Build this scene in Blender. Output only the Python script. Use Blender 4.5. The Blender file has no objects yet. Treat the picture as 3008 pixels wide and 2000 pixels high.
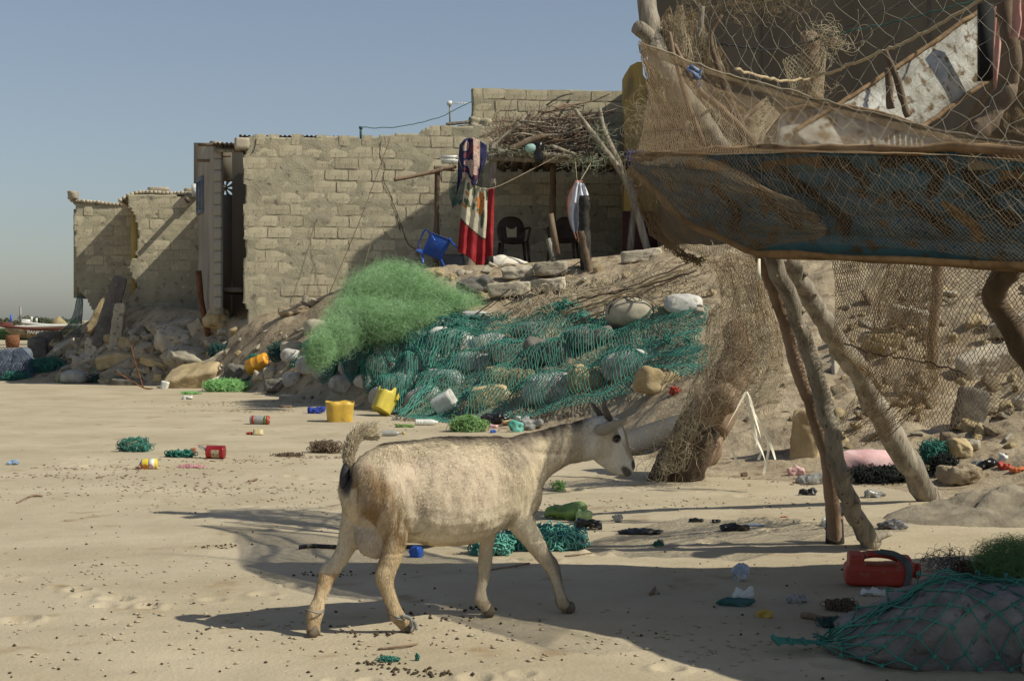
import bpy, math, random
import numpy as np
from mathutils import Vector
rng = np.random.default_rng(7)
random.seed(7)
S = bpy.context.scene
COL = S.collection
# ---------------------------------------------------------------- camera, sky, sun, exposure
FPX, CX, HOR, CAMZ = 4461.0, 1504.0, 940.0, 1.15
cam_d = bpy.data.cameras.new('camera'); cam = bpy.data.objects.new('camera', cam_d); COL.objects.link(cam)
cam_d.lens = FPX/3008*36; cam_d.sensor_width = 36; cam_d.shift_y = -60/3008
cam_d.clip_start = .05; cam_d.clip_end = 6000
cam.location = (0, 0, CAMZ); cam.rotation_euler = (math.radians(90), 0, 0)
S.camera = cam
SUN = Vector((1.0, -.35, 1.05)).normalized()          # towards the sun
world = bpy.data.worlds.new('World'); S.world = world; world.use_nodes = True
wn = world.node_tree; bg = wn.nodes['Background']
sky = wn.nodes.new('ShaderNodeTexSky'); sky.sky_type = 'NISHITA'; sky.sun_disc = False
sky.sun_elevation = math.asin(SUN.z); sky.sun_rotation = math.atan2(SUN.x, SUN.y)
sky.air_density = 1.05; sky.dust_density = .9; sky.ozone_density = 3.6
hs_ = wn.nodes.new('ShaderNodeHueSaturation'); hs_.inputs['Saturation'].default_value = .72; wn.links.new(sky.outputs[0], hs_.inputs['Color']); wn.links.new(hs_.outputs[0], bg.inputs[0]); bg.inputs[1].default_value = .078
sd = bpy.data.lights.new('sun', 'SUN'); so = bpy.data.objects.new('sun', sd); COL.objects.link(so)
sd.energy = 4.2; sd.angle = math.radians(.53); sd.color = (1, .95, .80)
so.rotation_euler = SUN.to_track_quat('Z', 'Y').to_euler(); so.location = (8, -3, 12)
S.view_settings.view_transform = 'Standard'; S.view_settings.look = 'None'
S.view_settings.exposure = .14; S.view_settings.gamma = 1; S.view_settings.use_curve_mapping = False
S.render.engine = 'CYCLES'
S.cycles.max_bounces = 6; S.cycles.diffuse_bounces = 3; S.cycles.transparent_max_bounces = 6
# ---------------------------------------------------------------- noise
def _h(ix, iy, iz, s):
    n = (ix.astype(np.uint32)*np.uint32(374761393) + iy.astype(np.uint32)*np.uint32(668265263)
         + iz.astype(np.uint32)*np.uint32(2147483647) + np.uint32((s*974634777) & 0xffffffff))
    n = (n ^ (n >> np.uint32(13)))*np.uint32(1274126177)
    n = n ^ (n >> np.uint32(16))
    return (n & np.uint32(0xffff)).astype(np.float64)/32767.5 - 1
def vn(x, y, z=None, s=0):
    x = np.asarray(x, float); y = np.asarray(y, float)
    z = np.zeros_like(x) if z is None else np.asarray(z, float)
    x, y, z = np.broadcast_arrays(x, y, z)
    ix = np.floor(x).astype(np.int64); iy = np.floor(y).astype(np.int64); iz = np.floor(z).astype(np.int64)
    fx, fy, fz = x-ix, y-iy, z-iz
    fx = fx*fx*(3-2*fx); fy = fy*fy*(3-2*fy); fz = fz*fz*(3-2*fz)
    r = 0
    for a in (0, 1):
        for b in (0, 1):
            for c in (0, 1):
                r = r + _h(ix+a, iy+b, iz+c, s)*(fx if a else 1-fx)*(fy if b else 1-fy)*(fz if c else 1-fz)
    return r
def fbm(x, y, z=None, s=0, o=4, g=.5):
    r = 0; a = 1; f = 1.0
    x = np.asarray(x, float); y = np.asarray(y, float)
    for k in range(o):
        r = r + a*vn(x*f+k*7.3, y*f, None if z is None else np.asarray(z)*f, s+k); a *= g; f *= 2.03
    return r
def sst(t):
    t = np.clip(t, 0, 1); return t*t*(3-2*t)
# ---------------------------------------------------------------- terrain height
PXT = [-2500, -900, -200, 60, 150, 220, 300, 400, 600, 720, 900, 1050, 1250, 1500, 1800, 2000, 2400, 3008, 4000, 6000]
YF = [60, 45, 30, 28.4, 28.2, 28, 27.6, 26.8, 25.5, 24.4, 22.3, 19.4, 17.6, 16.2, 14.2, 11.6, 10.9, 9.7, 8.6, 7.5]
YT = [80, 60, 36, 33, 31.5, 30.5, 30, 29, 28, 26.0, 26, 25.2, 23.6, 23, 22.5, 22, 21, 19, 17, 16]
ZT = [0, 0, 0, .1, .5, 1.0, 1.35, 1.45, 1.35, 1.08, 1.45, 1.8, 1.98, 2.0, 2.1, 2.2, 2.3, 2.6, 3, 3.2]
_pg = np.arange(-2600, 6100, 20.)
def _sm(T):
    v = np.interp(_pg, PXT, T); k = np.exp(-(np.arange(-8, 9)/4.)**2); k /= k.sum()
    return np.convolve(np.pad(v, 8, 'edge'), k, 'valid')
_YF, _YT, _ZT = _sm(YF), _sm(YT), _sm(ZT)
def gz(X, Y, fine=True):
    X = np.asarray(X, float); Y = np.asarray(Y, float)
    px = CX + FPX*X/np.maximum(Y, .5)
    yf = np.interp(px, _pg, _YF); yt = np.interp(px, _pg, _YT); zt = np.interp(px, _pg, _ZT)
    t = np.clip((Y-yf)/(yt-yf), 0, 1)
    prof = .55*t + .45*sst(t); prof = prof*sst(t*7+.15)
    dec = 1-sst((Y-38)/18)
    z = zt*prof*dec
    near = np.exp(-((Y-7)/14)**2)
    z = z + near*(.020*vn(X*.7+3, Y*.55, s=3) + .010*vn(X*1.1+Y*.3, Y*2.1, s=4))
    if fine:
        z = z + (.006*vn(X*1.6+Y, Y*5.5, s=5) + .0028*vn(X*3.2-Y*.8, Y*17, s=15))*near + .0022*fbm(X*9, Y*12, s=6, o=3)*near
        bank = np.clip(t*6, 0, 1)*(t < 1.0)
        z = z + bank*dec*(.07*fbm(X*1.3, Y*1.3, s=9, o=4) + .02*fbm(X*8, Y*8, s=14, o=3))
    return z
def W(px, py, Y):
    return np.array([(px-CX)/FPX*Y, Y, CAMZ-(py-HOR)/FPX*Y])
def G(px, py):                                         # the spot on the ground seen at a pixel
    Ys = np.concatenate([np.arange(3, 32, .03), np.arange(32, 160, .5)])
    zr = CAMZ-(py-HOR)/FPX*Ys
    g = gz((px-CX)/FPX*Ys, Ys, False)
    k = np.nonzero(g >= zr)[0]
    Y = Ys[k[0]] if len(k) else 100.0
    X = (px-CX)/FPX*Y
    return np.array([X, Y, float(gz(X, Y))])
def gzf(x, y): return float(gz(x, y))
# ---------------------------------------------------------------- mesh helpers
def mesh(name, V, F, mats=None, smooth=False, midx=None, col=None):
    V = np.asarray(V, np.float32)
    me = bpy.data.meshes.new(name)
    Fs = F if isinstance(F, list) and len(F) and isinstance(F[0], np.ndarray) and F[0].ndim == 2 else None
    if Fs is None:
        me.from_pydata([tuple(map(float, v)) for v in V], [], [tuple(map(int, f)) for f in F])
    else:
        Fs = [f for f in Fs if len(f)]
        loops = np.concatenate([f.ravel() for f in Fs]).astype(np.int32)
        tot = np.concatenate([np.full(len(f), f.shape[1], np.int32) for f in Fs])
        st = np.concatenate([[0], np.cumsum(tot)[:-1]]).astype(np.int32)
        me.vertices.add(len(V)); me.vertices.foreach_set('co', V.ravel())
        me.loops.add(len(loops)); me.loops.foreach_set('vertex_index', loops)
        me.polygons.add(len(tot)); me.polygons.foreach_set('loop_start', st); me.polygons.foreach_set('loop_total', tot)
        me.update(calc_edges=True)
    if midx is not None: me.polygons.foreach_set('material_index', np.asarray(midx, np.int32))
    if smooth: me.polygons.foreach_set('use_smooth', np.ones(len(me.polygons), bool))
    if col is not None:
        a = me.color_attributes.new('coat', 'FLOAT_COLOR', 'POINT')
        c = np.ones((len(V), 4), np.float32); c[:, :3] = col; a.data.foreach_set('color', c.ravel())
    for m in (mats if isinstance(mats, (list, tuple)) else [mats]):
        if m is not None: me.materials.append(m)
    me.update()
    return me
def link(name, me, parent=None, loc=None, rot=None):
    o = bpy.data.objects.new(name, me); COL.objects.link(o)
    if parent is not None: o.parent = parent
    if loc is not None: o.location = [float(q) for q in loc]
    if rot is not None: o.rotation_euler = rot if isinstance(rot, (tuple, list)) else (0, 0, rot)
    return o
def tag(o, label=None, cat=None, group=None, kind=None):
    if label: o['label'] = label
    if cat: o['category'] = cat
    if group: o['group'] = group
    if kind: o['kind'] = kind
    return o
def thing(name, label, cat, loc=(0, 0, 0), rot=0, group=None):
    return tag(link(name, None, None, loc, rot), label, cat, group)
def obj(name, V, F, mat, parent=None, smooth=False, loc=None, rot=None, **k):
    return link(name, mesh(name, V, F, mat, smooth, **k), parent, loc, rot)
class MB:
    def __init__(s): s.V = []; s.F3 = []; s.F4 = []; s.n = 0
    def add(s, V, F):
        V = np.asarray(V, float)
        for f in (F if isinstance(F, list) and len(F) and isinstance(F[0], np.ndarray) and F[0].ndim == 2 else [np.asarray(F)]):
            (s.F3 if f.shape[1] == 3 else s.F4).append(f+s.n)
        s.V.append(V); s.n += len(V); return s
    def build(s, name, mat, parent=None, smooth=False, loc=None, rot=None, **k):
        F = []
        if s.F3: F.append(np.concatenate(s.F3))
        if s.F4: F.append(np.concatenate(s.F4))
        return obj(name, np.concatenate(s.V), F, mat, parent, smooth, loc, rot, **k)
BOXF = np.array([[0, 3, 2, 1], [4, 5, 6, 7], [0, 1, 5, 4], [1, 2, 6, 5], [2, 3, 7, 6], [3, 0, 4, 7]])
def box(x0, x1, y0, y1, z0, z1):
    return np.array([[x0, y0, z0], [x1, y0, z0], [x1, y1, z0], [x0, y1, z0], [x0, y0, z1], [x1, y0, z1], [x1, y1, z1], [x0, y1, z1]], float), [BOXF.copy()]
def Rz(a): c, s = math.cos(a), math.sin(a); return np.array([[c, -s, 0], [s, c, 0], [0, 0, 1.]])
def Ry(a): c, s = math.cos(a), math.sin(a); return np.array([[c, 0, s], [0, 1, 0], [-s, 0, c]])
def Rx(a): c, s = math.cos(a), math.sin(a); return np.array([[1., 0, 0], [0, c, -s], [0, s, c]])
def catmull(P, n):
    P = np.asarray(P, float)
    if len(P) < 3: return P[0]+(P[-1]-P[0])*np.linspace(0, 1, n)[:, None]
    Q = np.vstack([2*P[0]-P[1], P, 2*P[-1]-P[-2]])
    t = np.linspace(0, len(P)-1-1e-9, n); i = t.astype(int); f = (t-i)[:, None]
    a, b, c, d = Q[i], Q[i+1], Q[i+2], Q[i+3]
    return .5*(2*b+(c-a)*f+(2*a-5*b+4*c-d)*f*f+(3*b-a-3*c+d)*f**3)
def tube(P, R, n=8, cap=True, squash=None, jag=0, seed=0):
    """tapered tube along the points P with radii R"""
    P = np.asarray(P, float); R = np.broadcast_to(np.asarray(R, float), (len(P),)) if np.ndim(R) <= 1 else R
    T = np.gradient(P, axis=0); T /= np.linalg.norm(T, axis=1)[:, None]+1e-12
    ref = np.array([0, 1., 0]) if abs(T[:, 1]).mean() < .8 else np.array([1., 0, 0])
    A = np.cross(T, ref); A /= np.linalg.norm(A, axis=1)[:, None]; B = np.cross(T, A)
    th = np.arange(n)/n*2*math.pi
    rr = R[:, None]*np.ones(n)
    if jag: rr = rr*(1+jag*vn(np.arange(len(P))[:, None]*.7, np.cos(th)[None]*1.6+seed, np.sin(th)[None]*1.6, s=seed))
    V = P[:, None]+rr[:, :, None]*(np.cos(th)[None, :, None]*A[:, None]+np.sin(th)[None, :, None]*B[:, None]*(squash or 1))
    m = len(P); V = V.reshape(-1, 3)
    i = np.arange(m-1)[:, None]*n; j = np.arange(n)[None]; k = (j+1) % n
    F = np.stack([i+j, i+k, i+n+k, i+n+j], -1).reshape(-1, 4)
    Fs = [F]
    if cap:
        V = np.vstack([V, P[0], P[-1]])
        a = np.arange(n); b = (a+1) % n
        Fs.append(np.vstack([np.stack([b, a, np.full(n, m*n)], -1), np.stack([(m-1)*n+a, (m-1)*n+b, np.full(n, m*n+1)], -1)]))
    return V, Fs
def edges_tubes(A, B, r):
    """three sided strand for each pair of points"""
    A = np.asarray(A, float); B = np.asarray(B, float)
    D = B-A; L = np.linalg.norm(D, axis=1)[:, None]+1e-9; D = D/L
    ref = np.where(np.abs(D[:, 2:3]) < .9, np.array([[0, 0, 1.]]), np.array([[1., 0, 0]]))
    U = np.cross(D, ref); U /= np.linalg.norm(U, axis=1)[:, None]; Vv = np.cross(D, U)
    r = np.broadcast_to(np.asarray(r, float), (len(A),))[:, None]
    pts = []
    for E in (A, B):
        for k in range(3):
            a = k*2*math.pi/3; pts.append(E+r*(math.cos(a)*U+math.sin(a)*Vv))
    V = np.stack(pts, 1).reshape(-1, 3)
    b = np.arange(len(A))[:, None]*6
    F = np.concatenate([b+np.array([[0, 1, 4, 3]]), b+np.array([[1, 2, 5, 4]]), b+np.array([[2, 0, 3, 5]])])
    return V, [F]
def csurf(ctrl, u, v):
    """smooth surface through a grid of control points [rows(v)][cols(u)]"""
    C = np.asarray(ctrl, float); nr, nc = C.shape[:2]
    Cp = np.concatenate([2*C[:1]-C[1:2], C, 2*C[-1:]-C[-2:-1]], 0)
    Cp = np.concatenate([2*Cp[:, :1]-Cp[:, 1:2], Cp, 2*Cp[:, -1:]-Cp[:, -2:-1]], 1)
    def w(t, n):
        t = np.clip(t, 0, 1)*(n-1); i = np.minimum(t.astype(int), n-2); f = t-i
        return i, [.5*(-f+2*f*f-f**3), .5*(2-5*f*f+3*f**3), .5*(f+4*f*f-3*f**3), .5*(-f*f+f**3)]
    iu, wu = w(np.asarray(u, float), nc); iv, wv = w(np.asarray(v, float), nr)
    r = 0
    for a in range(4):
        for b in range(4):
            r = r+Cp[iv+a, iu+b]*(wv[a]*wu[b])[..., None]
    return r
def wctrl(rows):                                       # rows of (px, py, Y) -> world points
    return np.array([[W(*c) for c in r] for r in rows])
def net(name, fn, nu, nv, r, mat, parent=None, jit=.25, hole=.0, diamond=True, mask=None, seed=1, sag=0):
    """knotted mesh as real strands over the surface fn(u, v)"""
    rg = np.random.default_rng(seed)
    i, j = np.meshgrid(np.arange(nv+1), np.arange(nu+1), indexing='ij')
    u = (j+(.5*(i % 2) if diamond else 0)+rg.normal(0, jit*.3, i.shape))/(nu+.5); v = (i+rg.normal(0, jit*.3, i.shape))/nv
    P = fn(np.clip(u, 0, 1), np.clip(v, 0, 1))
    idx = np.arange(P[..., 0].size).reshape(i.shape); Pf = P.reshape(-1, 3)
    E = []
    if diamond:
        for a in range(nv):
            E.append(np.stack([idx[a], idx[a+1]], 1))
            if a % 2 == 0: E.append(np.stack([idx[a, 1:], idx[a+1, :-1]], 1))
            else: E.append(np.stack([idx[a, :-1], idx[a+1, 1:]], 1))
    else:
        E = [np.stack([idx[:-1].ravel(), idx[1:].ravel()], 1), np.stack([idx[:, :-1].ravel(), idx[:, 1:].ravel()], 1)]
    E = np.concatenate(E); keep = rg.random(len(E)) >= hole
    if mask is not None: keep &= mask(u.ravel()[E].mean(1), v.ravel()[E].mean(1))
    E = E[keep]; A, B = Pf[E[:, 0]], Pf[E[:, 1]]
    if sag:
        M = (A+B)/2+rg.normal(0, sag, A.shape)+[0, 0, -sag]
        A, B = np.concatenate([A, M]), np.concatenate([M, B])
    V, F = edges_tubes(A, B, r)
    return obj(name, V, F, mat, parent)
def curls(n, start, step, nseg, curl, r, seed=0, drift=None, ball=None):
    """tangle of loose twine: n random curly strands; start(k)->(n,3)"""
    rg = np.random.default_rng(seed)
    P = start(rg, n); D = rg.normal(size=(n, 3)); D /= np.linalg.norm(D, axis=1)[:, None]
    ax = rg.normal(size=(n, 3))
    A = []; B = []
    for k in range(nseg):
        ax = ax*.8+rg.normal(size=(n, 3))*.6
        D = D+curl*np.cross(ax, D)
        if drift is not None: D = D+drift
        if ball is not None: D = D+ball(P)
        D /= np.linalg.norm(D, axis=1)[:, None]
        Q = P+D*step; A.append(P); B.append(Q); P = Q
    return edges_tubes(np.concatenate(A), np.concatenate(B), r)
def rough_body(dim, seed, n=9, p=6., rough=.12, cuts=5, fr=2.2):
    """angular lump: boxy superellipsoid clipped by planes and worn with noise; dim = full sizes"""
    rg = np.random.default_rng(seed)
    g = np.linspace(-1, 1, n)
    V = []; F = []; off = 0
    a, b = np.meshgrid(g, g, indexing='ij')
    for ax in range(3):
        for sgn in (-1, 1):
            q = np.zeros((n, n, 3)); q[..., ax] = sgn; q[..., (ax+1) % 3] = a*sgn; q[..., (ax+2) % 3] = b
            V.append(q.reshape(-1, 3)); i = np.arange(n-1)[:, None]*n+np.arange(n-1)[None]
            F.append(np.stack([i, i+n, i+n+1, i+1], -1).reshape(-1, 4)+off); off += n*n
    V = np.concatenate(V); F = np.concatenate(F)
    key = np.round(V*1e4).astype(np.int64); _, first, inv = np.unique(key, axis=0, return_index=True, return_inverse=True)
    inv = inv.ravel(); V = V[first]; F = inv[F]
    V = V/(np.abs(V)**p).sum(1)[:, None]**(1/p)
    for _ in range(cuts):
        nn = rg.normal(size=3); nn /= np.linalg.norm(nn); d = rg.uniform(.52, .92)*np.abs(nn).sum()**.8
        e = V@nn-d; V = V-np.where(e > 0, e, 0)[:, None]*nn
    dim = np.asarray(dim, float); V = V*dim/2
    m = dim.min(); q = V/m*fr+seed*1.7
    nrm = V/(np.linalg.norm(V/dim, axis=1)[:, None]+1e-9)/dim; nrm /= np.linalg.norm(nrm, axis=1)[:, None]+1e-9
    V = V+nrm*(m*rough*fbm(q[:, 0], q[:, 1], q[:, 2], s=seed % 97, o=3))[:, None]
    return V, [F]
# ---------------------------------------------------------------- materials
MC = {}
def mat(name, c1, c2=None, scale=8., rough=.9, bump=.0, bscale=30., spec=.25, metal=0, rnd=0., det=6, c3=None, c3t=.62, stretch=None, attr=None, trans=0, alpha=1, sheen=0, wave=None, contrast=(.35, .65)):
    m = bpy.data.materials.new(name); m.use_nodes = True; nt = m.node_tree; N = nt.nodes; L = nt.links
    b = N['Principled BSDF']; b.inputs['Roughness'].default_value = rough; b.inputs['Metallic'].default_value = metal
    b.inputs['Specular IOR Level'].default_value = spec
    if alpha < 1: b.inputs['Alpha'].default_value = alpha
    if trans: b.inputs['Transmission Weight'].default_value = trans
    tc = N.new('ShaderNodeTexCoord'); vec = tc.outputs['Object']
    if stretch:
        mp = N.new('ShaderNodeMapping'); mp.inputs['Scale'].default_value = stretch; L.new(vec, mp.inputs['Vector']); vec = mp.outputs[0]
    out = None
    if attr:
        at = N.new('ShaderNodeAttribute'); at.attribute_name = attr; out = at.outputs['Color']
    elif c2 is not None:
        no = N.new('ShaderNodeTexNoise'); no.inputs['Scale'].default_value = scale; no.inputs['Detail'].default_value = det
        no.inputs['Roughness'].default_value = .62; L.new(vec, no.inputs['Vector'])
        r = N.new('ShaderNodeValToRGB'); r.color_ramp.elements[0].position = contrast[0]; r.color_ramp.elements[1].position = contrast[1]
        r.color_ramp.elements[0].color = (*c1, 1); r.color_ramp.elements[1].color = (*c2, 1)
        L.new(no.outputs['Fac'], r.inputs[0]); out = r.outputs[0]
        if c3 is not None:
            n2 = N.new('ShaderNodeTexNoise'); n2.inputs['Scale'].default_value = scale*2.7; n2.inputs['Detail'].default_value = 8; L.new(vec, n2.inputs['Vector'])
            r2 = N.new('ShaderNodeValToRGB'); r2.color_ramp.elements[0].position = c3t-.05; r2.color_ramp.elements[1].position = c3t+.05
            L.new(n2.outputs['Fac'], r2.inputs[0])
            mx = N.new('ShaderNodeMixRGB'); L.new(r2.outputs[0], mx.inputs[0]); L.new(out, mx.inputs[1]); mx.inputs[2].default_value = (*c3, 1); out = mx.outputs[0]
    if out is None:
        rg_ = N.new('ShaderNodeRGB'); rg_.outputs[0].default_value = (*c1, 1); out = rg_.outputs[0]
    if rnd:
        oi = N.new('ShaderNodeObjectInfo'); mr = N.new('ShaderNodeMapRange'); mr.inputs[3].default_value = 1-rnd; mr.inputs[4].default_value = 1+rnd
        L.new(oi.outputs['Random'], mr.inputs[0]); hs = N.new('ShaderNodeHueSaturation'); L.new(mr.outputs[0], hs.inputs['Value']); L.new(out, hs.inputs['Color']); out = hs.outputs[0]
    L.new(out, b.inputs['Base Color'])
    if bump:
        nb = N.new('ShaderNodeTexNoise'); nb.inputs['Scale'].default_value = bscale; nb.inputs['Detail'].default_value = 8; nb.inputs['Roughness'].default_value = .65
        L.new(vec, nb.inputs['Vector']); bp = N.new('ShaderNodeBump'); bp.inputs['Strength'].default_value = 1; bp.inputs['Distance'].default_value = bump
        L.new(nb.outputs['Fac'], bp.inputs['Height']); L.new(bp.outputs[0], b.inputs['Normal'])
    MC[name] = m; return m
M_sand = mat('sand', (.375, .313, .213), (.475, .404, .288), 1.1, .95, .006, 45, spec=.1, c3=(.31, .235, .145), c3t=.66, det=10)
M_bank = mat('bank_sand', (.29, .23, .155), (.43, .35, .24), 2.2, .95, .03, 14, spec=.1, c3=(.21, .155, .10), c3t=.60)
M_mortar = mat('mortar', (.315, .285, .205), (.41, .37, .265), 3.0, .95, .012, 34, spec=.1, c3=(.19, .165, .125), c3t=.63)
M_block = mat('block', (.41, .36, .25), (.52, .465, .335), 7, .95, .010, 60, spec=.1, rnd=.13, c3=(.24, .20, .14), c3t=.66)
M_plaster = mat('plaster', (.24, .215, .18), (.36, .33, .28), 2.0, .9, .006, 30, spec=.15, stretch=(1, 1, .3))
M_yellow = mat('ochre_paint', (.36, .25, .08), (.50, .37, .14), 1.6, .9, .004, 40, spec=.15, stretch=(1, 1, .4), c3=(.26, .20, .11), c3t=.62)
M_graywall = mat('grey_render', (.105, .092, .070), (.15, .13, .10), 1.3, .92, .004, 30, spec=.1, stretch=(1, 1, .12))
M_conc = mat('concrete', (.34, .30, .23), (.50, .44, .335), 4, .95, .010, 40, spec=.12, rnd=.22, c3=(.20, .17, .13), c3t=.62)
M_concY = mat('yellow_stone', (.34, .26, .14), (.50, .40, .24), 5, .95, .010, 30, spec=.12, rnd=.15)
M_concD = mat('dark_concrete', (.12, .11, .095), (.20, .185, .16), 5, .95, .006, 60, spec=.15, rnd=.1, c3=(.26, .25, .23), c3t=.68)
M_wood = mat('grey_wood', (.17, .145, .11), (.40, .35, .275), 14, .85, .02, 46, spec=.15, rnd=.12, stretch=(1, 1, .12), c3=(.13, .105, .08), c3t=.64)
M_woodD = mat('dark_wood', (.10, .07, .045), (.22, .16, .11), 6, .85, .006, 60, spec=.2, rnd=.15, stretch=(1, 1, .25))
M_bark = mat('bark', (.17, .11, .07), (.30, .215, .15), 9, .85, .004, 80, spec=.25, stretch=(1, 1, .3))
M_char = mat('charred', (.015, .013, .012), (.045, .04, .035), 20, .7, .003, 90)
M_rust = mat('rust', (.10, .04, .02), (.22, .10, .05), 14, .85, .003, 70, spec=.2)
M_tin = mat('tin', (.20, .18, .16), (.36, .34, .31), 6, .6, .0, 20, metal=.5)
M_dark = mat('dark', (.02, .019, .018))
M_netbr = mat('brown_twine', (.19, .13, .07), (.30, .22, .13), 6, .9)
M_netpale = mat('pale_twine', (.30, .24, .15), (.48, .41, .29), 6, .9)
M_nylon = mat('nylon_line', (.34, .30, .22), rough=.6, spec=.4)
M_teal = mat('teal_twine', (.035, .15, .115), (.09, .30, .235), 5, .85)
M_tealD = mat('dark_teal_twine', (.035, .085, .075), (.08, .16, .14), 4, .9)
M_green = mat('green_nylon', (.25, .45, .20), (.40, .60, .33), 3, .8, sheen=.5)
M_lime = mat('lime_nylon', (.20, .46, .14), (.36, .64, .26), 3, .7)
M_bag = mat('sandbag_cloth', (.34, .33, .30), (.62, .61, .57), 5, .85, .005, 60, spec=.2, rnd=.14, c3=(.34, .30, .23), c3t=.6)
M_sack = mat('pale_sack', (.34, .30, .22), (.48, .43, .33), 5, .8, .004, 60, rnd=.06)
M_blueboat = mat('blue_paint', (.020, .058, .090), (.042, .115, .170), 5, .7, .004, 30, c3=(.06, .05, .035), c3t=.60)
M_orange_w = mat('orange_wood', (.15, .09, .045), (.32, .21, .11), 9, .8, .004, 40, c3=(.12, .07, .04), c3t=.66)
M_black_p = mat('black_paint', (.012, .012, .012), (.03, .025, .02), 12, .75)
M_ochre_p = mat('ochre_lettering', (.09, .06, .03), (.16, .10, .05), 12, .75)
M_white_b = mat('weathered_white_paint', (.30, .285, .24), (.60, .585, .53), 7, .8, .006, 50, c3=(.16, .11, .06), c3t=.585)
M_rope = mat('rope', (.34, .26, .15), (.48, .38, .24), 20, .9)
def plastic(name, c, rough=.4, **k): return mat(name, tuple(q*.8 for q in c), c, 9, rough, spec=.45, c3=(.42*c[0]+.12, .42*c[1]+.1, .42*c[2]+.07), c3t=.64, **k)
P_yellow = plastic('yellow_plastic', (.62, .40, .06)); P_orange = plastic('orange_plastic', (.80, .36, .03)); P_red = plastic('red_plastic', (.42, .045, .02), .5)
P_blue = plastic('blue_plastic', (.02, .10, .48)); P_white = plastic('white_plastic', (.72, .72, .66)); P_green = plastic('green_plastic', (.16, .28, .07))
P_black = plastic('black_plastic', (.012, .012, .014), .3); P_clear = plastic('clear_film', (.46, .46, .43), .25, trans=.35); P_pink = mat('pink_cloth', (.62, .36, .36), (.74, .52, .50), 7, .85, .003, 60)
# ---------------------------------------------------------------- ground
def build_ground():
    ys = [3.0]
    while ys[-1] < 3500:
        y = ys[-1]; st = .022 if y < 9 else (.022+.0035*(y-9) if y < 35 else .113+(y-35)*.06)
        ys.append(y+st)
    ys = np.array(ys); us = np.linspace(-.85, .85, 760)
    Y = ys[:, None]*np.ones(len(us)); X = Y*us[None]
    Z = gz(X, Y)
    rg = np.random.default_rng(21)                       # hoof prints and trodden tracks
    tr = [((-2.6, 5.2), (1.9, 8.6)), ((-2.0, 9.5), (1.2, 6.2)), ((-3.5, 12), (2.5, 9.6)), ((-1.4, 4.6), (.6, 5.0)), ((-4, 17), (0, 14)), ((-2.8, 7.2), (-.8, 5.4)), ((.9, 4.6), (2.0, 7.4))]
    for (x0, y0), (x1, y1) in tr:
        k = int(math.hypot(x1-x0, y1-y0)/.24)
        for q in range(k):
            f = (q+rg.uniform(-.3, .3))/k; cx_, cy_ = x0+(x1-x0)*f+rg.normal(0, .06), y0+(y1-y0)*f+rg.normal(0, .06); r_ = rg.uniform(.030, .060)
            i0, i1 = np.searchsorted(ys, [cy_-.25, cy_+.25]); j0, j1 = np.searchsorted(us, [(cx_-.25)/cy_, (cx_+.25)/cy_])
            d = np.hypot(X[i0:i1, j0:j1]-cx_, Y[i0:i1, j0:j1]-cy_)/r_; Z[i0:i1, j0:j1] += rg.uniform(.6, 1)*(-.022*np.exp(-d**4*1.1)+.010*np.exp(-((d-1.35)/.4)**2))
    V = np.stack([X, Y, Z], -1).reshape(-1, 3); n = len(us)
    i = np.arange(len(ys)-1)[:, None]*n+np.arange(n-1)[None]
    F = np.stack([i, i+1, i+n+1, i+n], -1).reshape(-1, 4)
    px = CX+FPX*X/Y; t = (Y-np.interp(px, _pg, _YF))/(np.interp(px, _pg, _YT)-np.interp(px, _pg, _YF))
    tt = t[:-1, :-1].ravel(); mi = ((tt > -.02+.05*vn(X[:-1, :-1]*2, Y[:-1, :-1]*2).ravel()) & (Y[:-1, :-1].ravel() < 45)).astype(int)
    tag(obj('beach_sand', V, [F], [M_sand, M_bank], None, True, midx=mi), kind='structure')
    V, F = box(-3000, 3000, -3000, 3500, -.9, -.12)
    tag(obj('ground', V, F, M_sand), kind='structure')
build_ground()
# ---------------------------------------------------------------- block walls
def block_mesh(L, H, D, seed):
    rg = np.random.default_rng(seed); nx, nz = 5, 3
    x = np.linspace(-L/2, L/2, nx); z = np.linspace(-H/2, H/2, nz)
    V = []
    for k, zz in enumerate(z):
        for i, xx in enumerate(x):
            e = (i in (0, nx-1)) or (k in (0, nz-1))
            V.append((xx+(rg.normal(0, .006) if e else 0), (.007 if e else rg.normal(0, .0012)), zz+(rg.normal(0, .005) if e else 0)))
    m = nx*nz
    F = [[k*nx+i, k*nx+i+1, (k+1)*nx+i+1, (k+1)*nx+i] for k in range(nz-1) for i in range(nx-1)]
    ring = [i for i in range(nx)]+[nx-1+nx*k for k in range(1, nz)]+[(nz-1)*nx+i for i in range(nx-2, -1, -1)]+[nx*k for k in range(nz-2, 0, -1)]
    b0 = len(V)
    for r in ring: V.append((V[r][0]*.99, D, V[r][2]*.99))
    for q in range(len(ring)):
        a, b = ring[q], ring[(q+1) % len(ring)]; F.append([a, b0+q, b0+(q+1) % len(ring), b])
    F = [f[::1] for f in F]
    return mesh('block', V, F, M_block)
BLK = [block_mesh(.385, .178, .045, k) for k in range(7)]; HALF = [block_mesh(.18, .178, .045, 20+k) for k in range(3)]
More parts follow.
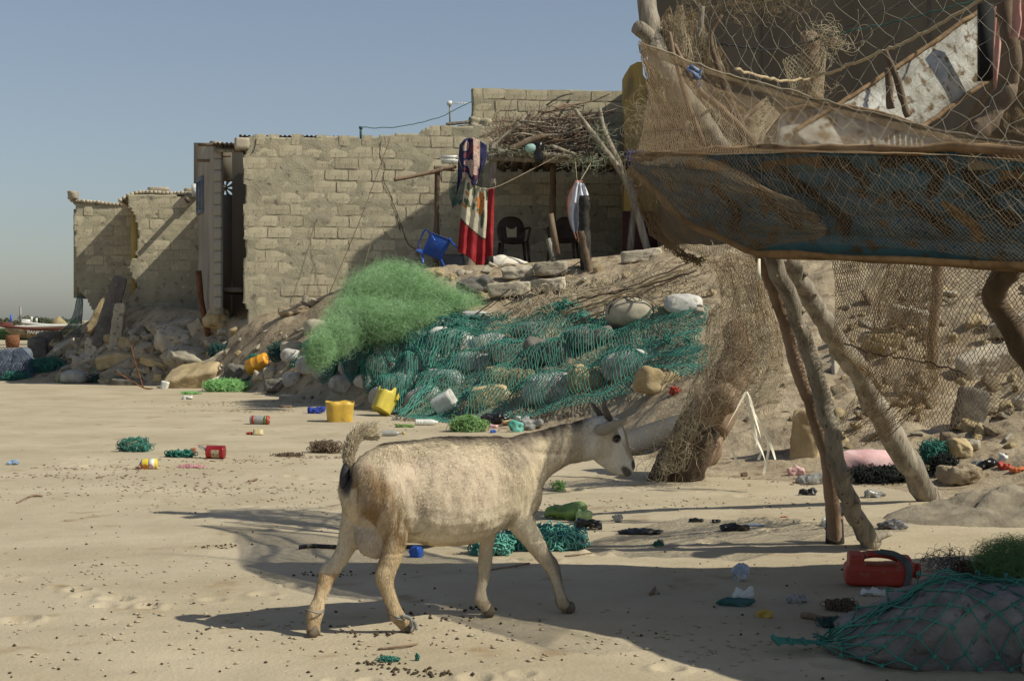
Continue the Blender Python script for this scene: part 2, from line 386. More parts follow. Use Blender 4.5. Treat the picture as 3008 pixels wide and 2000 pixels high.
def block_wall(name, label, P0, ang, w, zb, zt, edge=None, thick=.16, proud=.004, smear=.011, cat='wall', seed=0, mortar=None, offs=0, z00=None, extra=None):
    """P0=(x,y) left end; blocks stand in a mortar sheet that smears over some of them; edge(a,z)>0 keeps"""
    root = thing(name, label, cat, (P0[0], P0[1], 0), ang)
    rg = np.random.default_rng(seed); st = .035
    na, nz = int(w/st)+1, int((zt-zb)/st)+1
    A, Z = np.meshgrid(np.linspace(0, w, na), np.linspace(zb, zt, nz), indexing='ij')
    rel = -.002-smear*fbm(A*2.3+seed*9, Z*3.1, s=seed+20, o=5, g=.6)
    keep = np.ones((na-1, nz-1), bool)
    ac = (A[:-1, :-1]+A[1:, 1:])/2; zc = (Z[:-1, :-1]+Z[1:, 1:])/2
    if edge is not None: keep = edge(ac, zc) > 0
    V = np.concatenate([np.stack([A, rel, Z], -1).reshape(-1, 3), np.stack([A, np.full_like(A, thick), Z], -1).reshape(-1, 3)])
    idx = np.arange(na*nz).reshape(na, nz); o = na*nz; F = []
    q = np.stack([idx[:-1, :-1], idx[1:, :-1], idx[1:, 1:], idx[:-1, 1:]], -1)
    F.append(q[keep]); F.append(q[keep][:, ::-1]+o)
    kp = np.pad(keep, 1)
    for d, (a, b) in {(-1, 0): (0, 3), (1, 0): (1, 2), (0, -1): (0, 1), (0, 1): (3, 2)}.items():
        e = keep & ~kp[1+d[0]:kp.shape[0]-1+d[0], 1+d[1]:kp.shape[1]-1+d[1]]
        s = q[e]; F.append(np.stack([s[:, a], s[:, b], s[:, b]+o, s[:, a]+o], -1))
    V[:, 0] += .012*vn(V[:, 2]*9, V[:, 0]*3, s=3); V[:, 2] += .010*vn(V[:, 0]*9, V[:, 2]*3, s=4)
    m = obj('mortar', V, [np.concatenate(F)], mortar or M_mortar, root)
    z = (z00 if z00 is not None else zb)+.1; row = 0
    while z < zt-.06:
        a = .2-(.2 if row % 2 else 0)+offs+rg.normal(0, .01)
        while a < w+.1:
            aa = a; me = BLK[rg.integers(7)]; hl = .2
            if a < .12: aa = .1+.0; me = HALF[rg.integers(3)]; hl = .1
            if a > w-.17: aa = w-.1; me = HALF[rg.integers(3)]; hl = .1
            ok = a <= w+.05 and z > zb-.05
            if ok and edge is not None:
                ok = bool(np.all(edge(np.array([aa-hl+.02, aa+hl-.02, aa]), np.array([z, z, z+.08])) > 0))
                if not ok and me in BLK:
                    for sh in (-.1, .1):
                        if np.all(edge(np.array([aa+sh-.08, aa+sh+.08]), np.array([z, z])) > 0): ok = True; aa += sh; me = HALF[rg.integers(3)]; break
            if ok:
                b = link('block', me, root, (aa, -proud-.003+rg.normal(0, .004), z+rg.normal(0, .004)), (rg.normal(0, .01), rg.normal(0, .012), rg.normal(0, .012)))
            a += .4+rg.normal(0, .006)
        z += .2; row += 1
    return root
def wx(px, Y): return (px-CX)/FPX*Y
def wz(py, Y): return CAMZ-(py-HOR)/FPX*Y
WA = math.radians(8)
def build_houses():
    # main wall, standing at the top of the rubble slope
    P0 = (wx(715, 26), 26.0)
    def edge(a, z):
        e = a-(.02+.055*vn(z*3.1, z*0, s=31)+.02*vn(z*11, z*0, s=32)+.10*np.exp(-((z-1.9)/.9)**2)*0+np.clip((z-3.75)*-.0, 0, 1))
        top = np.interp(a, [0, 2.3, 2.36, 3.0, 3.05, 3.7], [4.28, 4.31, 4.37, 4.40, 4.47, 4.55])+.022*vn(a*5, a*0, s=9)+.012*vn(a*15, a*0, s=19)
        bot = np.interp(a, [0, .5, 1.2, 2.2, 3.2, 7], [1.02, 1.06, 1.22, 1.36, 1.5, 1.5])+.03*vn(a*6, a*0, s=2)
        return np.minimum(np.minimum(e, top-z), z-bot)
    r = block_wall('house_wall', 'long sandy block wall with a broken left end and smeared mortar', P0, WA, 7.0, .95, 4.6, edge, .2, seed=1, smear=.0115, proud=.006)
    mb = MB()
    for k, pts in enumerate([[(2.35, 4.25), (2.33, 4.0), (2.42, 3.8), (2.38, 3.6), (2.5, 3.35), (2.55, 3.2), (2.62, 3.0), (2.68, 2.7)], [(.22, 4.25), (.2, 4.15), (.15, 4.0)], [(2.62, 3.0), (2.72, 2.75), (2.8, 2.5), (3.0, 2.3), (3.02, 2.0)]]):
        P = catmull([(a, -.012, z) for a, z in pts], 26); P[:, 0] += .012*vn(P[:, 2]*30, P[:, 2]*0, s=k)
        mb.add(*tube(P, .006, 5, squash=.5))
    mb.build('crack', M_dark, r)
    # upper wall above the shelter
    def e2(a, z): return np.minimum(5.29+.006*vn(a*8, a*0, s=4)-z, a-.01)
    block_wall('upper_wall', 'upper block wall with deep open joints behind the branch roof', (wx(1388, 27.1), 27.1), WA, 3.1, 4.1, 5.32, e2, .2, proud=.012, smear=.007, seed=5, z00=4.09)
    # left house: near leaf and the wall set back behind it
    def e3(a, z):
        return np.minimum(a-np.interp(z, [1.3, 1.55, 1.8, 2.1, 2.3, 2.32, 2.5, 2.9, 3.2, 3.4, 3.7], [.1, .02, .18, .05, .0, .17, .17, .2, .12, .0, -.02])-.02*vn(z*12, z*0, s=6), 3.56+.02*vn(a*6, a*0, s=3)-z)
    block_wall('left_house_wall', 'block wall of the left house with ragged broken edge at its left', (wx(375, 29.2), 29.2), WA, 1.45, 1.3, 3.6, e3, .18, seed=7, smear=.012)
    def e4(a, z):
        return np.minimum(a-np.interp(z, [1.3, 1.5, 1.75, 2.0, 2.6, 3.6], [.42, .30, .12, .06, .03, 0])-.025*vn(z*9, z*0, s=16), 3.50-z)
    block_wall('far_room_wall', 'end wall of the left house, shaded, standing furthest to the left', (wx(216, 30.6), 30.6), WA, 1.6, 1.25, 3.55, e4, .2, seed=9, smear=.011)
    mb = MB(); mb.add(*box(-.02, .14, 0, 1.25, 1.4, 3.5)); mb.build('inner_wall', M_yellow, bpy.data.objects['left_house_wall'], loc=(.06, .2, 0))
    mb = MB(); mb.add(*box(-.03, .12, .02, 2.5, 1.6, 3.4)); V = np.concatenate(mb.V)
    mb.build('side_wall', M_mortar, bpy.data.objects['far_room_wall'], loc=(0, .2, 0))
    rt = thing('roof_slab', 'thin cracked cement roof slab over the left house', 'roof', (wx(200, 30.4), 30.5, 0), WA)
    g = MB()
    n = 40
    for k in range(n):                                   # uneven slab edge
        a0, a1 = k*2.95/n, (k+1)*2.95/n; am = (a0+a1)/2
        zz = np.interp(am, [0, .2, 1.15, 1.3, 1.5, 2.95], [3.60, 3.58, 3.50, 3.60, 3.66, 3.62])+.008*float(vn(am*9, 0, s=2)); fr = .05+.03*float(vn(am*7, 1, s=5))-(1.42 if am > 1.12 else 0)
        g.add(*box(a0, a1, fr, 2.2, zz-.06, zz))
    g.build('slab', M_conc, rt)
    for (a, z, w_, h_, d_) in ((.05, 3.66, .20, .17, .3), (1.85, 3.70, .40, .09, .3), (2.55, 3.68, .42, .09, .3)):
        V, F = rough_body((w_, d_, h_), int(a*50)+3, 6, 8, .05, 1); obj('cap_block', V, F, M_conc, rt, loc=(a, .1 if a < 1 else -1.15, z))
    b = thing('roof_beam', 'stub of a timber beam sticking out of the left wall', 'beam', (wx(548, 29.0), 29.05, wz(588, 29.0)), WA)
    V, F = tube([(0, .2, 0), (0, -.17, .01)], .045, 7, jag=.15); obj('beam', V, F, M_woodD, b)
    # side wall with the blue shutter and the open doorway of the main house
    A = np.array([wx(582, 28.3), 28.3]); B = np.array([wx(628, 26.35), 26.35]); d = B-A; L = float(np.linalg.norm(d)); ang = math.atan2(d[1], d[0])
    sw = thing('side_wall_of_house', 'pale plastered side wall with a blue shutter next to the dark doorway', 'wall', (A[0], A[1], 0), ang)
    nA, nZ = 40, 50
    a_, z_ = np.meshgrid(np.linspace(0, L, nA), np.linspace(1.25, 4.3, nZ), indexing='ij')
    ztop = np.interp(a_[:, 0], [0, .5, 1.0, 1.7, L], [3.98, 4.16, 4.24, 4.30, 4.22])
    z_ = 1.25+(z_-1.25)/3.05*(ztop[:, None]-1.25)
    V = np.concatenate([np.stack([a_, .012*fbm(a_*1.5, z_*1.5, s=3), z_], -1).reshape(-1, 3), np.stack([a_, np.full_like(a_, .16), z_], -1).reshape(-1, 3)])
    i = np.arange(nA-1)[:, None]*nZ+np.arange(nZ-1)[None]; q = np.stack([i, i+nZ, i+nZ+1, i+1], -1).reshape(-1, 4); o = nA*nZ
    k0 = np.arange(nZ-1); e0 = np.stack([k0, k0+1, k0+1+o, k0+o], -1); e1 = e0+(nA-1)*nZ; t0 = np.arange(nA-1)*nZ+nZ-1; et = np.stack([t0, t0+nZ, t0+nZ+o, t0+o], -1)
    obj('plaster', V, [np.concatenate([q, q[:, ::-1]+o, e0, e1[:, ::-1], et])], M_plaster, sw)
    M_sh = mat('blue_shutter', (.12, .15, .20), (.17, .21, .26), 8, .7)
    mb = MB(); x0, x1, z0, z1 = .06, .82, 3.10, 3.76
    for (xa, xb, za, zb_) in ((x0, x1, z1-.07, z1), (x0, x1, z0, z0+.07), (x0, x0+.08, z0+.07, z1-.07), (x1-.08, x1, z0+.07, z1-.07), (.40, .48, z0+.07, z1-.07)):
        mb.add(*box(xa, xb, -.05, .01, za, zb_))
    sh = mb.build('shutter', M_sh, sw)
    slat = mesh('slat', *box(-.125, .125, -.012, .012, -.006, .006), M_sh)
    for cx_ in (.27, .61):
        for k in range(9): link('slat', slat, sh, (cx_, -.025, 3.20+k*.056), (math.radians(38), 0, 0))
    ja = thing('door_jamb', 'shaded block jamb at the left of the dark doorway', 'pillar', (wx(628, 26.3), 26.3, 0), WA)
    for k in range(14):
        V, F = rough_body((.135, .30, .203), 60+k, 5, 14, .01, 0)
        obj('block', V, F, M_plaster, ja, loc=(.068+.002*math.sin(k*2), .15, 1.45+k*.2), rot=.008*math.sin(k))
    # room behind the doorway
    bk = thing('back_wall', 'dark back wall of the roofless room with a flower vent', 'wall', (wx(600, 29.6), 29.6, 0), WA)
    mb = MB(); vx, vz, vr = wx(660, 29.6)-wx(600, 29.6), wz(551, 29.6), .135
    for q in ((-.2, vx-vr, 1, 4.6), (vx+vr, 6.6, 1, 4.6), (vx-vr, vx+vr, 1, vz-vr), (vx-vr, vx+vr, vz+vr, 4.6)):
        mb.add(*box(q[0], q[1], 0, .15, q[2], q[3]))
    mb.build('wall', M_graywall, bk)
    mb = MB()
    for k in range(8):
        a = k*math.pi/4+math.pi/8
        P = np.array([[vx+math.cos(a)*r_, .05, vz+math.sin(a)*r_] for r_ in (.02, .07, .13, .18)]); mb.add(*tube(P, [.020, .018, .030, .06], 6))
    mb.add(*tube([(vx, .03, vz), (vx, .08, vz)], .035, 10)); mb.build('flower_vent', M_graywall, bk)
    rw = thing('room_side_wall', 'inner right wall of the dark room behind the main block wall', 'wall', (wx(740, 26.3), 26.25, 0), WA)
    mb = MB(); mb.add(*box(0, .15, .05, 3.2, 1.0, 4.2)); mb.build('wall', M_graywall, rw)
    fl = thing('door_sill', 'broken concrete sill at the foot of the dark doorway', 'sill', (wx(650, 26.6), 26.6, 1.72), WA)
    mb = MB(); mb.add(*box(0, .5, -.1, 2.9, -.08, 0)); mb.build('slab', M_concD, fl)
    # tin roof
    tr = thing('tin_roof', 'rusty corrugated sheet roof over the room with timber battens', 'roof', (wx(628, 26.3), 26.2, 0), WA)
    def sheet(x0, x1, y0, y1, za, zb, nm):
        n = int((x1-x0)/.019); xs = np.linspace(x0, x1, n); zc = .016*np.sin(xs/.076*2*math.pi)+.02*fbm(xs*1.2, xs*0, s=4)
        V = []
        for yy, zz in ((y0, za), (y1, zb)):
            for dz in (0, -.003): V.append(np.stack([xs, np.full(n, yy), zc+zz+dz], -1))
        V = np.concatenate(V); i = np.arange(n-1)
        F = np.concatenate([np.stack([i, i+1, i+2*n+1, i+2*n], -1), np.stack([i+n, i+3*n, i+3*n+1, i+n+1], -1), np.stack([i, i+n, i+n+1, i+1], -1), np.stack([i+2*n, i+2*n+1, i+3*n+1, i+3*n], -1)])
        obj(nm, V, [F], M_tin, tr, True)
    sheet(.02, .62, -.12, .7, 4.20, 4.17, 'roof_sheet'); sheet(.45, 2.3, -.1, 3.4, 4.34, 4.2, 'roof_sheet')
    for (x0, x1, z, y) in ((.03, .52, 4.10, .0), (.03, .55, 4.16, .25)):
        mb = MB(); mb.add(*box(x0, x1, y, y+.05, z-.05, z)); mb.build('batten', M_wood, tr)
    for k, (a, y, z) in enumerate(((-.25, .02, 4.2), (-.14, 1.0, 4.12), (-.3, .55, 3.98))):
        mb = MB(); mb.add(*box(a, a+.4, y, y+.06, z-.05, z)); mb.build('batten', M_woodD, tr, rot=0)
    V, F = rough_body((.26, .3, .2), 31, 6, 10, .05, 1); tag(obj('loose_block', V, F, M_conc, loc=(wx(712, 26.1), 26.1, 4.17), rot=WA), 'loose cracked block perched at the top left corner of the main wall', 'block')
    # ochre building and tall grey wall at the right
    cxr, cyr = 2.40, 24.45
    yb = thing('ochre_wall', 'narrow ochre painted wall end with a stepped top', 'wall', (1.86, 25.15, 0), 0)
    prof = [(0, 1.9), (.56, 1.9), (.56, 5.2), (.44, 5.14), (.36, 5.13), (.31, 5.21), (.30, 5.42), (.215, 5.42), (.10, 5.36), (.0, 5.20)]
    V = [(a, 0, z) for a, z in prof]+[(a, .5, z) for a, z in prof]; n = len(prof)
    F = [list(range(n)), list(range(2*n-1, n-1, -1))]+[[i, i+n, (i+1) % n+n, (i+1) % n] for i in range(n)]
    obj('wall', V, F, M_yellow, yb)
    mb = MB(); mb.add(*box(-.03, .62, -.02, .03, 1.9, 2.95)); mb.build('lower_band', mat('dark_maroon', (.07, .03, .03), (.11, .045, .04), 4), yb)  # dark maroon band across the lower part of the ochre wall
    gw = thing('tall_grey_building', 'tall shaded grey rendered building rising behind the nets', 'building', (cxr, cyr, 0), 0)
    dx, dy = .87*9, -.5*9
    pts = [(0, 0), (dx, dy), (dx+2.5, dy+4.3), (2.6, 6.2), (.02, 2.6)]; tz = [7.7, 7.5, 6.5, 5.85, 5.85]  # out-of-view roofline sloped to place its shadow edge on the block wall
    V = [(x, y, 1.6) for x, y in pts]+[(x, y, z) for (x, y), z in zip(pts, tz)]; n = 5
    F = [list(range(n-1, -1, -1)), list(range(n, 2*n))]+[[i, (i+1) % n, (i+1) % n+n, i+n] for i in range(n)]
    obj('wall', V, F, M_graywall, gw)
    dn = Vector((dx, dy, 0)).normalized(); nn = Vector((-.5, -.87, 0))
    mb = MB()
    for k in range(3):
        c = dn*(1.7+k*2.6); 
        P = [(c.x+nn.x*.012, c.y+nn.y*.012, z) for z in (1.7, 4, 7.1)]; mb.add(*tube(P, .012, 5))
    mb.build('render_joint', M_graywall, gw)
build_houses()
# ---------------------------------------------------------------- the goat
OX, OY, HX, HY = -.24, 5.72, .862, .506                # body origin and heading on the sand
def gl(px, py, l=0.):                                   # outline of the animal at side offset l (left = +) -> (s, l, z)
    u = (px-CX)/FPX
    s = (u*(OY+l*HX)-OX+l*HY)/(HX-u*HY)
    Y = OY+s*HY+l*HX
    return np.array([s, l, CAMZ-(py-HOR)/FPX*Y])
def build_goat():
    root = thing('goat', 'cream and tan goat with short horns walking right across the sand', 'goat', (OX, OY, 0), math.atan2(HY, HX))
    PXM = 5.74/FPX
    mb = MB()
    st = [  # px, top, bottom, half width
        (1030, 1352, 1432, .045), (1050, 1325, 1490, .085), (1085, 1306, 1545, .115), (1130, 1296, 1568, .132), (1190, 1289, 1588, .150), (1250, 1286, 1600, .170),
        (1310, 1283, 1602, .178), (1370, 1281, 1590, .172), (1425, 1281, 1570, .152), (1470, 1279, 1553, .130), (1508, 1277, 1532, .105), (1540, 1276, 1500, .082), (1562, 1296, 1462, .058), (1576, 1335, 1430, .03)]
    C = []; R = []; Wd = []
    for px, a, b, w in st:
        ta, tb = gl(px, a), gl(px, b); C.append((ta+tb)/2); R.append((ta[2]-tb[2])/2); Wd.append(w)
    def loft(C, RZ, RL, n=24, dirs=None, egg=0.):
        m = 40; C = catmull(C, m); q = catmull(np.stack([RZ, RL, np.zeros(len(RZ))], -1), m); T = np.gradient(C, axis=0); T[:, 1] *= .3
        T /= np.linalg.norm(T, axis=1)[:, None]; U = np.stack([-T[:, 2], T[:, 1]*0, T[:, 0]], -1); U /= np.linalg.norm(U, axis=1)[:, None]
        th = np.arange(n)/n*2*math.pi; L_ = np.array([0, 1., 0])
        wl = (1-egg*np.sin(th))
        V = (C[:, None]+np.sin(th)[None, :, None]*U[:, None]*q[:, 0][:, None, None]+(np.cos(th)*wl)[None, :, None]*L_*q[:, 1][:, None, None]).reshape(-1, 3)
        i = np.arange(m-1)[:, None]*n; j = np.arange(n)[None]; k = (j+1) % n
        F = np.stack([i+j, i+k, i+n+k, i+n+j], -1).reshape(-1, 4)
        V = np.vstack([V, C[0], C[-1]]); a = np.arange(n); b = (a+1) % n
        mb.add(V, [F, np.vstack([np.stack([b, a, np.full(n, m*n)], -1), np.stack([(m-1)*n+a, (m-1)*n+b, np.full(n, m*n+1)], -1)])])
    loft(C, R, Wd, egg=.16)
    # neck
    C = []; R = []; Wd = []
    for (tx, ty), (bx, by), w in (((1490, 1282), (1528, 1500), .080), ((1545, 1271), (1568, 1436), .066), ((1595, 1260), (1606, 1398), .054), ((1645, 1248), (1652, 1368), .047), ((1692, 1236), (1696, 1357), .043), ((1735, 1226), (1745, 1350), .044), ((1765, 1224), (1775, 1345), .040)):
        ta, tb = gl(tx, ty), gl(bx, by); C.append((ta+tb)/2); R.append(np.linalg.norm(ta-tb)/2); Wd.append(w)
    loft(C, R, Wd, egg=.05)
    # head
    C = []; R = []; Wd = []
    for (tx, ty), (bx, by), w in (((1758, 1224), (1738, 1340), .036), ((1785, 1221), (1758, 1362), .050), ((1812, 1232), (1776, 1376), .052), ((1828, 1262), (1792, 1386), .046), ((1838, 1295), (1808, 1393), .037), ((1848, 1325), (1822, 1399), .030), ((1858, 1350), (1835, 1400), .026), ((1861, 1368), (1848, 1392), .018)):
        ta, tb = gl(tx, ty), gl(bx, by); C.append((ta+tb)/2); R.append(np.linalg.norm(ta-tb)/2); Wd.append(w)
    Cc = np.array(C); m = 40; n = 24; Cq = catmull(Cc, m); tops = catmull(np.array([gl(*t) for t in ((1758, 1224), (1785, 1221), (1812, 1232), (1828, 1262), (1838, 1295), (1848, 1325), (1858, 1350), (1861, 1368))]), m)
    U = tops-Cq; wq = np.interp(np.linspace(0, 1, m), np.linspace(0, 1, 8), Wd); th = np.arange(n)/n*2*math.pi
    V = (Cq[:, None]+np.sin(th)[None, :, None]*U[:, None]+(np.cos(th)*(1+.12*np.sin(th)))[None, :, None]*np.array([0, 1., 0])*wq[:, None, None]).reshape(-1, 3)
    i = np.arange(m-1)[:, None]*n; j = np.arange(n)[None]; k = (j+1) % n
    V = np.vstack([V, Cq[0], Cq[-1]]); a = np.arange(n); b = (a+1) % n
    mb.add(V, [np.stack([i+j, i+k, i+n+k, i+n+j], -1).reshape(-1, 4), np.vstack([np.stack([b, a, np.full(n, m*n)], -1), np.stack([(m-1)*n+a, (m-1)*n+b, np.full(n, m*n+1)], -1)])])
    def blob(c, r, n=12):
        P = np.array([np.asarray(c)+np.array([0, 0, 1])*math.cos(t)*r[2] for t in np.linspace(0.05, math.pi-.05, n)])
        rr = np.sin(np.linspace(0.05, math.pi-.05, n)); th = np.arange(14)/14*2*math.pi
        V = (P[:, None]+np.stack([np.cos(th)[None]*rr[:, None]*r[0], np.sin(th)[None]*rr[:, None]*r[1], np.zeros((n, 14))], -1)).reshape(-1, 3)
        i = np.arange(n-1)[:, None]*14; j = np.arange(14)[None]; k = (j+1) % 14
        a = np.arange(14); b = (a+1) % 14
        V = np.vstack([V, P[0], P[-1]])
        mb.add(V, [np.stack([i+j, i+n*0+14+j, i+14+k, i+k], -1).reshape(-1, 4), np.vstack([np.stack([a, b, np.full(14, n*14)], -1), np.stack([(n-1)*14+b, (n-1)*14+a, np.full(14, n*14+1)], -1)])])
    def limb(path, l0, l1=None, sq=.8):
        l1 = l0 if l1 is None else l1; n = len(path)
        P = np.array([gl(p[0], p[1], l0+(l1-l0)*k/(n-1)) for k, p in enumerate(path)]); R = np.array([p[2]*PXM for p in path])
        m = n*4; Pq = catmull(P, m); Rq = np.interp(np.linspace(0, n-1, m), np.arange(n), R)
        mb.add(*tube(Pq, Rq, 14, squash=sq))
    limb([(1128, 1405, 66), (1135, 1460, 80), (1150, 1520, 60), (1158, 1575, 44), (1152, 1625, 34), (1138, 1662, 30), (1130, 1690, 31), (1138, 1730, 22), (1152, 1772, 20), (1164, 1803, 23), (1184, 1828, 18), (1198, 1842, 21)], -.072, -.055, .75)
    limb([(1070, 1420, 60), (1055, 1490, 52), (1036, 1560, 42), (1014, 1612, 28), (990, 1652, 25), (966, 1682, 29), (954, 1715, 22), (940, 1755, 19), (926, 1798, 26), (922, 1832, 20), (922, 1858, 22)], .075, .05, .7)
    limb([(1502, 1410, 46), (1514, 1470, 50), (1530, 1530, 43), (1566, 1585, 32), (1600, 1635, 25), (1622, 1665, 23), (1634, 1702, 17), (1644, 1740, 16), (1650, 1766, 21), (1664, 1782, 18), (1670, 1790, 19)], -.062, -.05, .8)
    limb([(1466, 1440, 50), (1448, 1510, 42), (1436, 1560, 29), (1428, 1610, 21), (1424, 1660, 22), (1422, 1690, 19), (1414, 1725, 15), (1413, 1757, 21), (1426, 1778, 17), (1434, 1796, 20)], .07, .05, .8)
    blob(gl(1086, 1568, .0), (.055, .062, .083)); blob(gl(1105, 1600, .0), (.05, .05, .05))
    blob(gl(1130, 1405, -.055), (.13, .075, .12)); blob(gl(1508, 1415, -.055), (.075, .055, .11))
    blob(gl(1800, 1352, 0), (.05, .036, .045)); blob(gl(1806, 1278, -.028), (.032, .022, .028))
    # ears
    def ear(b, t, l0, l1, w):
        P = np.array([gl(b[0], b[1], l0), gl((b[0]*.6+t[0]*.4), (b[1]*.62+t[1]*.38)+1, l0*.55+l1*.45), gl(t[0], t[1], l1)]); P = catmull(P, 9)
        R = np.array([.5, .72, .95, 1, .97, .84, .62, .38, .12])*w
        T = (P[-1]-P[0]); T /= np.linalg.norm(T); A = np.array([-T[2], 0, T[0]]); B = np.cross(T, A); th = np.arange(12)/12*2*math.pi
        V = (P[:, None]+R[:, None, None]*(np.cos(th)[None, :, None]*A+np.sin(th)[None, :, None]*B*.36)).reshape(-1, 3)
        i = np.arange(8)[:, None]*12; j = np.arange(12)[None]; k = (j+1) % 12; a = np.arange(12); b_ = (a+1) % 12
        V = np.vstack([V, P[0], P[-1]])
        return V, [np.stack([i+j, i+k, i+12+k, i+12+j], -1).reshape(-1, 4), np.vstack([np.stack([b_, a, np.full(12, 108)], -1), np.stack([96+a, 96+b_, np.full(12, 109)], -1)])]
    F = ([np.concatenate(mb.F3)] if mb.F3 else [])+[np.concatenate(mb.F4)]
    tmp = link('tmp', mesh('tmp', np.concatenate(mb.V), F))
    rm = tmp.modifiers.new('r', 'REMESH'); rm.mode = 'VOXEL'; rm.voxel_size = .0052
    sm = tmp.modifiers.new('s', 'CORRECTIVE_SMOOTH' if False else 'SMOOTH'); sm.factor = .5; sm.iterations = 12
    dg = bpy.context.evaluated_depsgraph_get(); ev = tmp.evaluated_get(dg); me = bpy.data.meshes.new_from_object(ev)
    bpy.data.objects.remove(tmp)
    nv = len(me.vertices); V = np.zeros(nv*3, np.float32); me.vertices.foreach_get('co', V); V = V.reshape(-1, 3).astype(float)
    Nn = np.zeros(nv*3, np.float32); me.vertices.foreach_get('normal', Nn); Nn = Nn.reshape(-1, 3).astype(float)
    # coat relief
    V += Nn*(.0022*fbm(V[:, 0]*38, V[:, 1]*38, V[:, 2]*16, s=5, o=3)+.004*fbm(V[:, 0]*7, V[:, 1]*9, V[:, 2]*7, s=6, o=2)*(V[:, 2] > .3))[:, None]
    _X = OX+V[:, 0]*HX-V[:, 1]*HY; _Y = OY+V[:, 0]*HY+V[:, 1]*HX; _p = CX+FPX*_X/_Y; _q = HOR+(CAMZ-V[:, 2])/_Y*FPX
    for (cx, cy, rx, ry, am) in ((1212, 1352, 42, 40, -.017), (1150, 1318, 30, 16, .010), (1062, 1372, 26, 22, .008), (1480, 1440, 26, 90, -.013), (1540, 1360, 36, 60, .010), (1520, 1500, 34, 30, .010), (1230, 1510, 26, 70, -.013), (1150, 1470, 50, 60, .010), (1350, 1590, 90, 14, .006), (1610, 1330, 60, 10, -.006), (1765, 1330, 26, 22, .006), (1818, 1335, 16, 30, -.004)):
        V += Nn*((V[:, 1] < .02)*am*np.exp(-((_p-cx)/rx)**2-((_q-cy)/ry)**2))[:, None]
    rib = (V[:, 1] < 0)*np.exp(-((_p-1370)/90)**4-((_q-1430)/80)**4)*.0022*np.sin((_p+(_q-1400)*.35)/9.5); V += Nn*rib[:, None]
    me.vertices.foreach_set('co', V.astype(np.float32).ravel())
    # coat colours, and a painted shoulder shadow, by place on the body (side-view coordinates of the animal)
    def side(V):
        X = OX+V[:, 0]*HX-V[:, 1]*HY; Y = OY+V[:, 0]*HY+V[:, 1]*HX
        return CX+FPX*X/Y, HOR+(CAMZ-V[:, 2])/Y*FPX
    def coat(V):
        px, py = side(V)
        nz = fbm(V[:, 0]*16, V[:, 1]*16, V[:, 2]*10, s=11, o=4); nf = fbm(V[:, 0]*90, V[:, 1]*90, V[:, 2]*40, s=12, o=3)
        c = np.array([.44, .368, .256])*np.ones((len(V), 1))
        def mix(w, col):
            nonlocal c; w = np.clip(w, 0, 1)[:, None]; c = c*(1-w)+np.array(col)*w
        def el(cx, cy, rx, ry, soft=.5, rot=0):
            dx, dy = px-cx, py-cy; ca, sa = math.cos(rot), math.sin(rot); q = np.sqrt(((dx*ca+dy*sa)/rx)**2+((-dx*sa+dy*ca)/ry)**2); return np.clip((1-q)/soft+.5+.25*nz, 0, 1)
        mix(.7*el(1290, 1560, 330, 70), (.60, .53, .40))               # pale belly line
        mix(.55*el(1260, 1420, 240, 95), (.43, .35, .27))
        mix(.55*np.clip((py-1585)/20, 0, 1)*(px > 1180)*(px < 1420)*(py < 1640), (.42, .29, .15))
        mix((.78+.5*vn(V[:, 0]*60, V[:, 2]*18, s=41))*(V[:, 1] < 0)*el(1118, 1505, 72, 150, .45, -.42), (.22, .145, .075))  # brown thigh of the near hind leg
        mix(.7*(V[:, 1] < 0)*(V[:, 1] > -.2)*(py > 1600)*(px > 1080)*(px < 1260), (.40, .30, .17))
        mix(.5*(V[:, 1] < 0)*(py > 1560)*(px > 1080)*(px < 1260)*(nz > .1), (.19, .12, .06))
        mix(.75*(px < 1040)*np.clip((py-1600)/60, 0, 1)*(V[:, 2] < .35), (.49, .37, .22)); mix(.5*(px < 1010)*(py > 1670)*(nz > 0), (.32, .2, .1))
        mix(.75*(px < 1050)*(py > 1430)*(py < 1680), (.58, .50, .36))
        mix(.6*(px > 1380)*(py > 1560)*(py < 1850), (.54, .46, .34))
        mix(el(1084, 1575, 45, 70, .3)*(np.abs(V[:, 1]) < .08)*(px < 1125), (.42, .36, .29))
        top = np.interp(px, [1030, 1250, 1400, 1530, 1600, 1700, 1790], [1322, 1286, 1281, 1277, 1262, 1236, 1222])
        wd = np.interp(px, [1150, 1260, 1400, 1490, 1560, 1640, 1700, 1760, 1800], [6, 14, 26, 48, 44, 30, 26, 26, 10])
        mix(np.clip(1.15-(py-top)/wd+.35*nz, 0, 1)*(px > 1120)*(px < 1800)*.93, (.065, .05, .042))   # dark line along the back
        mix(.45*el(1520, 1330, 60, 50), (.20, .16, .13))  # shadow of the net on the shoulder, painted into the coat colour
        mix(.95*el(1020, 1395, 20, 58, .4), (.05, .045, .045))
        hd = (px > 1712)*(py < 1420)*(py > 1180)
        mix(.8*hd*np.clip((px-1700)/50, 0, 1), (.66, .62, .52))
        mix(.75*hd*el(1795, 1262, 26, 30), (.28, .20, .12)); mix(.75*hd*el(1842, 1300, 12, 60, .5, -.35), (.30, .21, .12)); mix(.7*hd*el(1775, 1310, 26, 40), (.46, .38, .26))
        mix(.8*hd*el(1822, 1262, 7, 42, .5, -.3), (.74, .70, .62)); mix(.9*hd*el(1811, 1290, 13, 10), (.04, .03, .025))
        mix(.9*hd*el(1842, 1386, 22, 12, .4, .85), (.05, .045, .04)); mix(.9*hd*el(1860, 1364, 6, 14), (.04, .035, .035)); mix(.6*hd*el(1830, 1402, 18, 10), (.12, .1, .09))
        mix(.85*(V[:, 1] < -.03)*hd*el(1790, 1250, 55, 20, .4, -.38), (.30, .26, .22))
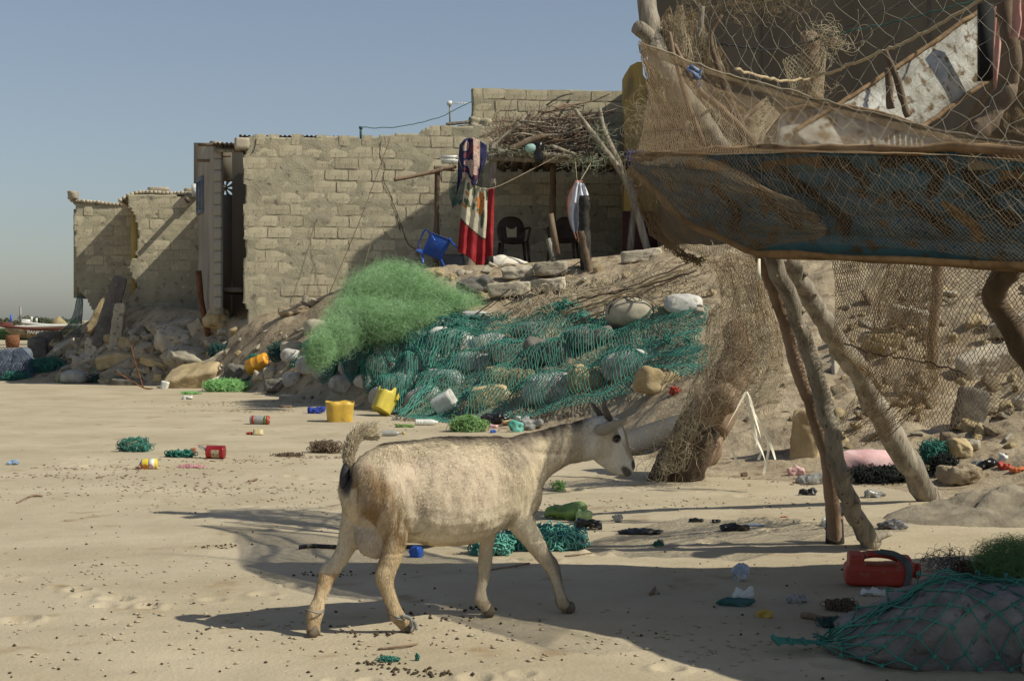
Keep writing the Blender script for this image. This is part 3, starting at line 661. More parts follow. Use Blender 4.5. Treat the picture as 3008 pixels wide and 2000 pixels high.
        mix(.6*(V[:, 0] > .25)*np.clip((px-(1606+(py-1610)*.36))/8, 0, 1)*(px > 1600)*(py > 1610)*(py < 1770)*(V[:, 1] < 0)*(V[:, 2] < .27), (.12, .105, .09))
        mix(.9*(V[:, 2] < .035), (.17, .13, .08)); mix(.5*(V[:, 2] < .075), (.35, .26, .15))
        sk = fbm(V[:, 0]*34, V[:, 1]*34, V[:, 2]*9, s=31, o=4); mix(.20*np.clip(.5+1.3*sk, 0, 1)*el(1330, 1420, 240, 130)*(V[:, 1] < .12), (.25, .205, .15))
        return np.clip(c*1.17*(1+.07*nf+.03*nz)[:, None], .01, .9)
    Cc = coat(V)
    a = me.color_attributes.new('coat', 'FLOAT_COLOR', 'POINT'); q = np.ones((nv, 4), np.float32); q[:, :3] = Cc; a.data.foreach_set('color', q.ravel())
    M_coat = mat('goat_coat', (.5, .4, .3), attr='coat', rough=.85, spec=.2, bump=.002, bscale=160, stretch=(1, 1, .5), sheen=.3)
    me.materials.clear(); me.materials.append(M_coat); me.polygons.foreach_set('use_smooth', np.ones(len(me.polygons), bool)); me.name = 'body'
    body = link('body', me, root)
    # short hair: flat blades lying back along the body
    me.calc_loop_triangles(); nt = len(me.loop_triangles); T = np.zeros(nt*3, np.int32); me.loop_triangles.foreach_get('vertices', T); T = T.reshape(-1, 3)
    ar = np.linalg.norm(np.cross(V[T[:, 1]]-V[T[:, 0]], V[T[:, 2]]-V[T[:, 0]]), axis=1)
    rg = np.random.default_rng(5); NH = 150000
    k = rg.choice(nt, NH, p=ar/ar.sum()); w = rg.dirichlet((1, 1, 1), NH)
    P = (V[T[k]]*w[..., None]).sum(1); Nh = (Nn[T[k]]*w[..., None]).sum(1); Nh /= np.linalg.norm(Nh, axis=1)[:, None]
    px, py = side(P); D = np.array([-1., 0, -.55])*np.ones((NH, 1)); D[P[:, 2] < .36] = [-.15, 0, -1]; D[(px > 1600)] = [-.5, 0, -.8]; D[px > 1760] = [.15, 0, -1]; D[(px < 1240) & (P[:, 2] > .36)] = [-.55, 0, -.9]
    D = D+rg.normal(0, .15, D.shape)+.18*np.stack([vn(P[:, 0]*11, P[:, 2]*11, s=4), 0*px, vn(P[:, 0]*11, P[:, 2]*11, s=7)], -1)
    D -= Nh*(D*Nh).sum(1)[:, None]; D /= np.linalg.norm(D, axis=1)[:, None]+1e-6
    Ln = .010*rg.uniform(.6, 1.4, NH); Ln[(px < 1240) & (P[:, 2] > .3)] *= 1.5; Ln[(px > 1740)] *= .55; Ln[P[:, 2] < .28] *= 1.15; Ln[(px > 1250) & (px < 1720) & (Nh[:, 2] > .75)] *= 1.5
    tip = P+(D*.93+Nh*rg.uniform(.06, .28, NH)[:, None])*Ln[:, None]; Sd = np.cross(D, Nh)*(.0011*rg.uniform(.6, 1.3, NH))[:, None]
    HV = np.stack([P-Sd, P+Sd, tip], 1).reshape(-1, 3); hc = np.repeat(coat(P)*rg.uniform(.80, 1.28, NH)[:, None], 3, 0)
    obj('short_hair', HV, [np.arange(NH*3).reshape(-1, 3)], M_coat, root, True, col=np.clip(hc, .01, .95))['kind'] = 'stuff'
    for q, cc in ((((1744, 1270), (1842, 1231), -.034, -.105, .027), (.30, .27, .215)), (((1757, 1246), (1736, 1204), .035, .08, .024), (.62, .55, .42))):
        V_, F_ = ear(*q); obj('ear', V_, F_, M_coat, root, True, col=np.array(cc)*(1+.12*vn(V_[:, 0]*60, V_[:, 1]*60, V_[:, 2]*60))[:, None])
    # hooves, horns, eye, tail, string
    M_hoof = mat('hoof', (.07, .055, .04), (.17, .135, .095), 20, .8, .002, 60); M_horn = mat('horn', (.07, .058, .05), (.15, .125, .105), 25, .6, .002, 90)
    for (px, py, l) in ((1206, 1849, -.055), (922, 1866, .05), (1676, 1794, -.05), (1440, 1806, .05)):
        hf = None
        for dl in (-.014, .014):
            c = gl(px, py, l+dl); z0 = c[2]
            P = np.array([[c[0]-.012, c[1], z0+.022], [c[0]-.002, c[1], z0+.012], [c[0]+.012, c[1], z0-.0]]); P[:, 2] = np.maximum(P[:, 2], .010)
            V_, F_ = tube(P, [.023, .026, .015], 10); V_[:, 2] = np.maximum(V_[:, 2], .0015); V_[:, 1] = c[1]+(V_[:, 1]-c[1])*.62
            hf = obj('hoof', V_, F_, M_hoof, root, True)
    for pts, rr in (([(1790, 1232, -.022), (1779, 1206, -.03), (1773, 1190, -.036), (1777, 1174, -.040)], [.0155, .0125, .009, .0045]), ([(1772, 1230, .018), (1757, 1210, .026), (1748, 1197, .032), (1739, 1184, .036)], [.0155, .0115, .008, .004])):
        P = catmull([gl(*p) for p in pts], 12); R_ = np.interp(np.linspace(0, 3, 12), range(4), rr)*(1+.05*np.sin(np.arange(12)*2.6))
        obj('horn', *tube(P, R_, 10), M_horn, root, True)
    M_eye = mat('eye', (.02, .012, .006), (.045, .025, .01), 30, .12, spec=.6)
    e = gl(1811, 1289, -.052); V_, F_ = tube([e+[0, .008, 0], e+[0, .002, 0], e+[0, -.003, 0], e+[0, -.006, 0]], [.0125, .0125, .0095, .004], 14); obj('eye', V_, F_, M_eye, root, True)
    V_, F_ = tube([e+[-.002, -.0065, -.001], e+[.002, -.0067, -.001]], [.004, .004], 8); obj('pupil', V_, F_, M_dark, bpy.data.objects['eye'])
    P = catmull([e+[-.016, -.003, .004], e+[-.006, -.0075, .0125], e+[.008, -.007, .0115], e+[.017, -.001, .002]], 10); obj('eyelid', *tube(P, [.002, .004, .0045, .0045, .0045, .0045, .0045, .004, .003, .002], 6), M_dark, root, True)
    rg = np.random.default_rng(8); A = []; B = []; Cq = []
    base = catmull([gl(1032, 1400, 0), gl(1026, 1350, 0), gl(1034, 1308, 0), gl(1050, 1284, 0), gl(1074, 1274, 0)], 30)
    n = 9000; t = rg.random(n)**.9*29; ii = t.astype(int).clip(0, 28); Pb = base[ii]+(base[ii+1]-base[ii])*(t-ii)[:, None]; Tt = base[ii+1]-base[ii]; Tt /= np.linalg.norm(Tt, axis=1)[:, None]
    off = rg.normal(size=(n, 3)); off -= Tt*(off*Tt).sum(1)[:, None]; off /= np.linalg.norm(off, axis=1)[:, None]; P = Pb+off*.011
    Ds = Tt*1.0+off*rg.uniform(.1, .55, n)[:, None]+np.array([-.02, 0, .05]); Ds /= np.linalg.norm(Ds, axis=1)[:, None]; Lh = rg.uniform(.022, .050, n)*(.6+.7*t/29)
    for s_ in range(3):
        Q = P+Ds*(Lh/3)[:, None]; A.append(P); B.append(Q); P = Q; Ds = Ds+rg.normal(0, .1, Ds.shape)+[.05, 0, -.03]; Ds /= np.linalg.norm(Ds, axis=1)[:, None]
        Cq.append(np.where((rg.random(n) < .10)[:, None], [.2, .15, .1], [.72, .62, .45])*rg.uniform(.7, 1.2, n)[:, None])
    V_, F_ = edges_tubes(np.concatenate(A), np.concatenate(B), .0009)
    tl = obj('tail', *tube(base, np.linspace(.018, .007, 30), 8), M_coat, root, True, col=np.array([.5, .42, .3]))
    obj('tail_hair', V_, F_, M_coat, tl, col=np.repeat(np.concatenate(Cq), 6, 0))['kind'] = 'stuff'
    tb = catmull([gl(1022, 1352, 0), gl(1014, 1390, -.005), gl(1008, 1420, -.01), gl(1004, 1434, -.01)], 10)
    obj('tail_base', *tube(tb, [.012, .014, .017, .018, .018, .016, .014, .012, .008, .004], 9), mat('dark_skin', (.03, .028, .03), (.06, .055, .06), 20, .6), root, True)
    tz = mat('hobble_string', (.14, .14, .13), (.25, .25, .23), 20)
    sb = MB()
    for (px, py, l, r_) in ((1164, 1806, -.055, .031), (1168, 1812, -.055, .032), (924, 1792, .05, .034)):
        c = gl(px, py, l); th = np.linspace(0, 2*math.pi, 18); sb.add(*tube(np.stack([c[0]+r_*np.cos(th), c[1]+r_*.9*np.sin(th), c[2]+.006*np.sin(th*2+1)], -1), .0032, 5))
    c = gl(1200, 1822, -.085); sb.add(*tube(catmull([c+[-.03, 0, .02], c+[0, -.012, .012], c+[.012, -.01, -.02], c+[.004, -.012, -.04]], 10), .006, 6, squash=.5))
    c2 = gl(1206, 1826, -.09); sb.add(*tube(catmull([c2+[-.02, 0, .02], c2+[.012, -.01, .0], c2+[.02, -.01, -.03]], 10), .005, 6, squash=.5))
    hb = sb.build('hobble_string', tz, root); hb['kind'] = 'stuff'
build_goat()
# ---------------------------------------------------------------- the boat on its props
def strip_net(name, rows, nu, nv, r, m, parent=None, fold=0., ff=(3, 2), **k):
    C = wctrl(rows)
    def fn(u, v):
        P = csurf(C, u, v)
        if fold: P = P+np.stack([0*u, fold*fbm(u*ff[0], v*ff[1], s=int(nu)), fold*.5*fbm(u*ff[0]+5, v*ff[1], s=int(nu)+1)], -1)
        return P
    return net(name, fn, nu, nv, r, m, parent, **k), fn
TIPX, TIPY, AX, AY = .54, 6.55, .87, -.49
def hull_pt(s, side, t):
    """s along the boat from the bow, side -1 near / +1 far, t 0 keel..1 gunwale"""
    s = np.asarray(s, float)
    w = np.interp(s, [0, .15, .56, 1, 1.6, 2.1, 2.7, 4, 7], [.03, .12, .30, .44, .55, .70, 1.08, 1.25, 1.25])*np.where(np.asarray(side) > 0, np.interp(s, [0, .6, 1.4, 2.4], [1, 1.15, 1.7, 1.75]), 1)  # unseen stretch widened, far side most, to cast a broader shadow
    zt = np.interp(s, [0, .5, 1, 2, 4, 7], [1.835, 1.82, 1.79, 1.70, 1.62, 1.66])
    zk = np.interp(s, [0, .08, .25, .56, 1, 2, 4, 7], [1.79, 1.73, 1.56, 1.425, 1.40, 1.325, 1.2, 1.15])
    kw = np.interp(s, [0, .3, 1, 3], [.25, .28, .42, .5])
    q = w*(kw+(1-kw)*np.asarray(t)**.8)*side
    return np.stack([TIPX+AX*s-AY*q*1., TIPY+AY*s+AX*q, zk+(zt-zk)*t], -1)
def build_boat():
    root = thing('fishing_boat', 'blue painted wooden boat bow held up on poles, draped in brown net', 'boat', (TIPX, TIPY, 0))
    off = -np.array([TIPX, TIPY, 0])
    S_ = np.linspace(0, 7, 120)
    mb = MB()
    for sd in (-1, 1):
        for k in range(5):                               # planks, each slightly lapped
            t0, t1 = k/5, (k+1)/5
            a, b = hull_pt(S_, sd, t0), hull_pt(S_, sd, t1); nrm = np.array([-AY*sd, AX*sd, -.6]); nrm /= np.linalg.norm(nrm)
            V = np.concatenate([a+nrm*.004, b-nrm*.000, b-nrm*.03, a-nrm*.03])+off; n = len(S_); i = np.arange(n-1)
            F = np.concatenate([np.stack([i+q*n, i+1+q*n, i+1+((q+1) % 4)*n, i+((q+1) % 4)*n], -1) for q in range(4)])
            e = np.array([[0, n, 2*n, 3*n], [n-1, 4*n-1, 3*n-1, 2*n-1]])
            pl = obj('plank', V, [F, e], M_blueboat, root)
    V = np.concatenate([hull_pt(S_, -1, 0), hull_pt(S_, 1, 0)])+off; n = len(S_); i = np.arange(n-1)
    V = np.concatenate([V, V+[0, 0, .03]])
    F = [np.stack([i, i+1, i+n+1, i+n], -1), np.stack([i+2*n, i+3*n, i+3*n+1, i+2*n+1], -1)]
    obj('bottom', V, F, M_blueboat, root)
    for sd in (-1, 1):
        P = hull_pt(S_, sd, 1.0)+off+np.array([0, 0, .006]); P[:, 2] += .010*vn(S_*4, S_*0, s=14)+.005*vn(S_*13, S_*0, s=15)
        V, F = tube(P, .015+.005*vn(S_*3, S_*0, s=4), 8, jag=.5, seed=3); obj('gunwale', V, F, M_orange_w, root)
        P = hull_pt(S_, sd, 0.0)+off; P[:, 2] += .006*vn(S_*5, S_*0, s=8)
        V, F = tube(P, .016+.005*vn(S_*4, S_*0, s=9), 8, jag=.3, seed=5); obj('keel_strip', V, F, M_orange_w, root)
    mb = MB()
    for s_ in (1.6, 2.7, 3.9, 5.2):
        a, b = hull_pt(s_, -1, .9)+off, hull_pt(s_, 1, .9)+off
        V, F = box(-.08, .08, 0, np.linalg.norm(b-a), -.02, .02); V = V@Rz(math.atan2(AX, -AY)-math.pi/2).T+a; obj('thwart', V, F, M_wood, root)
    # painted strokes and patches on the near side, thin raised paint
    def paint(pts, w, m, nm='painted_mark', lift=.006):
        P = catmull([(s, t, 0) for s, t in pts], 16)
        d = np.gradient(P, axis=0)[:, :2]*np.array([1., .42]); d /= np.linalg.norm(d, axis=1)[:, None]; nn = np.stack([-d[:, 1], d[:, 0]], -1)
        ww = w*(.75+.35*vn(np.arange(16)*.5+pts[0][0]*9, np.zeros(16), s=3)); ww[0] *= .6; ww[-1] *= .5
        Lf, Rt = P[:, :2]+nn*ww[:, None]/np.array([1, .42]), P[:, :2]-nn*ww[:, None]/np.array([1, .42])
        nrm = np.array([AY, -AX, -.6]); nrm /= np.linalg.norm(nrm)
        A, B = hull_pt(Lf[:, 0], -1, np.clip(Lf[:, 1], .03, .97))+nrm*lift+off, hull_pt(Rt[:, 0], -1, np.clip(Rt[:, 1], .03, .97))+nrm*lift+off
        i = np.arange(15); obj(nm, np.concatenate([A, B]), [np.stack([i, i+1, i+17, i+16], -1)], m, root)
    for pts, w in (([(.42, .62), (.52, .42), (.50, .22)], .03), ([(.62, .72), (.70, .5), (.82, .25)], .035), ([(.74, .85), (.88, .60), (1.0, .35), (1.0, .2)], .030), ([(.95, .9), (1.05, .85), (1.13, .68)], .03),
                   ([(1.18, .88), (1.30, .93), (1.40, .80), (1.36, .62)], .03), ([(1.22, .62), (1.32, .45), (1.42, .25)], .025), ([(1.50, .85), (1.56, .60), (1.66, .35)], .028), ([(1.58, .66), (1.70, .72), (1.76, .45), (1.84, .22)], .026),
                   ([(1.84, .82), (1.96, .9), (2.05, .72), (1.95, .60), (2.06, .42), (2.14, .30)], .024), ([(1.9, .5), (1.99, .42), (1.97, .25)], .02), ([(2.2, .85), (2.24, .55), (2.38, .35)], .028), ([(2.45, .8), (2.5, .5), (2.62, .3)], .03)):
        paint(pts, w, M_black_p)
    for pts, w in (([(.3, .9), (.42, .86), (.52, .88)], .03), ([(.66, .84), (.84, .90), (1.0, .86)], .022), ([(1.62, .80), (1.74, .76), (1.83, .70)], .028), ([(1.40, .55), (1.5, .35), (1.52, .2)], .03), ([(2.0, .35), (2.08, .2), (2.2, .12)], .03)):
        paint(pts, w, M_ochre_p, lift=.004)
    return root
boat = build_boat()
def log(name, label, pts, R, m, n=40, jag=.12, knots=0, seed=0, cat='pole', forks=(), P3=None, squash=None):
    root = thing(name, label, cat, tuple(P3[0]) if P3 is not None else tuple(W(*pts[0])))
    b = np.array(P3 if P3 is not None else [W(*p) for p in pts], float); o = b[0].copy(); P = catmull(b, n)-o
    P = P+.25*np.mean(R)*np.stack([vn(np.arange(n)*.35+seed, np.zeros(n), s=seed), vn(np.arange(n)*.35, np.zeros(n)+3, s=seed+1), np.zeros(n)], -1)
    Rr = np.interp(np.linspace(0, 1, n), np.linspace(0, 1, len(R)), R)*(1+jag*.6*vn(np.arange(n)*.6, np.zeros(n), s=seed+2))
    V, F = tube(P, Rr, 12, jag=jag, seed=seed, squash=squash); tr = obj('trunk', V, F, m, root, True)
    rg = np.random.default_rng(seed+50); 
    for q in range(knots):
        k = int(rg.integers(2, n-2)); a = rg.uniform(0, 2*math.pi); d = np.array([math.cos(a), math.sin(a)*.9-.35, .15]); d /= np.linalg.norm(d)
        c = P[k]+d*Rr[k]*.72; V, F = tube([c, c+d*Rr[k]*.42, c+d*Rr[k]*.62], [Rr[k]*.42, Rr[k]*.26, Rr[k]*.17], 7); kn = obj('knot', V, F, m, tr, True)
        V, F = tube([c+d*Rr[k]*.58, c+d*Rr[k]*.66], [Rr[k]*.15, Rr[k]*.12], 6); obj('knot_core', V, F, M_woodD, tr)
    for (pa, pb, r0, r1) in forks:
        A, B = np.array(W(*pa))-o, np.array(W(*pb))-o; V, F = tube(catmull([A, (A+B)/2+[0.01, 0, .01], B], 8), np.linspace(r0, r1, 8), 9, jag=.15, seed=seed); obj('branch_stub', V, F, m, root, True)
    return root
def foot(px, py):
    g = G(px, py); return g
log('prop_pole', 'pale knotty pole propping the boat bow, in front of the reddish pole', [(2560, 1602, 7.74), (2480, 1430, 7.6), (2425, 1200, 7.45), (2350, 960, 7.3), (2262, 740, 7.1)], [.050, .047, .043, .040, .042], M_wood, 60, .13, 26, 3, forks=[((2555, 1590, 7.7), (2618, 1566, 7.72), .028, .012)])
log('prop_pole', 'slender reddish brown pole with a charred foot beside the pale knotty pole', [(2452, 1592, 7.84), (2440, 1400, 7.7), (2400, 1250, 7.6), (2345, 1080, 7.5), (2280, 870, 7.35), (2235, 740, 7.2)], [.040, .036, .032, .034, .033, .032], M_bark, 60, .10, 10, 5)
g0 = W(2452, 1592, 7.84); V, F = tube([g0+[0, 0, -.06], g0+[0.0, 0, .05], g0+[-.004, 0, .20]], [.052, .046, .043], 12, jag=.1); obj('charred_foot', V-g0, F, M_char, bpy.data.objects['prop_pole.001'], True)
log('prop_log', 'thick grey driftwood log leaning under the boat from the right', [(2735, 1478, 9.6), (2620, 1270, 9.35), (2510, 1080, 9.1), (2430, 960, 8.9), (2370, 860, 8.7), (2290, 735, 8.4)], [.076, .074, .068, .062, .058, .055], M_wood, 60, .14, 6, 9)
log('stump', 'massive leaning trunk with a rotten dark base, hung with nets', [(1985, 1400, 11.0), (2050, 1290, 11.05), (2120, 1180, 11.1), (2165, 1060, 11.2), (2180, 960, 11.3)], [.175, .165, .15, .125, .08], M_bark, 40, .2, 2, 11, cat='trunk', forks=[((2060, 1210, 11.0), (2150, 1165, 10.85), .12, .10)])
g0 = W(1985, 1400, 11.0); V, F = tube([g0+[-.02, 0, -.1], g0+[.04, 0, .1], g0+[.12, .01, .26], g0+[.17, .02, .38]], [.20, .188, .176, .160], 16, jag=.22, seed=6); obj('rotten_base', V-g0, F, mat('rotten_wood', (.03, .022, .015), (.12, .085, .055), 12, .9, .012, 40, stretch=(1, 1, .3)), bpy.data.objects['stump'], True)
log('fence_pole', 'thin dark pole standing upright behind the hanging net', [(2735, 1085, 11.5), (2745, 950, 11.5), (2760, 770, 11.5)], [.045, .04, .042], M_woodD, 20, .12, 2, 14)
log('crooked_log', 'dark crooked trunk under the boat at the right edge', [(3060, 1120, 7.4), (2990, 990, 7.3), (2925, 880, 7.2), (2960, 800, 7.1), (3000, 740, 7.0)], [.06, .058, .055, .06, .05], M_woodD, 30, .14, 3, 15)
log('tall_post', 'tall bleached post with a stub branch rising into the sky, wrapped in net', [(2150, 470, 7.6), (2040, 320, 7.75), (1960, 200, 7.9), (1912, 100, 8.0), (1902, -60, 8.1)], [.036, .042, .050, .056, .050], M_wood, 40, .12, 3, 17, forks=[((1915, 130, 7.98), (1868, 80, 7.9), .045, .038)])
log('net_pole', 'thin stick tied with a blue rag inside the net beside the bleached post', [(2090, 470, 7.5), (2030, 330, 7.55), (1985, 180, 7.6), (1965, 95, 7.6)], [.013, .014, .012, .011], M_bark, 24, .15, 3, 19)
log('net_pole', 'hooked grey branch rising behind the fine net', [(2230, 460, 7.9), (2160, 330, 7.95), (2110, 200, 8.0), (2088, 110, 8.0), (2120, 45, 8.0)], [.016, .017, .016, .013, .009], M_woodD, 30, .15, 4, 21)
log('net_pole', 'forked dark stick crossing the net behind the hull top', [(2195, 455, 7.7), (2160, 350, 7.72), (2120, 270, 7.75)], [.018, .014, .010], M_woodD, 24, .15, 4, 22)
log('net_pole', 'long pale stick slanting under the net from the post to the boat', [(2240, 450, 7.4), (2130, 330, 7.5), (2050, 260, 7.6), (1980, 130, 7.7)], [.020, .018, .014, .010], M_bark, 30, .12, 4, 24)
log('stub_post', 'reddish stub post with frayed rope in front of the grey building', [(2390, 300, 9.2), (2385, 180, 9.2), (2382, 95, 9.2)], [.055, .052, .050], M_bark, 20, .15, 3, 25)
log('curved_rib', 'heavy curved tree trunk leaning in front of the white plank', [(2860, 400, 7.2), (2925, 320, 7.2), (2968, 220, 7.15), (2962, 110, 7.1), (2950, -60, 7.1)], [.050, .05, .046, .040, .036], M_woodD, 40, .12, 3, 27, cat='trunk')
log('tie_stick', 'dark stick standing across the white plank', [(2665, 345, 7.9), (2640, 250, 7.9), (2600, 150, 7.9)], [.018, .018, .014], M_woodD, 16, .2, 2, 28)
log('tie_stick', 'short dark prop beside the stick across the white plank', [(2618, 320, 7.95), (2605, 200, 7.95)], [.022, .018], M_woodD, 12, .2, 2, 29)
log('white_peg', 'short pale stick dangling in the net beside the tall post', [(2050, 115, 7.7), (2060, 70, 7.7), (2065, 20, 7.7)], [.008, .014, .012], M_wood, 10, .15, 0, 30, cat='stick')
# white plank of another boat
def white_plank():
    root = thing('white_boat_plank', 'broad weathered white plank slanting up behind the net', 'plank', (0, 0, 0))
    C = [W(2330, 395, 8.1), W(2500, 290, 8.25), W(2700, 160, 8.4), W(2890, 30, 8.55)]
    D = [W(2480, 500, 8.0), W(2560, 462, 8.12), W(2722, 355, 8.28), W(2900, 232, 8.45)]
    C, D = catmull(C, 40), catmull(D, 40); nrm = np.array([.15, -.9, .4]); nrm /= np.linalg.norm(nrm)
    C[:, 2] += .006*vn(np.arange(40)*.6, np.zeros(40), s=3); D[:, 2] += .012*vn(np.arange(40)*.6, np.zeros(40), s=4)
    V = np.concatenate([C, D, D-nrm*.035, C-nrm*.035]); i = np.arange(39)
    F = np.concatenate([np.stack([i+q*40, i+1+q*40, i+1+((q+1) % 4)*40, i+((q+1) % 4)*40], -1) for q in range(4)])
    obj('plank', V, [F, np.array([[0, 40, 80, 120], [39, 159, 119, 79]])], M_white_b, root)
    for E, dz in ((C, .012), (D, -.012)):
        obj('rim', *tube(E+nrm*.004+[0, 0, dz], .013, 6, jag=.4, seed=2), M_orange_w, root)
white_plank()
def side_boat():
    root = thing('white_boat', 'white painted boat side lying behind the fine net above the blue hull', 'boat', (0, 0, 0))
    C = catmull([W(2300, 330, 8.3), W(2440, 315, 8.2), W(2600, 345, 8.05), W(2750, 400, 7.9), W(2830, 440, 7.8)], 40); D = catmull([W(2250, 560, 8.2), W(2400, 560, 8.1), W(2600, 560, 7.95), W(2760, 560, 7.8), W(2850, 560, 7.7)], 40)
    nrm = np.array([.1, -.95, .3]); V = np.concatenate([C, D, D-nrm*.04, C-nrm*.04]); i = np.arange(39)
    F = np.concatenate([np.stack([i+q*40, i+1+q*40, i+1+((q+1) % 4)*40, i+((q+1) % 4)*40], -1) for q in range(4)])
    obj('side', V, [F, np.array([[0, 40, 80, 120], [39, 159, 119, 79]])], M_white_b, root)
    obj('rim', *tube(C+[0, -.01, .01], .014, 6, jag=.4, seed=2), M_orange_w, root)
side_boat()
# hanging nets
def nets():
    r1 = .0013
    nt = thing('fine_net', 'fine brown net stretched from the bleached post down over the blue boat', 'fishing net', (0, 0, 0))
    rows = [[(1880, 128, 7.6), (2120, 215, 7.4), (2400, 292, 7.1), (2700, 372, 6.5), (3090, 440, 5.7)],
            [(1905, 260, 7.3), (2130, 300, 7.2), (2400, 380, 6.8), (2700, 440, 6.2), (3090, 490, 5.4)],
            [(1875, 440, 6.35), (2120, 450, 5.9), (2400, 452, 5.6), (2700, 458, 5.2), (3090, 462, 4.75)],
            [(1880, 560, 6.35), (2120, 600, 5.92), (2400, 600, 5.62), (2700, 620, 5.2), (3090, 650, 4.75)],
            [(1960, 680, 6.4), (2140, 720, 6.0), (2400, 720, 5.7), (2700, 740, 5.3), (3090, 790, 4.9)]]
    strip_net('mesh', rows[:3], 150, 46, .0012, M_netbr, nt, fold=.016, ff=(5, 3), seed=3, jit=.4)
    strip_net('mesh', rows[2:], 112, 38, .00066, M_netbr, nt, fold=.02, ff=(4, 2), seed=3, jit=.45, hole=.02)
    rows = [[(p[0], p[1]-3+(-2), p[2]) for p in rows[0]], [(p[0], p[1]+25, p[2]) for p in rows[0]]]
    strip_net('doubled_edge', rows, 260, 12, .0012, M_netbr, nt, seed=9, jit=.8, fold=.008)
    e = catmull([W(p[0], p[1]-3, p[2]) for p in [(1880, 128, 7.6), (2120, 215, 7.4), (2400, 292, 7.1), (2700, 372, 6.5), (3090, 440, 5.7)]], 60); e[:, 2] += .008*vn(np.arange(60)*.8, np.zeros(60), s=2)
    obj('edge_cord', *tube(e, .0045, 6), M_netpale, nt)
    nb = thing('bow_net', 'second brown net bunched around the boat bow', 'fishing net', (0, 0, 0))
    rows = [[(1925, 330, 7.5), (2000, 380, 7.3), (2090, 430, 7.0), (2180, 470, 6.6)],
            [(1855, 470, 6.45), (1950, 465, 6.15), (2080, 475, 5.9), (2260, 550, 5.7)],
            [(1868, 560, 6.45), (1960, 560, 6.1), (2100, 560, 5.86), (2400, 630, 5.52)],
            [(1905, 650, 6.45), (1980, 655, 6.1), (2130, 665, 5.9), (2430, 690, 5.56)],
            [(1960, 730, 6.5), (2040, 745, 6.2), (2160, 750, 6.05), (2400, 710, 5.7)]]
    strip_net('mesh', rows, 54, 58, .00085, M_netbr, nb, fold=.03, ff=(4, 5), seed=5, jit=.5)
    for k, q in enumerate(([(1905, 250, 7.4), (1935, 420, 6.9), (1870, 480, 6.65), (1880, 590, 6.6), (1925, 690, 6.7)], [(1885, 130, 7.6), (1925, 260, 7.4), (2000, 380, 7.2), (2080, 470, 6.7), (2200, 560, 6.2), (2400, 640, 5.85)], [(1930, 690, 6.6), (1990, 740, 6.6), (2060, 770, 6.7)])):
        P = catmull([W(*p) for p in q], 50); A = []; B = []
        for s_ in range(16):
            o = .018*np.stack([fbm(np.arange(50)*.25+s_*9, np.zeros(50), s=s_+k*20), fbm(np.arange(50)*.25+s_*5, np.zeros(50)+9, s=s_), fbm(np.arange(50)*.25, np.zeros(50)+s_, s=s_+5)], -1); Q = P+o; A.append(Q[:-1]); B.append(Q[1:])
        obj('gathered_fold', *edges_tubes(np.concatenate(A), np.concatenate(B), .002), M_netbr, nb)
    # left drape of the tall post
    lp = thing('post_net', 'tangled tan net hanging down from the top of the bleached post', 'fishing net', (0, 0, 0))
    rows = [[(1935, 60, 8.1), (1990, 40, 8.1), (2060, 80, 8.2), (2120, 180, 8.2)],
            [(1930, 170, 8.1), (1990, 200, 8.0), (2070, 230, 8.1), (2170, 290, 8.1)],
            [(1920, 300, 8.0), (1990, 330, 7.9), (2080, 350, 8.0), (2240, 380, 8.0)],
            [(1895, 440, 7.9), (1990, 450, 7.8), (2100, 460, 7.8), (2290, 470, 7.9)]]
    strip_net('mesh', rows, 60, 70, .0014, M_netbr, lp, fold=.09, ff=(6, 4), seed=6, jit=.8)
    strip_net('mesh', [[(c[0]+10, c[1]+15, c[2]-.1) for c in r_] for r_ in rows], 50, 60, .0014, M_netpale, lp, fold=.11, ff=(7, 5), seed=16, jit=1)
    rows = [[(2230, 290, 8.0), (2290, 330, 8.0)], [(2130, 400, 7.9), (2250, 400, 7.8)], [(2100, 470, 7.8), (2230, 470, 7.7)]]
    strip_net('mesh', rows, 26, 40, .0015, M_netpale, lp, fold=.05, seed=19, jit=.8)
    def st(rg, n): t = rg.random(n); c = catmull([W(2010, 40, 8), W(1990, 120, 8), W(1920, 300, 7.8), (W(1875, 400, 7.6)), W(1885, 480, 7.4)], 50); return c[(t*49).astype(int)]+rg.normal(0, .03, (n, 3))
    obj('loose_twine', *curls(170, st, .022, 14, .5, .0009, 3, drift=np.array([-.06, 0, -.08])), M_netpale, lp)
    def st(rg, n): t = rg.random(n); return W(2000, 40, 8)+(W(2350, 15, 8.2)-W(2000, 40, 8))*t[:, None]+rg.normal(0, .025, (n, 3))
    obj('loose_twine', *curls(110, st, .02, 12, .6, .0008, 4), M_netbr, lp)
    for p, a, b in (((2048, 210), .03, 14), ((2050, 235), .022, 9)):
        c = W(p[0]+3, p[1]+5, 7.45); P = c+np.random.default_rng(b).normal(0, .02, (9, 3)); obj('blue_rag', *tube(catmull(P, 20), .008, 6, jag=.5), mat('blue_rag', (.12, .17, .33), (.3, .36, .5), 20), bpy.data.objects['net_pole'], loc=-np.array(bpy.data.objects['net_pole'].location))
    # big-mesh net across the top
    bn = thing('large_mesh_net', 'wide diamond net of pale nylon line across the upper right', 'fishing net', (0, 0, 0))
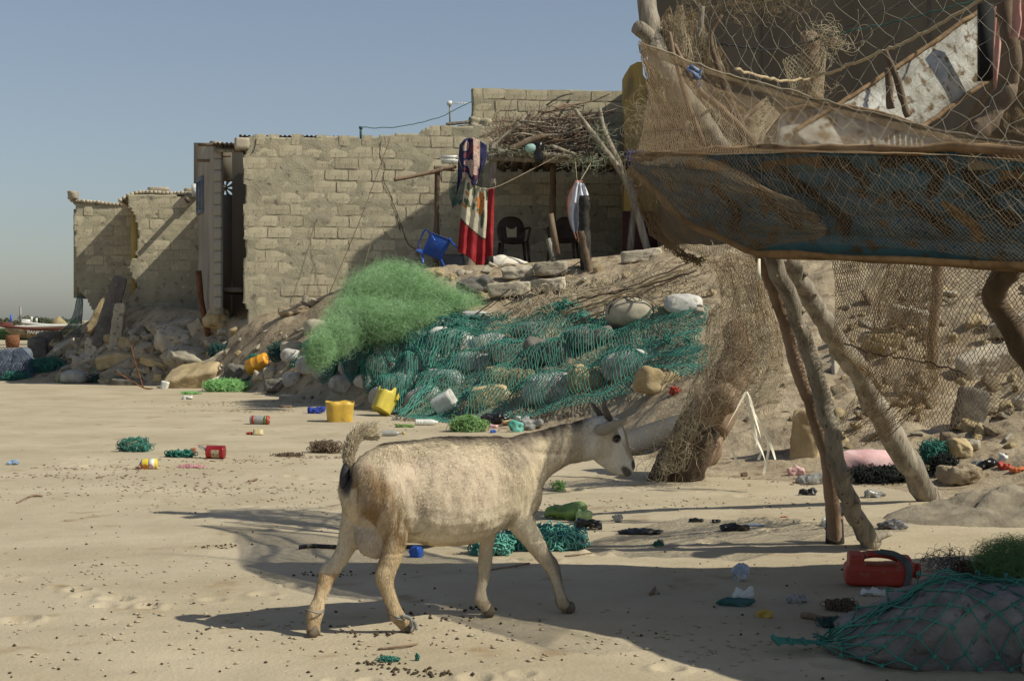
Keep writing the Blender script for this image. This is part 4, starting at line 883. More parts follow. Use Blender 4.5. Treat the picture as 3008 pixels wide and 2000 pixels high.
    rows = [[(2000, -160, 6.6), (2300, -160, 6.4), (2700, -160, 6.0), (3150, -160, 5.6)],
            [(2040, 60, 6.6), (2300, 60, 6.4), (2700, 60, 6.0), (3150, 60, 5.6)],
            [(2060, 260, 6.5), (2330, 280, 6.2), (2700, 280, 5.8), (3150, 300, 5.4)],
            [(2160, 440, 6.0), (2400, 470, 5.7), (2720, 480, 5.4), (3150, 500, 4.9)],
            [(2300, 700, 5.9), (2450, 640, 5.7), (2750, 640, 5.35), (3150, 680, 4.9)]]
    strip_net('mesh', rows, 17, 22, .0009, M_nylon, bn, fold=.05, ff=(3, 3), seed=12, jit=.45, sag=.004, hole=.03)
    # net hanging under the hull
    un = thing('hanging_net', 'brown square mesh net hanging under the boat to the sand bank', 'fishing net', (0, 0, 0))
    rows = [[(2440, 740, 7.2), (2600, 760, 7.1), (2800, 780, 7.0), (3090, 790, 6.9)],
            [(2450, 900, 7.6), (2600, 900, 7.5), (2800, 900, 7.4), (3090, 900, 7.3)],
            [(2450, 1010, 8.2), (2600, 1080, 8.1), (2800, 1080, 8.0), (3090, 1040, 7.8)],
            [(2500, 1060, 8.6), (2620, 1200, 8.5), (2790, 1270, 8.4), (3090, 1180, 8.1)]]
    strip_net('mesh', rows, 60, 50, .0019, M_woodD if False else M_netbr, un, fold=.06, ff=(5, 3), seed=21, jit=.4)
    strip_net('mesh', [[(2600, 760, 7.5), (2750, 790, 7.5)], [(2560, 950, 7.8), (2740, 930, 7.8)], [(2540, 1130, 8.3), (2760, 1120, 8.2)], [(2420, 1290, 8.8), (2600, 1290, 8.7)]], 30, 60, .0015, M_netbr, un, fold=.07, ff=(6, 3), seed=23, jit=.5)
    P = catmull([W(2480, 1010, 8.0), W(2580, 1040, 7.9), W(2700, 1060, 7.9), W(2840, 1100, 7.8)], 40); P[:, 2] += .012*vn(np.arange(40)*.7, np.zeros(40), s=3); obj('gather_cord', *tube(P, .005, 5), M_woodD, un)
    # clump round the stump
    cl = thing('hanging_net', 'pale frayed net bunched over the massive leaning trunk', 'fishing net', (0, 0, 0))
    rows = [[(2060, 745, 9.8), (2130, 740, 9.7), (2200, 740, 9.7), (2250, 745, 9.8)],
            [(2110, 860, 10.3), (2170, 850, 10.1), (2220, 850, 10.1), (2250, 860, 10.2)],
            [(2100, 1000, 10.7), (2180, 990, 10.5), (2240, 990, 10.5), (2290, 1000, 10.7)],
            [(2040, 1130, 10.8), (2130, 1120, 10.7), (2220, 1110, 10.7), (2300, 1100, 10.8)],
            [(1930, 1390, 10.75), (2030, 1300, 10.8), (2160, 1200, 10.7), (2280, 1230, 10.8)]]
    strip_net('mesh', rows, 40, 80, .0015, M_netpale, cl, fold=.10, ff=(6, 4), seed=31, jit=.8, hole=.04)
    strip_net('mesh', [[(c[0]+8, c[1]+5, c[2]-.15) for c in r_] for r_ in rows[:4]], 30, 70, .0014, M_netbr, cl, fold=.09, ff=(7, 5), seed=33, jit=.8)
    strip_net('mesh', [[(2080, 900, 10.9), (2120, 880, 10.9)], [(2060, 1050, 11), (2110, 1040, 10.9)], [(2000, 1200, 10.8), (2070, 1200, 10.75)], [(1930, 1390, 10.75), (2010, 1380, 10.7)]], 16, 70, .0019, M_netpale, cl, fold=.06, ff=(3, 8), seed=34, jit=1, hole=.06)
    def st(rg, n): t = rg.random(n); c = catmull([W(2150, 1000, 10.5), W(2080, 1150, 10.6), W(2000, 1290, 10.65), W(1950, 1370, 10.7)], 50); return c[(t*49).astype(int)]+rg.normal(0, .07, (n, 3))*[1, .5, .7]
    obj('loose_twine', *curls(200, st, .035, 12, .45, .0012, 13, drift=np.array([-.03, 0, -.06])), M_netpale, cl)
    def st(rg, n): return W(2230, 1100, 10.5)+rg.normal(0, .12, (n, 3))*[1, .4, 1]
    obj('loose_twine', *curls(130, st, .035, 12, .4, .001, 14, drift=np.array([.02, 0, -.04])), M_netpale, cl)
    rf = thing('raffia_strips', 'white plastic strips dangling from the net bunch', 'strips', (0, 0, 0))
    Mr = mat('raffia', (.78, .74, .60), rough=.5)
    for k, q in enumerate(([(2192, 1150), (2165, 1200), (2130, 1270), (2145, 1310), (2170, 1368)], [(2195, 1150), (2230, 1230), (2262, 1300), (2278, 1350)], [(2195, 1170), (2215, 1270), (2240, 1330), (2256, 1385)], [(2200, 1160), (2225, 1250), (2240, 1310), (2228, 1350)], [(2205, 1190), (2240, 1260), (2258, 1310), (2245, 1385), (2252, 1388)], [(2190, 1160), (2212, 1240), (2222, 1290), (2215, 1330)])):
        P = catmull([W(a, b, 10.2+.03*k) for a, b in q], 24); tw = np.linspace(0, 3, 24)+k
        Sd = .0095*np.stack([np.cos(tw), np.sin(tw), 0*tw], -1); V = np.concatenate([P-Sd, P+Sd]); i = np.arange(23); V = np.concatenate([V, V+[0, .0015, 0]])
        obj('strip', V, [np.stack([i, i+1, i+25, i+24], -1), np.stack([i+48, i+72, i+73, i+49], -1)], Mr, rf)
    V, F = tube([W(2230, 760, 7.0), W(2228, 800, 7.0), W(2232, 822, 7.0)], [.006, .010, .004], 6, squash=.3); obj('strip', V, F, Mr, rf)
    # cone net and ropes near the stub post
    c = W(2372, 210, 9.0); th = np.arange(16)/16*2*math.pi
    def cone(u, v): return np.stack([c[0]-.02+(.13-.05*v)*np.cos(u*6.283)+.03*v, c[1]+(.12-.04*v)*np.sin(u*6.283), c[2]+.10-.26*v+.03*np.cos(u*6.28)], -1)
    net('cone_net', cone, 26, 14, .0022, M_netpale, bpy.data.objects['stub_post'], seed=4); bpy.data.objects['cone_net'].location = -np.array(bpy.data.objects['stub_post'].location)
    def st(rg, n): return W(2392, 250, 8.95)+rg.normal(0, .05, (n, 3))
    obj('frayed_ends', *curls(40, st, .02, 9, .5, .0012, 5, drift=np.array([0, 0, -.05])), M_rope, bpy.data.objects['stub_post'], loc=-np.array(bpy.data.objects['stub_post'].location))['kind'] = 'stuff'
    def rope(nm, lab, pts, r, m, cat='rope', n=60, wob=.008):
        P = catmull([W(*p) for p in pts], n); P = P+wob*np.stack([0*P[:, 0], vn(np.arange(n)*.9, np.zeros(n), s=3), vn(np.arange(n)*.9, np.zeros(n), s=6)], -1)
        return tag(obj(nm, *tube(P, r, 6, jag=.25), m), lab, cat)
    rope('rope', 'thick tan rope sagging from the stub post up to the right along the white plank', [(2160, 205, 7.4), (2280, 235, 8.6), (2400, 225, 8.9), (2560, 165, 8.4), (2700, 105, 8.2), (2900, -10, 8)], .009, M_rope)
    rope('rope', 'thin green cord from the stub post to the upper right corner', [(2395, 115, 9.1), (2480, 95, 8.9), (2650, 60, 8.6), (2890, -5, 8.2)], .005, M_tealD)
    rope('rope', 'dark slack line hanging across the grey building', [(2120, 130, 8), (2250, 145, 8.4), (2400, 115, 9), (2560, 45, 9.2), (2700, -10, 9.4)], .005, M_dark)
    cb = thing('fringed_cord', 'bundle of green and white twine tied on the stub post', 'twine', (0, 0, 0))
    def st(rg, n): return W(2430, 108, 9.0)+rg.normal(0, .035, (n, 3))*[2, 1, .5]
    obj('twine', *curls(80, st, .02, 12, .4, .0016, 25, drift=np.array([0, 0, -.10])), M_netpale, cb)
    # things hanging at far right
    def cloth(nm, lab, rows, m, fold=.02, cat='cloth', nx=50, ny=40, ff=8, th=.004, vary=None, midx=None):
        C = wctrl(rows); u, v = np.meshgrid(np.linspace(0, 1, nx), np.linspace(0, 1, ny)); P = csurf(C, u, v)
        f = fold*np.sin(u*ff*2*math.pi+1.5*vn(u*3, v*2, s=3))*(.35+.65*v)+fold*.6*fbm(u*5, v*3, s=8); P[..., 1] += f
        P = P.reshape(-1, 3); i = np.arange(ny-1)[:, None]*nx+np.arange(nx-1)[None]; q = np.stack([i, i+nx, i+nx+1, i+1], -1).reshape(-1, 4); o = nx*ny
        V = np.concatenate([P, P+[0, th, 0]])
        a = np.arange(nx-1); b = np.arange(ny-1)*nx
        rim = np.concatenate([np.stack([a, a+1, a+1+o, a+o], -1), np.stack([a+(ny-1)*nx, a+(ny-1)*nx+o, a+1+(ny-1)*nx+o, a+1+(ny-1)*nx], -1), np.stack([b, b+o, b+nx+o, b+nx], -1), np.stack([b+nx-1, b+2*nx-1, b+2*nx-1+o, b+nx-1+o], -1)])
        mi = None
        if midx is not None:
            m0 = midx((u[:-1, :-1]+u[1:, 1:]).ravel()/2, (v[:-1, :-1]+v[1:, 1:]).ravel()/2); mi = np.concatenate([m0, m0, np.zeros(len(rim), int)])
        return tag(obj(nm, V, [np.concatenate([q, q[:, ::-1]+o, rim])], m, None, True, midx=mi), lab, cat)
    nets.cloth = cloth
    cloth('hanging_cloth', 'salmon pink cloth hanging at the upper right corner', [[(2975, -80, 6.9), (3060, -80, 6.9)], [(2975, 60, 6.9), (3060, 70, 6.9)], [(2965, 110, 6.9), (3050, 130, 6.9)]], mat('salmon_cloth', (.50, .26, .20), (.60, .34, .28), 6), .02, ff=3)
    cloth('hanging_cloth', 'narrow pink strip of cloth hanging beside the curved trunk', [[(2922, 20, 7.3), (2950, 20, 7.3)], [(2918, 180, 7.3), (2938, 180, 7.3)], [(2920, 265, 7.3), (2924, 265, 7.3)]], MC['salmon_cloth'], .008, nx=12, ff=1)
    tb = thing('dark_board', 'dark board standing on edge at the end of the white plank', 'board', (0, 0, 0))
    V, F = box(-.03, .03, 0, .05, -.02, .4); o = W(2900, 225, 8.3); V[:, 0] *= 1.3; obj('board', V+o, F, M_dark, tb)
    bt = thing('brown_tarp', 'sheet of brown sacking hung behind the curved trunk', 'tarp', (0, 0, 0))
    rows = [[(2990, 120, 8.0), (3120, 100, 8.0)], [(2850, 330, 8.1), (3120, 300, 8.0)], [(2800, 430, 8.1), (3120, 440, 8)]]
    strip_net('mesh', rows, 46, 40, .0022, M_netbr, bt, fold=.04, seed=44, jit=.5)
    strip_net('mesh', [[(c[0], c[1], c[2]+.1) for c in r_] for r_ in rows], 66, 50, .002, M_netbr, bt, fold=.05, seed=45, jit=.5)
nets()
# ---------------------------------------------------------------- rubble
def chunk(name, label, cat, cx, cy, w, h, d=None, rot=(0, 0, 0), m=None, seed=0, group=None, kind='slab', sink=.25, Y=None, rough=None, n=15):
    """a lump centred on a pixel of the slope; w,h,d in photo pixels at its distance, tilt rot in degrees"""
    g = G(cx, cy+h*.5*(1-sink)) if Y is None else W(cx, cy+h*.5*(1-sink), Y); s = g[1]/FPX
    dm = np.array([w, (d or h), h])*s
    par = {'slab': (8, .09, 1), 'rock': (6.5, .12, 9), 'bag': (3.2, .07, 0), 'boulder': (3, .20, 6)}[kind]
    V, F = rough_body(dm, seed or int(cx*7+cy), n, par[0], rough if rough is not None else par[1], par[2])
    mm = dm.min(); V = V+(.035*mm*fbm(V[:, 0]/mm*9, V[:, 1]/mm*9, V[:, 2]/mm*9, s=7, o=3))[:, None]*V/(np.linalg.norm(V, axis=1)[:, None]+1e-9)
    R = Rz(math.radians(rot[2]))@Ry(math.radians(rot[0]))@Rx(math.radians(rot[1])); V = V@R.T
    c = W(cx, cy, g[1])-g
    o = obj(name, V+c, F, m or M_conc, None, kind in ('bag', 'boulder'), loc=g)
    return tag(o, label, cat, group)
def rubble():
    S_ = 'rubble heap below the houses'
    L = [ # name,label,cat, cx,cy,w,h,d, tilt, mat, kind
     ('concrete_post', 'left of the two leaning concrete posts, pale and crusted', 'post', 288, 925, 26, 125, 26, (24, -8, 0), M_concY, 'slab'),
     ('concrete_slab', 'tall dark slab leaning between the two concrete posts', 'slab', 322, 915, 46, 215, 22, (17, -6, 10), M_concD, 'slab'),
     ('concrete_post', 'right leaning concrete post with rusty bars at its top', 'post', 345, 965, 34, 150, 30, (6, -5, 5), M_conc, 'slab'),
     ('wood_strip', 'weathered timber strip rising behind the leaning slab', 'plank', 355, 850, 9, 110, 10, (14, 0, 0), M_wood, 'slab'),
     ('concrete_slab', 'flat slab tilted on the left side of the rubble heap', 'slab', 204, 1012, 95, 26, 60, (-27, 18, 0), M_conc, 'slab'),
     ('concrete_block', 'small pale broken block behind the tilted slab', 'block', 163, 1010, 30, 24, 30, (20, 0, 10), M_concY, 'rock'),
     ('concrete_block', 'large dark square block at the left end of the rubble', 'block', 112, 1032, 58, 78, 60, (0, 0, 12), M_concD, 'slab'),
     ('concrete_block', 'dark block stacked behind the large square one', 'block', 150, 1005, 66, 60, 50, (-8, 0, 5), M_concD, 'slab'),
     ('concrete_slab', 'thick crumbling slab at the foot of the leaning posts', 'slab', 345, 1055, 118, 42, 80, (-10, 8, 4), M_concY, 'slab'),
     ('concrete_beam', 'long pale beam slanting down to the sand', 'beam', 364, 1078, 148, 30, 46, (-27, 10, 0), M_conc, 'slab'),
     ('concrete_slab', 'grey flat slab lying on the sand under the long beam', 'slab', 392, 1122, 118, 22, 70, (2, 5, 0), M_concD, 'slab'),
     ('concrete_block', 'small square block resting beside the long beam', 'block', 413, 1094, 36, 24, 30, (3, 0, 8), M_conc, 'slab'),
     ('rock', 'rounded rock right of the leaning posts', 'rock', 373, 1010, 46, 42, 40, (0, 0, 0), M_concY, 'rock'),
     ('rock', 'large angular rock in the middle of the rubble', 'rock', 508, 1000, 92, 78, 70, (10, 0, 10), M_conc, 'rock'),
     ('concrete_slab', 'massive jagged slab under the large angular rock', 'slab', 545, 1052, 165, 62, 90, (10, 12, 0), M_conc, 'rock'),
     ('concrete_shard', 'pointed grey shard standing above the jagged slab', 'shard', 578, 968, 46, 52, 30, (-30, 0, 0), M_conc, 'rock'),
     ('stone_slab', 'broad flat yellowish stone lying on the sand edge', 'stone', 572, 1108, 165, 58, 110, (-14, 22, -4), M_concY, 'slab'),
     ('boulder', 'tall pitted boulder beside the rusty post', 'boulder', 636, 943, 66, 86, 60, (5, 0, 0), M_concY, 'boulder'),
     ('rock', 'dark rough rock under the orange container', 'rock', 690, 1092, 60, 42, 50, (0, 0, 0), M_concD, 'rock'),
     ('concrete_block', 'tilted block below the doorway', 'block', 668, 897, 34, 34, 28, (30, 0, 0), M_conc, 'slab'),
     ('rock', 'long rounded rock beside the boulder', 'rock', 690, 918, 34, 16, 20, (5, 0, 0), M_conc, 'boulder'),
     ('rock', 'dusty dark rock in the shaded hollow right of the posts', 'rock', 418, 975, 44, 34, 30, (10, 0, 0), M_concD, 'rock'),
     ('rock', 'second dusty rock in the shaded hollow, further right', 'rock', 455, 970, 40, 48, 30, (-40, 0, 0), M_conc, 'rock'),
     ('rock', 'broad rock above the crumbling slab', 'rock', 430, 1030, 66, 52, 50, (10, 0, 0), M_conc, 'rock'),
     ('rock', 'low grey rock at the left foot of the slab pile', 'rock', 250, 1072, 74, 46, 60, (-6, 0, 0), M_conc, 'rock'),
     ('rock', 'grey rock between the tilted slab and the posts', 'rock', 268, 1020, 48, 60, 40, (12, 0, 0), M_conc, 'rock'),
     ('rock', 'pale stone on the sand slope below the long wall', 'stone', 911, 885, 56, 32, 40, (15, 0, 0), M_conc, 'rock'),
     ('earth_clod', 'clump of crumbling brown earth on the slope under the wall', 'earth', 868, 912, 90, 34, 50, (-8, 0, 0), M_bank, 'boulder'),
     ('rock', 'grey rock right of the bright green net tuft', 'rock', 812, 1135, 64, 44, 50, (5, 0, 0), M_concD, 'rock'),
     ('rock', 'small pale rock beside the orange container', 'rock', 795, 1098, 38, 34, 30, (0, 0, 0), M_conc, 'rock'),
     ('rock', 'white broken lump left of the pale rock', 'rock', 760, 1108, 34, 30, 30, (20, 0, 0), M_conc, 'rock'),
     ('rock', 'flat low stone behind the blue cloth', 'rock', 870, 1168, 96, 14, 40, (0, 0, 0), M_conc, 'slab'),
     ('rock', 'round stone at the left corner of the shelter floor', 'rock', 1278, 808, 62, 36, 40, (0, 0, 0), M_concY, 'boulder'),
     ('rock', 'smaller round stone next to it at the shelter edge', 'rock', 1328, 820, 42, 28, 30, (0, 0, 0), M_concY, 'boulder'),
     ('rock', 'flat stone below the hanging blanket', 'rock', 1370, 808, 62, 24, 40, (-5, 0, 0), M_conc, 'rock'),
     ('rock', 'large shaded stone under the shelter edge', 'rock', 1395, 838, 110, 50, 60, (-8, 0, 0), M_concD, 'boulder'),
     ('stone_block', 'long block in the upper course of the low shelter wall, left', 'block', 1520, 800, 92, 38, 40, (-5, 0, 0), M_conc, 'slab'),
     ('stone_block', 'long block in the upper course of the low shelter wall, right', 'block', 1618, 790, 96, 38, 40, (-5, 0, 0), M_conc, 'slab'),
     ('stone_block', 'block in the lower course of the low shelter wall', 'block', 1495, 850, 126, 40, 44, (-3, 0, 0), M_conc, 'slab'),
     ('stone_block', 'second block of the lower course beneath the charred posts', 'block', 1610, 838, 100, 38, 44, (-6, 0, 0), M_conc, 'slab'),
     ('stone_block', 'lone pale beam of stone at the right of the shelter', 'block', 1885, 752, 118, 34, 44, (-6, 0, 0), M_conc, 'slab'),
     ('concrete_slab', 'huge grey slab tilted on the sand bank at the right edge', 'slab', 2915, 1062, 205, 74, 110, (-16, 12, 0), M_conc, 'slab'),
     ('concrete_slab', 'upright round-topped grey slab in front of the huge one', 'slab', 2850, 1205, 92, 130, 40, (14, 0, 0), M_concD, 'slab'),
     ('concrete_post', 'square concrete post stub standing behind the two poles', 'post', 2368, 1290, 84, 170, 60, (4, 0, -20), M_concY, 'slab'),
     ('rock', 'brown rock beside the teal net on the right bank', 'rock', 2818, 1318, 64, 52, 46, (5, 0, 0), M_concY, 'rock'),
     ('rock', 'small cube of stone above the brown rock', 'rock', 2868, 1288, 26, 26, 22, (12, 0, 0), M_concY, 'rock'),
     ('concrete_slab', 'slab corner entering at the right edge below the huge slab', 'slab', 3030, 1180, 90, 60, 60, (-30, 0, 0), M_conc, 'slab'),
     ('concrete_slab', 'long slab lying across the upper rubble left of the boulder', 'slab', 520, 955, 120, 26, 60, (-12, 8, 6), M_conc, 'slab'),
     ('concrete_slab', 'pale slab propped on the rubble behind the long beam', 'slab', 470, 1066, 110, 24, 60, (16, 10, 0), M_concY, 'slab'),
     ('concrete_slab', 'thin broken slab standing on edge left of the lime tuft', 'slab', 630, 1062, 84, 30, 22, (-34, 0, 0), M_conc, 'slab'),
     ('concrete_slab', 'short slab stub between the dark blocks and the crumbling slab', 'slab', 290, 1100, 80, 22, 50, (-16, 6, 0), M_conc, 'slab'),
     ('concrete_slab', 'pale slab on the right bank seen through the net, highest one', 'slab', 2700, 935, 170, 50, 90, (12, 10, 0), M_conc, 'slab'),
     ('rock', 'large pale rock on the right bank left of the thin dark pole', 'rock', 2590, 1010, 110, 66, 70, (0, 0, 0), M_concY, 'rock'),
     ('rock', 'large brown rock on the right bank below the thin dark pole', 'rock', 2690, 1130, 130, 80, 80, (-10, 0, 0), M_bank, 'rock'),
     ('concrete_slab', 'slab jutting from the bank at the upper right edge', 'slab', 2985, 950, 150, 44, 80, (-20, 0, 0), M_conc, 'slab'),
     ('sand_clod', 'crumbling wet sand clod right of the driftwood log', 'sand', 2815, 1395, 120, 62, 80, (-8, 0, 0), M_bank, 'boulder'),
    ]
    for k, (nm, lab, cat, cx, cy, w, h, d, rt, m, kd) in enumerate(L):
        o = chunk(nm, lab, cat, cx, cy, w, h, d, rt, m, 100+k, kind=kd, sink=.3)
        if lab.startswith('right leaning'):
            for i in range(4):
                P = W(334+i*9, 900-(i % 2)*8, 1)  # rusty bars on top
                s = o.location[1]/FPX; b0 = np.array([(-14+i*9)*s, -.05+.03*(i % 2), (75)*s]); V, F = tube([b0, b0+[.004, 0, .06], b0+[.02*(i-1.5), 0, .14]], .007, 5)
                c = W(345, 965, o.location[1])-np.array(o.location); obj('rusty_bar', V+c, F, M_rust, o)
    rg = np.random.default_rng(3)
    regs = [((170, 690), (960, 1125), 130, (16, 52), 'rubble chunk in the heap below the houses'), ((560, 900), (930, 1090), 26, (12, 34), 'rubble chunk on the slope left of the green net'),
            ((1250, 1850), (800, 900), 34, (12, 40), 'loose stone in the slope under the shelter'), ((2080, 2380), (1010, 1290), 30, (8, 30), 'clod of earth on the bank behind the leaning trunk'), ((2420, 3060), (860, 1340), 120, (10, 70), 'stone scattered on the sand bank behind the hanging net'), ((1650, 2150), (800, 960), 26, (12, 40), 'stone on the slope right of the shelter')]
    for (xa, xb), (ya, yb), n, (sa, sb), lab in regs:
        protos = []
        for k in range(8):
            V, F = rough_body((1, .8, .62) if k % 2 else (1.25, .6, .34), 300+k, 7, 5 if k % 2 else 8, .13, 8 if k % 2 else 3); protos.append(mesh('rubble_chunk', V, F, [M_conc, M_concY, M_conc, M_conc][k % 4] if xa < 2000 else [M_bank, M_concY, M_conc, M_bank][k % 4]))
        for k in range(n):
            px = rg.uniform(xa, xb); py = rg.uniform(ya, yb)
            if xa == 170: py = rg.uniform(max(ya, 1075-(px-170)*.9), yb)
            g = G(px, py); s = rg.uniform(sa, sb)**1*g[1]/FPX
            if px > 2400 and abs(px-2560) < 0: continue
            o = link('rubble_chunk', protos[rg.integers(8)], None, g+[0, 0, s*.1], (rg.normal(0, .5), rg.normal(0, .5), rg.uniform(0, 6)))
            o.scale = (s, s*rg.uniform(.7, 1), s*rg.uniform(.7, 1.1)); tag(o, lab, 'rubble', lab.replace('chunk', 'chunks', 1).replace('stone ', 'stones ', 1).replace('clod', 'clods', 1))
rubble()
def misc_slope():
    V, F = tube([W(583, 795, 27.0), W(590, 880, 27), W(612, 985, 26.6)], [.055, .055, .05], 4, jag=.1)
    tag(obj('rusty_post', V, F, M_rust), 'flat rusty metal post leaning beside the tall boulder', 'post')
    for k, q in enumerate(([(385, 1018), (395, 1060), (412, 1110), (422, 1138), (445, 1143)], [(338, 1090), (380, 1115), (420, 1138), (450, 1142)])):
        g = G(*q[-1]); P = catmull([W(a, b, g[1]-.1) for a, b in q], 20); tag(obj('bent_bar', *tube(P, .012, 5), M_rust), ['long bent rusty bar curving from the posts down to the sand', 'short rusty bar crossing the foot of the bent bar'][k], 'bar')
    # net falling from the far left wall
    ln = thing('dark_net', 'fine dark net hanging like a veil from the far left wall', 'fishing net', (0, 0, 0))
    strip_net('mesh', [[(228, 860, 30.3), (246, 880, 30)], [(210, 930, 29.8), (240, 950, 29.5)], [(165, 985, 29.3), (238, 985, 28.9)]], 22, 40, .0026, M_tealD, ln, fold=.05, seed=3)
    strip_net('mesh', [[(170, 975, 29.0), (240, 920, 29.0)], [(150, 1010, 28.8), (240, 985, 28.8)]], 30, 18, .0035, mat('olive_twine', (.06, .06, .04), (.12, .12, .09), 5), ln, fold=.05, seed=4)
misc_slope()
# ---------------------------------------------------------------- sandbags and the teal net
BAGS = [(1128, 1150, 100, 60), (1010, 1135, 90, 56), (905, 1085, 76, 62), (960, 1075, 92, 56), (1045, 1070, 96, 58), (1120, 1085, 96, 60), (1160, 1045, 120, 62), (1245, 1065, 120, 66), (1180, 1120, 110, 60), (1330, 1010, 150, 78),
        (1245, 1000, 110, 56), (1140, 1000, 110, 56), (1060, 1015, 110, 54), (980, 1022, 100, 50), (1340, 965, 120, 40), (1225, 960, 120, 44), (1090, 970, 100, 40), (1240, 1165, 110, 60), (1310, 1110, 130, 66), (1395, 1065, 120, 60), (1440, 1010, 130, 60),
        (860, 1120, 60, 44), (1080, 1120, 80, 50), (1500, 1110, 150, 80), (1500, 1040, 130, 64), (1620, 1130, 170, 90), (1620, 1050, 150, 80), (1740, 1100, 160, 90), (1740, 1010, 140, 70), (1442, 1170, 130, 66), (1840, 1060, 140, 90), (1930, 1130, 120, 80), (1560, 975, 130, 50)]
bag_e = []; ORD = ['first', 'second', 'third', 'fourth', 'fifth', 'sixth', 'seventh', 'eighth', 'ninth', 'tenth', 'eleventh', 'twelfth', 'thirteenth', 'fourteenth', 'fifteenth']
def bags():
    for k, (cx, cy, w, h) in enumerate(BAGS):
        g = G(cx, cy+h*.35); s = g[1]/FPX; stone = cx > 1420 and k % 5 != 0
        dm = np.array([w*1.02, h*1.1, h*.95])*s
        V, F = rough_body(dm, 500+k, 11, 4.0 if stone else 3.0, .16 if stone else .09, 5 if stone else 0, fr=2.2 if stone else 1.3)
        if not stone:
            V[:, 2] -= .1*dm[2]*(np.abs(V[:, 0])/dm[0]*2)**4*np.sign(V[:, 2])
            V += (.010*fbm(V[:, 0]*9, V[:, 1]*9, V[:, 2]*9, s=k, o=3))[:, None]
        a = math.radians((k*37 % 50)-25); R = Rz(a)@Ry(math.radians((k*23 % 30)-15)); V = V@R.T; c = np.array([0, .05, h*.33*s])
        o = obj('stone' if stone else 'sandbag', V+c, F, (M_concY if k % 2 else M_concD) if stone else M_bag, None, True, loc=g)
        row = 0 if cy > 1100 else (1 if cy > 1020 else 2); mates = sorted(q[0] for i, q in enumerate(BAGS) if (0 if q[1] > 1100 else (1 if q[1] > 1020 else 2)) == row and (q[0] > 1420 and i % 5 != 0) == stone)
        lb = ['dusty white sandbag', 'rough stone'][stone]+' under the teal net, '+['bottom', 'middle', 'upper'][row]+' row, '+ORD[mates.index(cx)]+' from the left'
        tag(o, lb, 'rock' if stone else 'sandbag', 'stones under the teal net' if stone else 'sandbags under the teal net')
        bag_e.append((g[0], g[1]+.05, gzf(g[0], g[1]), dm[0]*.5, dm[1]*.6, dm[2]*.82))
    for (cx, cy, w, h, lab, seed, m) in ((858, 1022, 74, 36, 'pale sack lying left of the green net heap, upper one', 1, M_sack), (856, 1052, 60, 40, 'pale sack folded under the upper one left of the green heap', 2, M_bag), (925, 975, 66, 50, 'beige sack half hidden at the left of the green net', 3, M_sack), (1852, 925, 150, 92, 'big round cream sack tied with cord on the slope', 4, M_sack), (2008, 885, 110, 62, 'greyish round sack right of the cream one', 5, M_bag), (1392, 925, 80, 26, 'flat grey bag above the sandbags', 6, M_bag), (2545, 1372, 215, 82, 'pink cloth sack lying behind the poles', 7, P_pink), (455-10, 1108-30, 1, 1, '', 0, None), (82, 1075, 70, 44, 'white ball of net and cloth at the left foot of the rubble', 8, mat('grey_cloth', (.22, .23, .22), (.34, .35, .33), 9))):
        if not lab: continue
        if seed == 8: cx, cy = 215, 1110
        g = G(cx, cy+h*.38); s = g[1]/FPX
        V, F = rough_body((w*s, h*s*1.3, h*s), 700+seed, 13, 2.7, .07, 0, fr=1.4); V += (.012*fbm(V[:, 0]*7, V[:, 1]*7, V[:, 2]*7, s=seed, o=3))[:, None]
        o = tag(obj('sack', V+[0, 0, h*.4*s], F, m, None, True, loc=g), lab, 'sack')
        if seed == 4:
            for q in range(5):
                th = np.linspace(-.2, math.pi+.2, 20); a = q*.6-.9; P = np.stack([np.cos(th)*w*s*.51*math.cos(a), -np.abs(np.cos(a*.5))*h*s*.35*np.sin(th)-.1, np.sin(th)*h*s*.50+h*s*.4], -1); obj('cord', *tube(P+[math.sin(a)*.1, 0, 0], .006, 5), M_woodD, o)
bags()
def cover(X, Y):
    z = gz(X, Y)
    for (bx, by, bz, rx, ry, rz) in bag_e:
        q = ((X-bx)/(rx*1.1))**2+((Y-by)/(ry*1.25))**2
        z = np.where(q < 1, np.maximum(z, bz+rz*1.12*np.sqrt(np.clip(1-q, 0, 1))**.9-.02), z)
    return z
_cx = np.arange(-6, 5.5, .05); _cy = np.arange(13, 27, .05)
def cover_grid():
    X, Y = np.meshgrid(_cx, _cy); H = cover(X, Y); D = H.copy()
    for i in range(-2, 3):
        for j in range(-2, 3):
            if i*i+j*j <= 5: D = np.maximum(D, np.roll(np.roll(H, i, 0), j, 1)-.012*(i*i+j*j)**.5)
    for _ in range(2):
        D = (np.roll(D, 1, 0)+np.roll(D, -1, 0)+np.roll(D, 1, 1)+np.roll(D, -1, 1)+2*D)/6; D = np.maximum(D, H)
    return D
_H = cover_grid()
def cov2(X, Y):
    i = np.clip((X-_cx[0])/.05, 0, len(_cx)-1.01); j = np.clip((Y-_cy[0])/.05, 0, len(_cy)-1.01); a = i.astype(int); b = j.astype(int); f, g = i-a, j-b
    return _H[b, a]*(1-f)*(1-g)+_H[b, a+1]*f*(1-g)+_H[b+1, a]*(1-f)*g+_H[b+1, a+1]*f*g
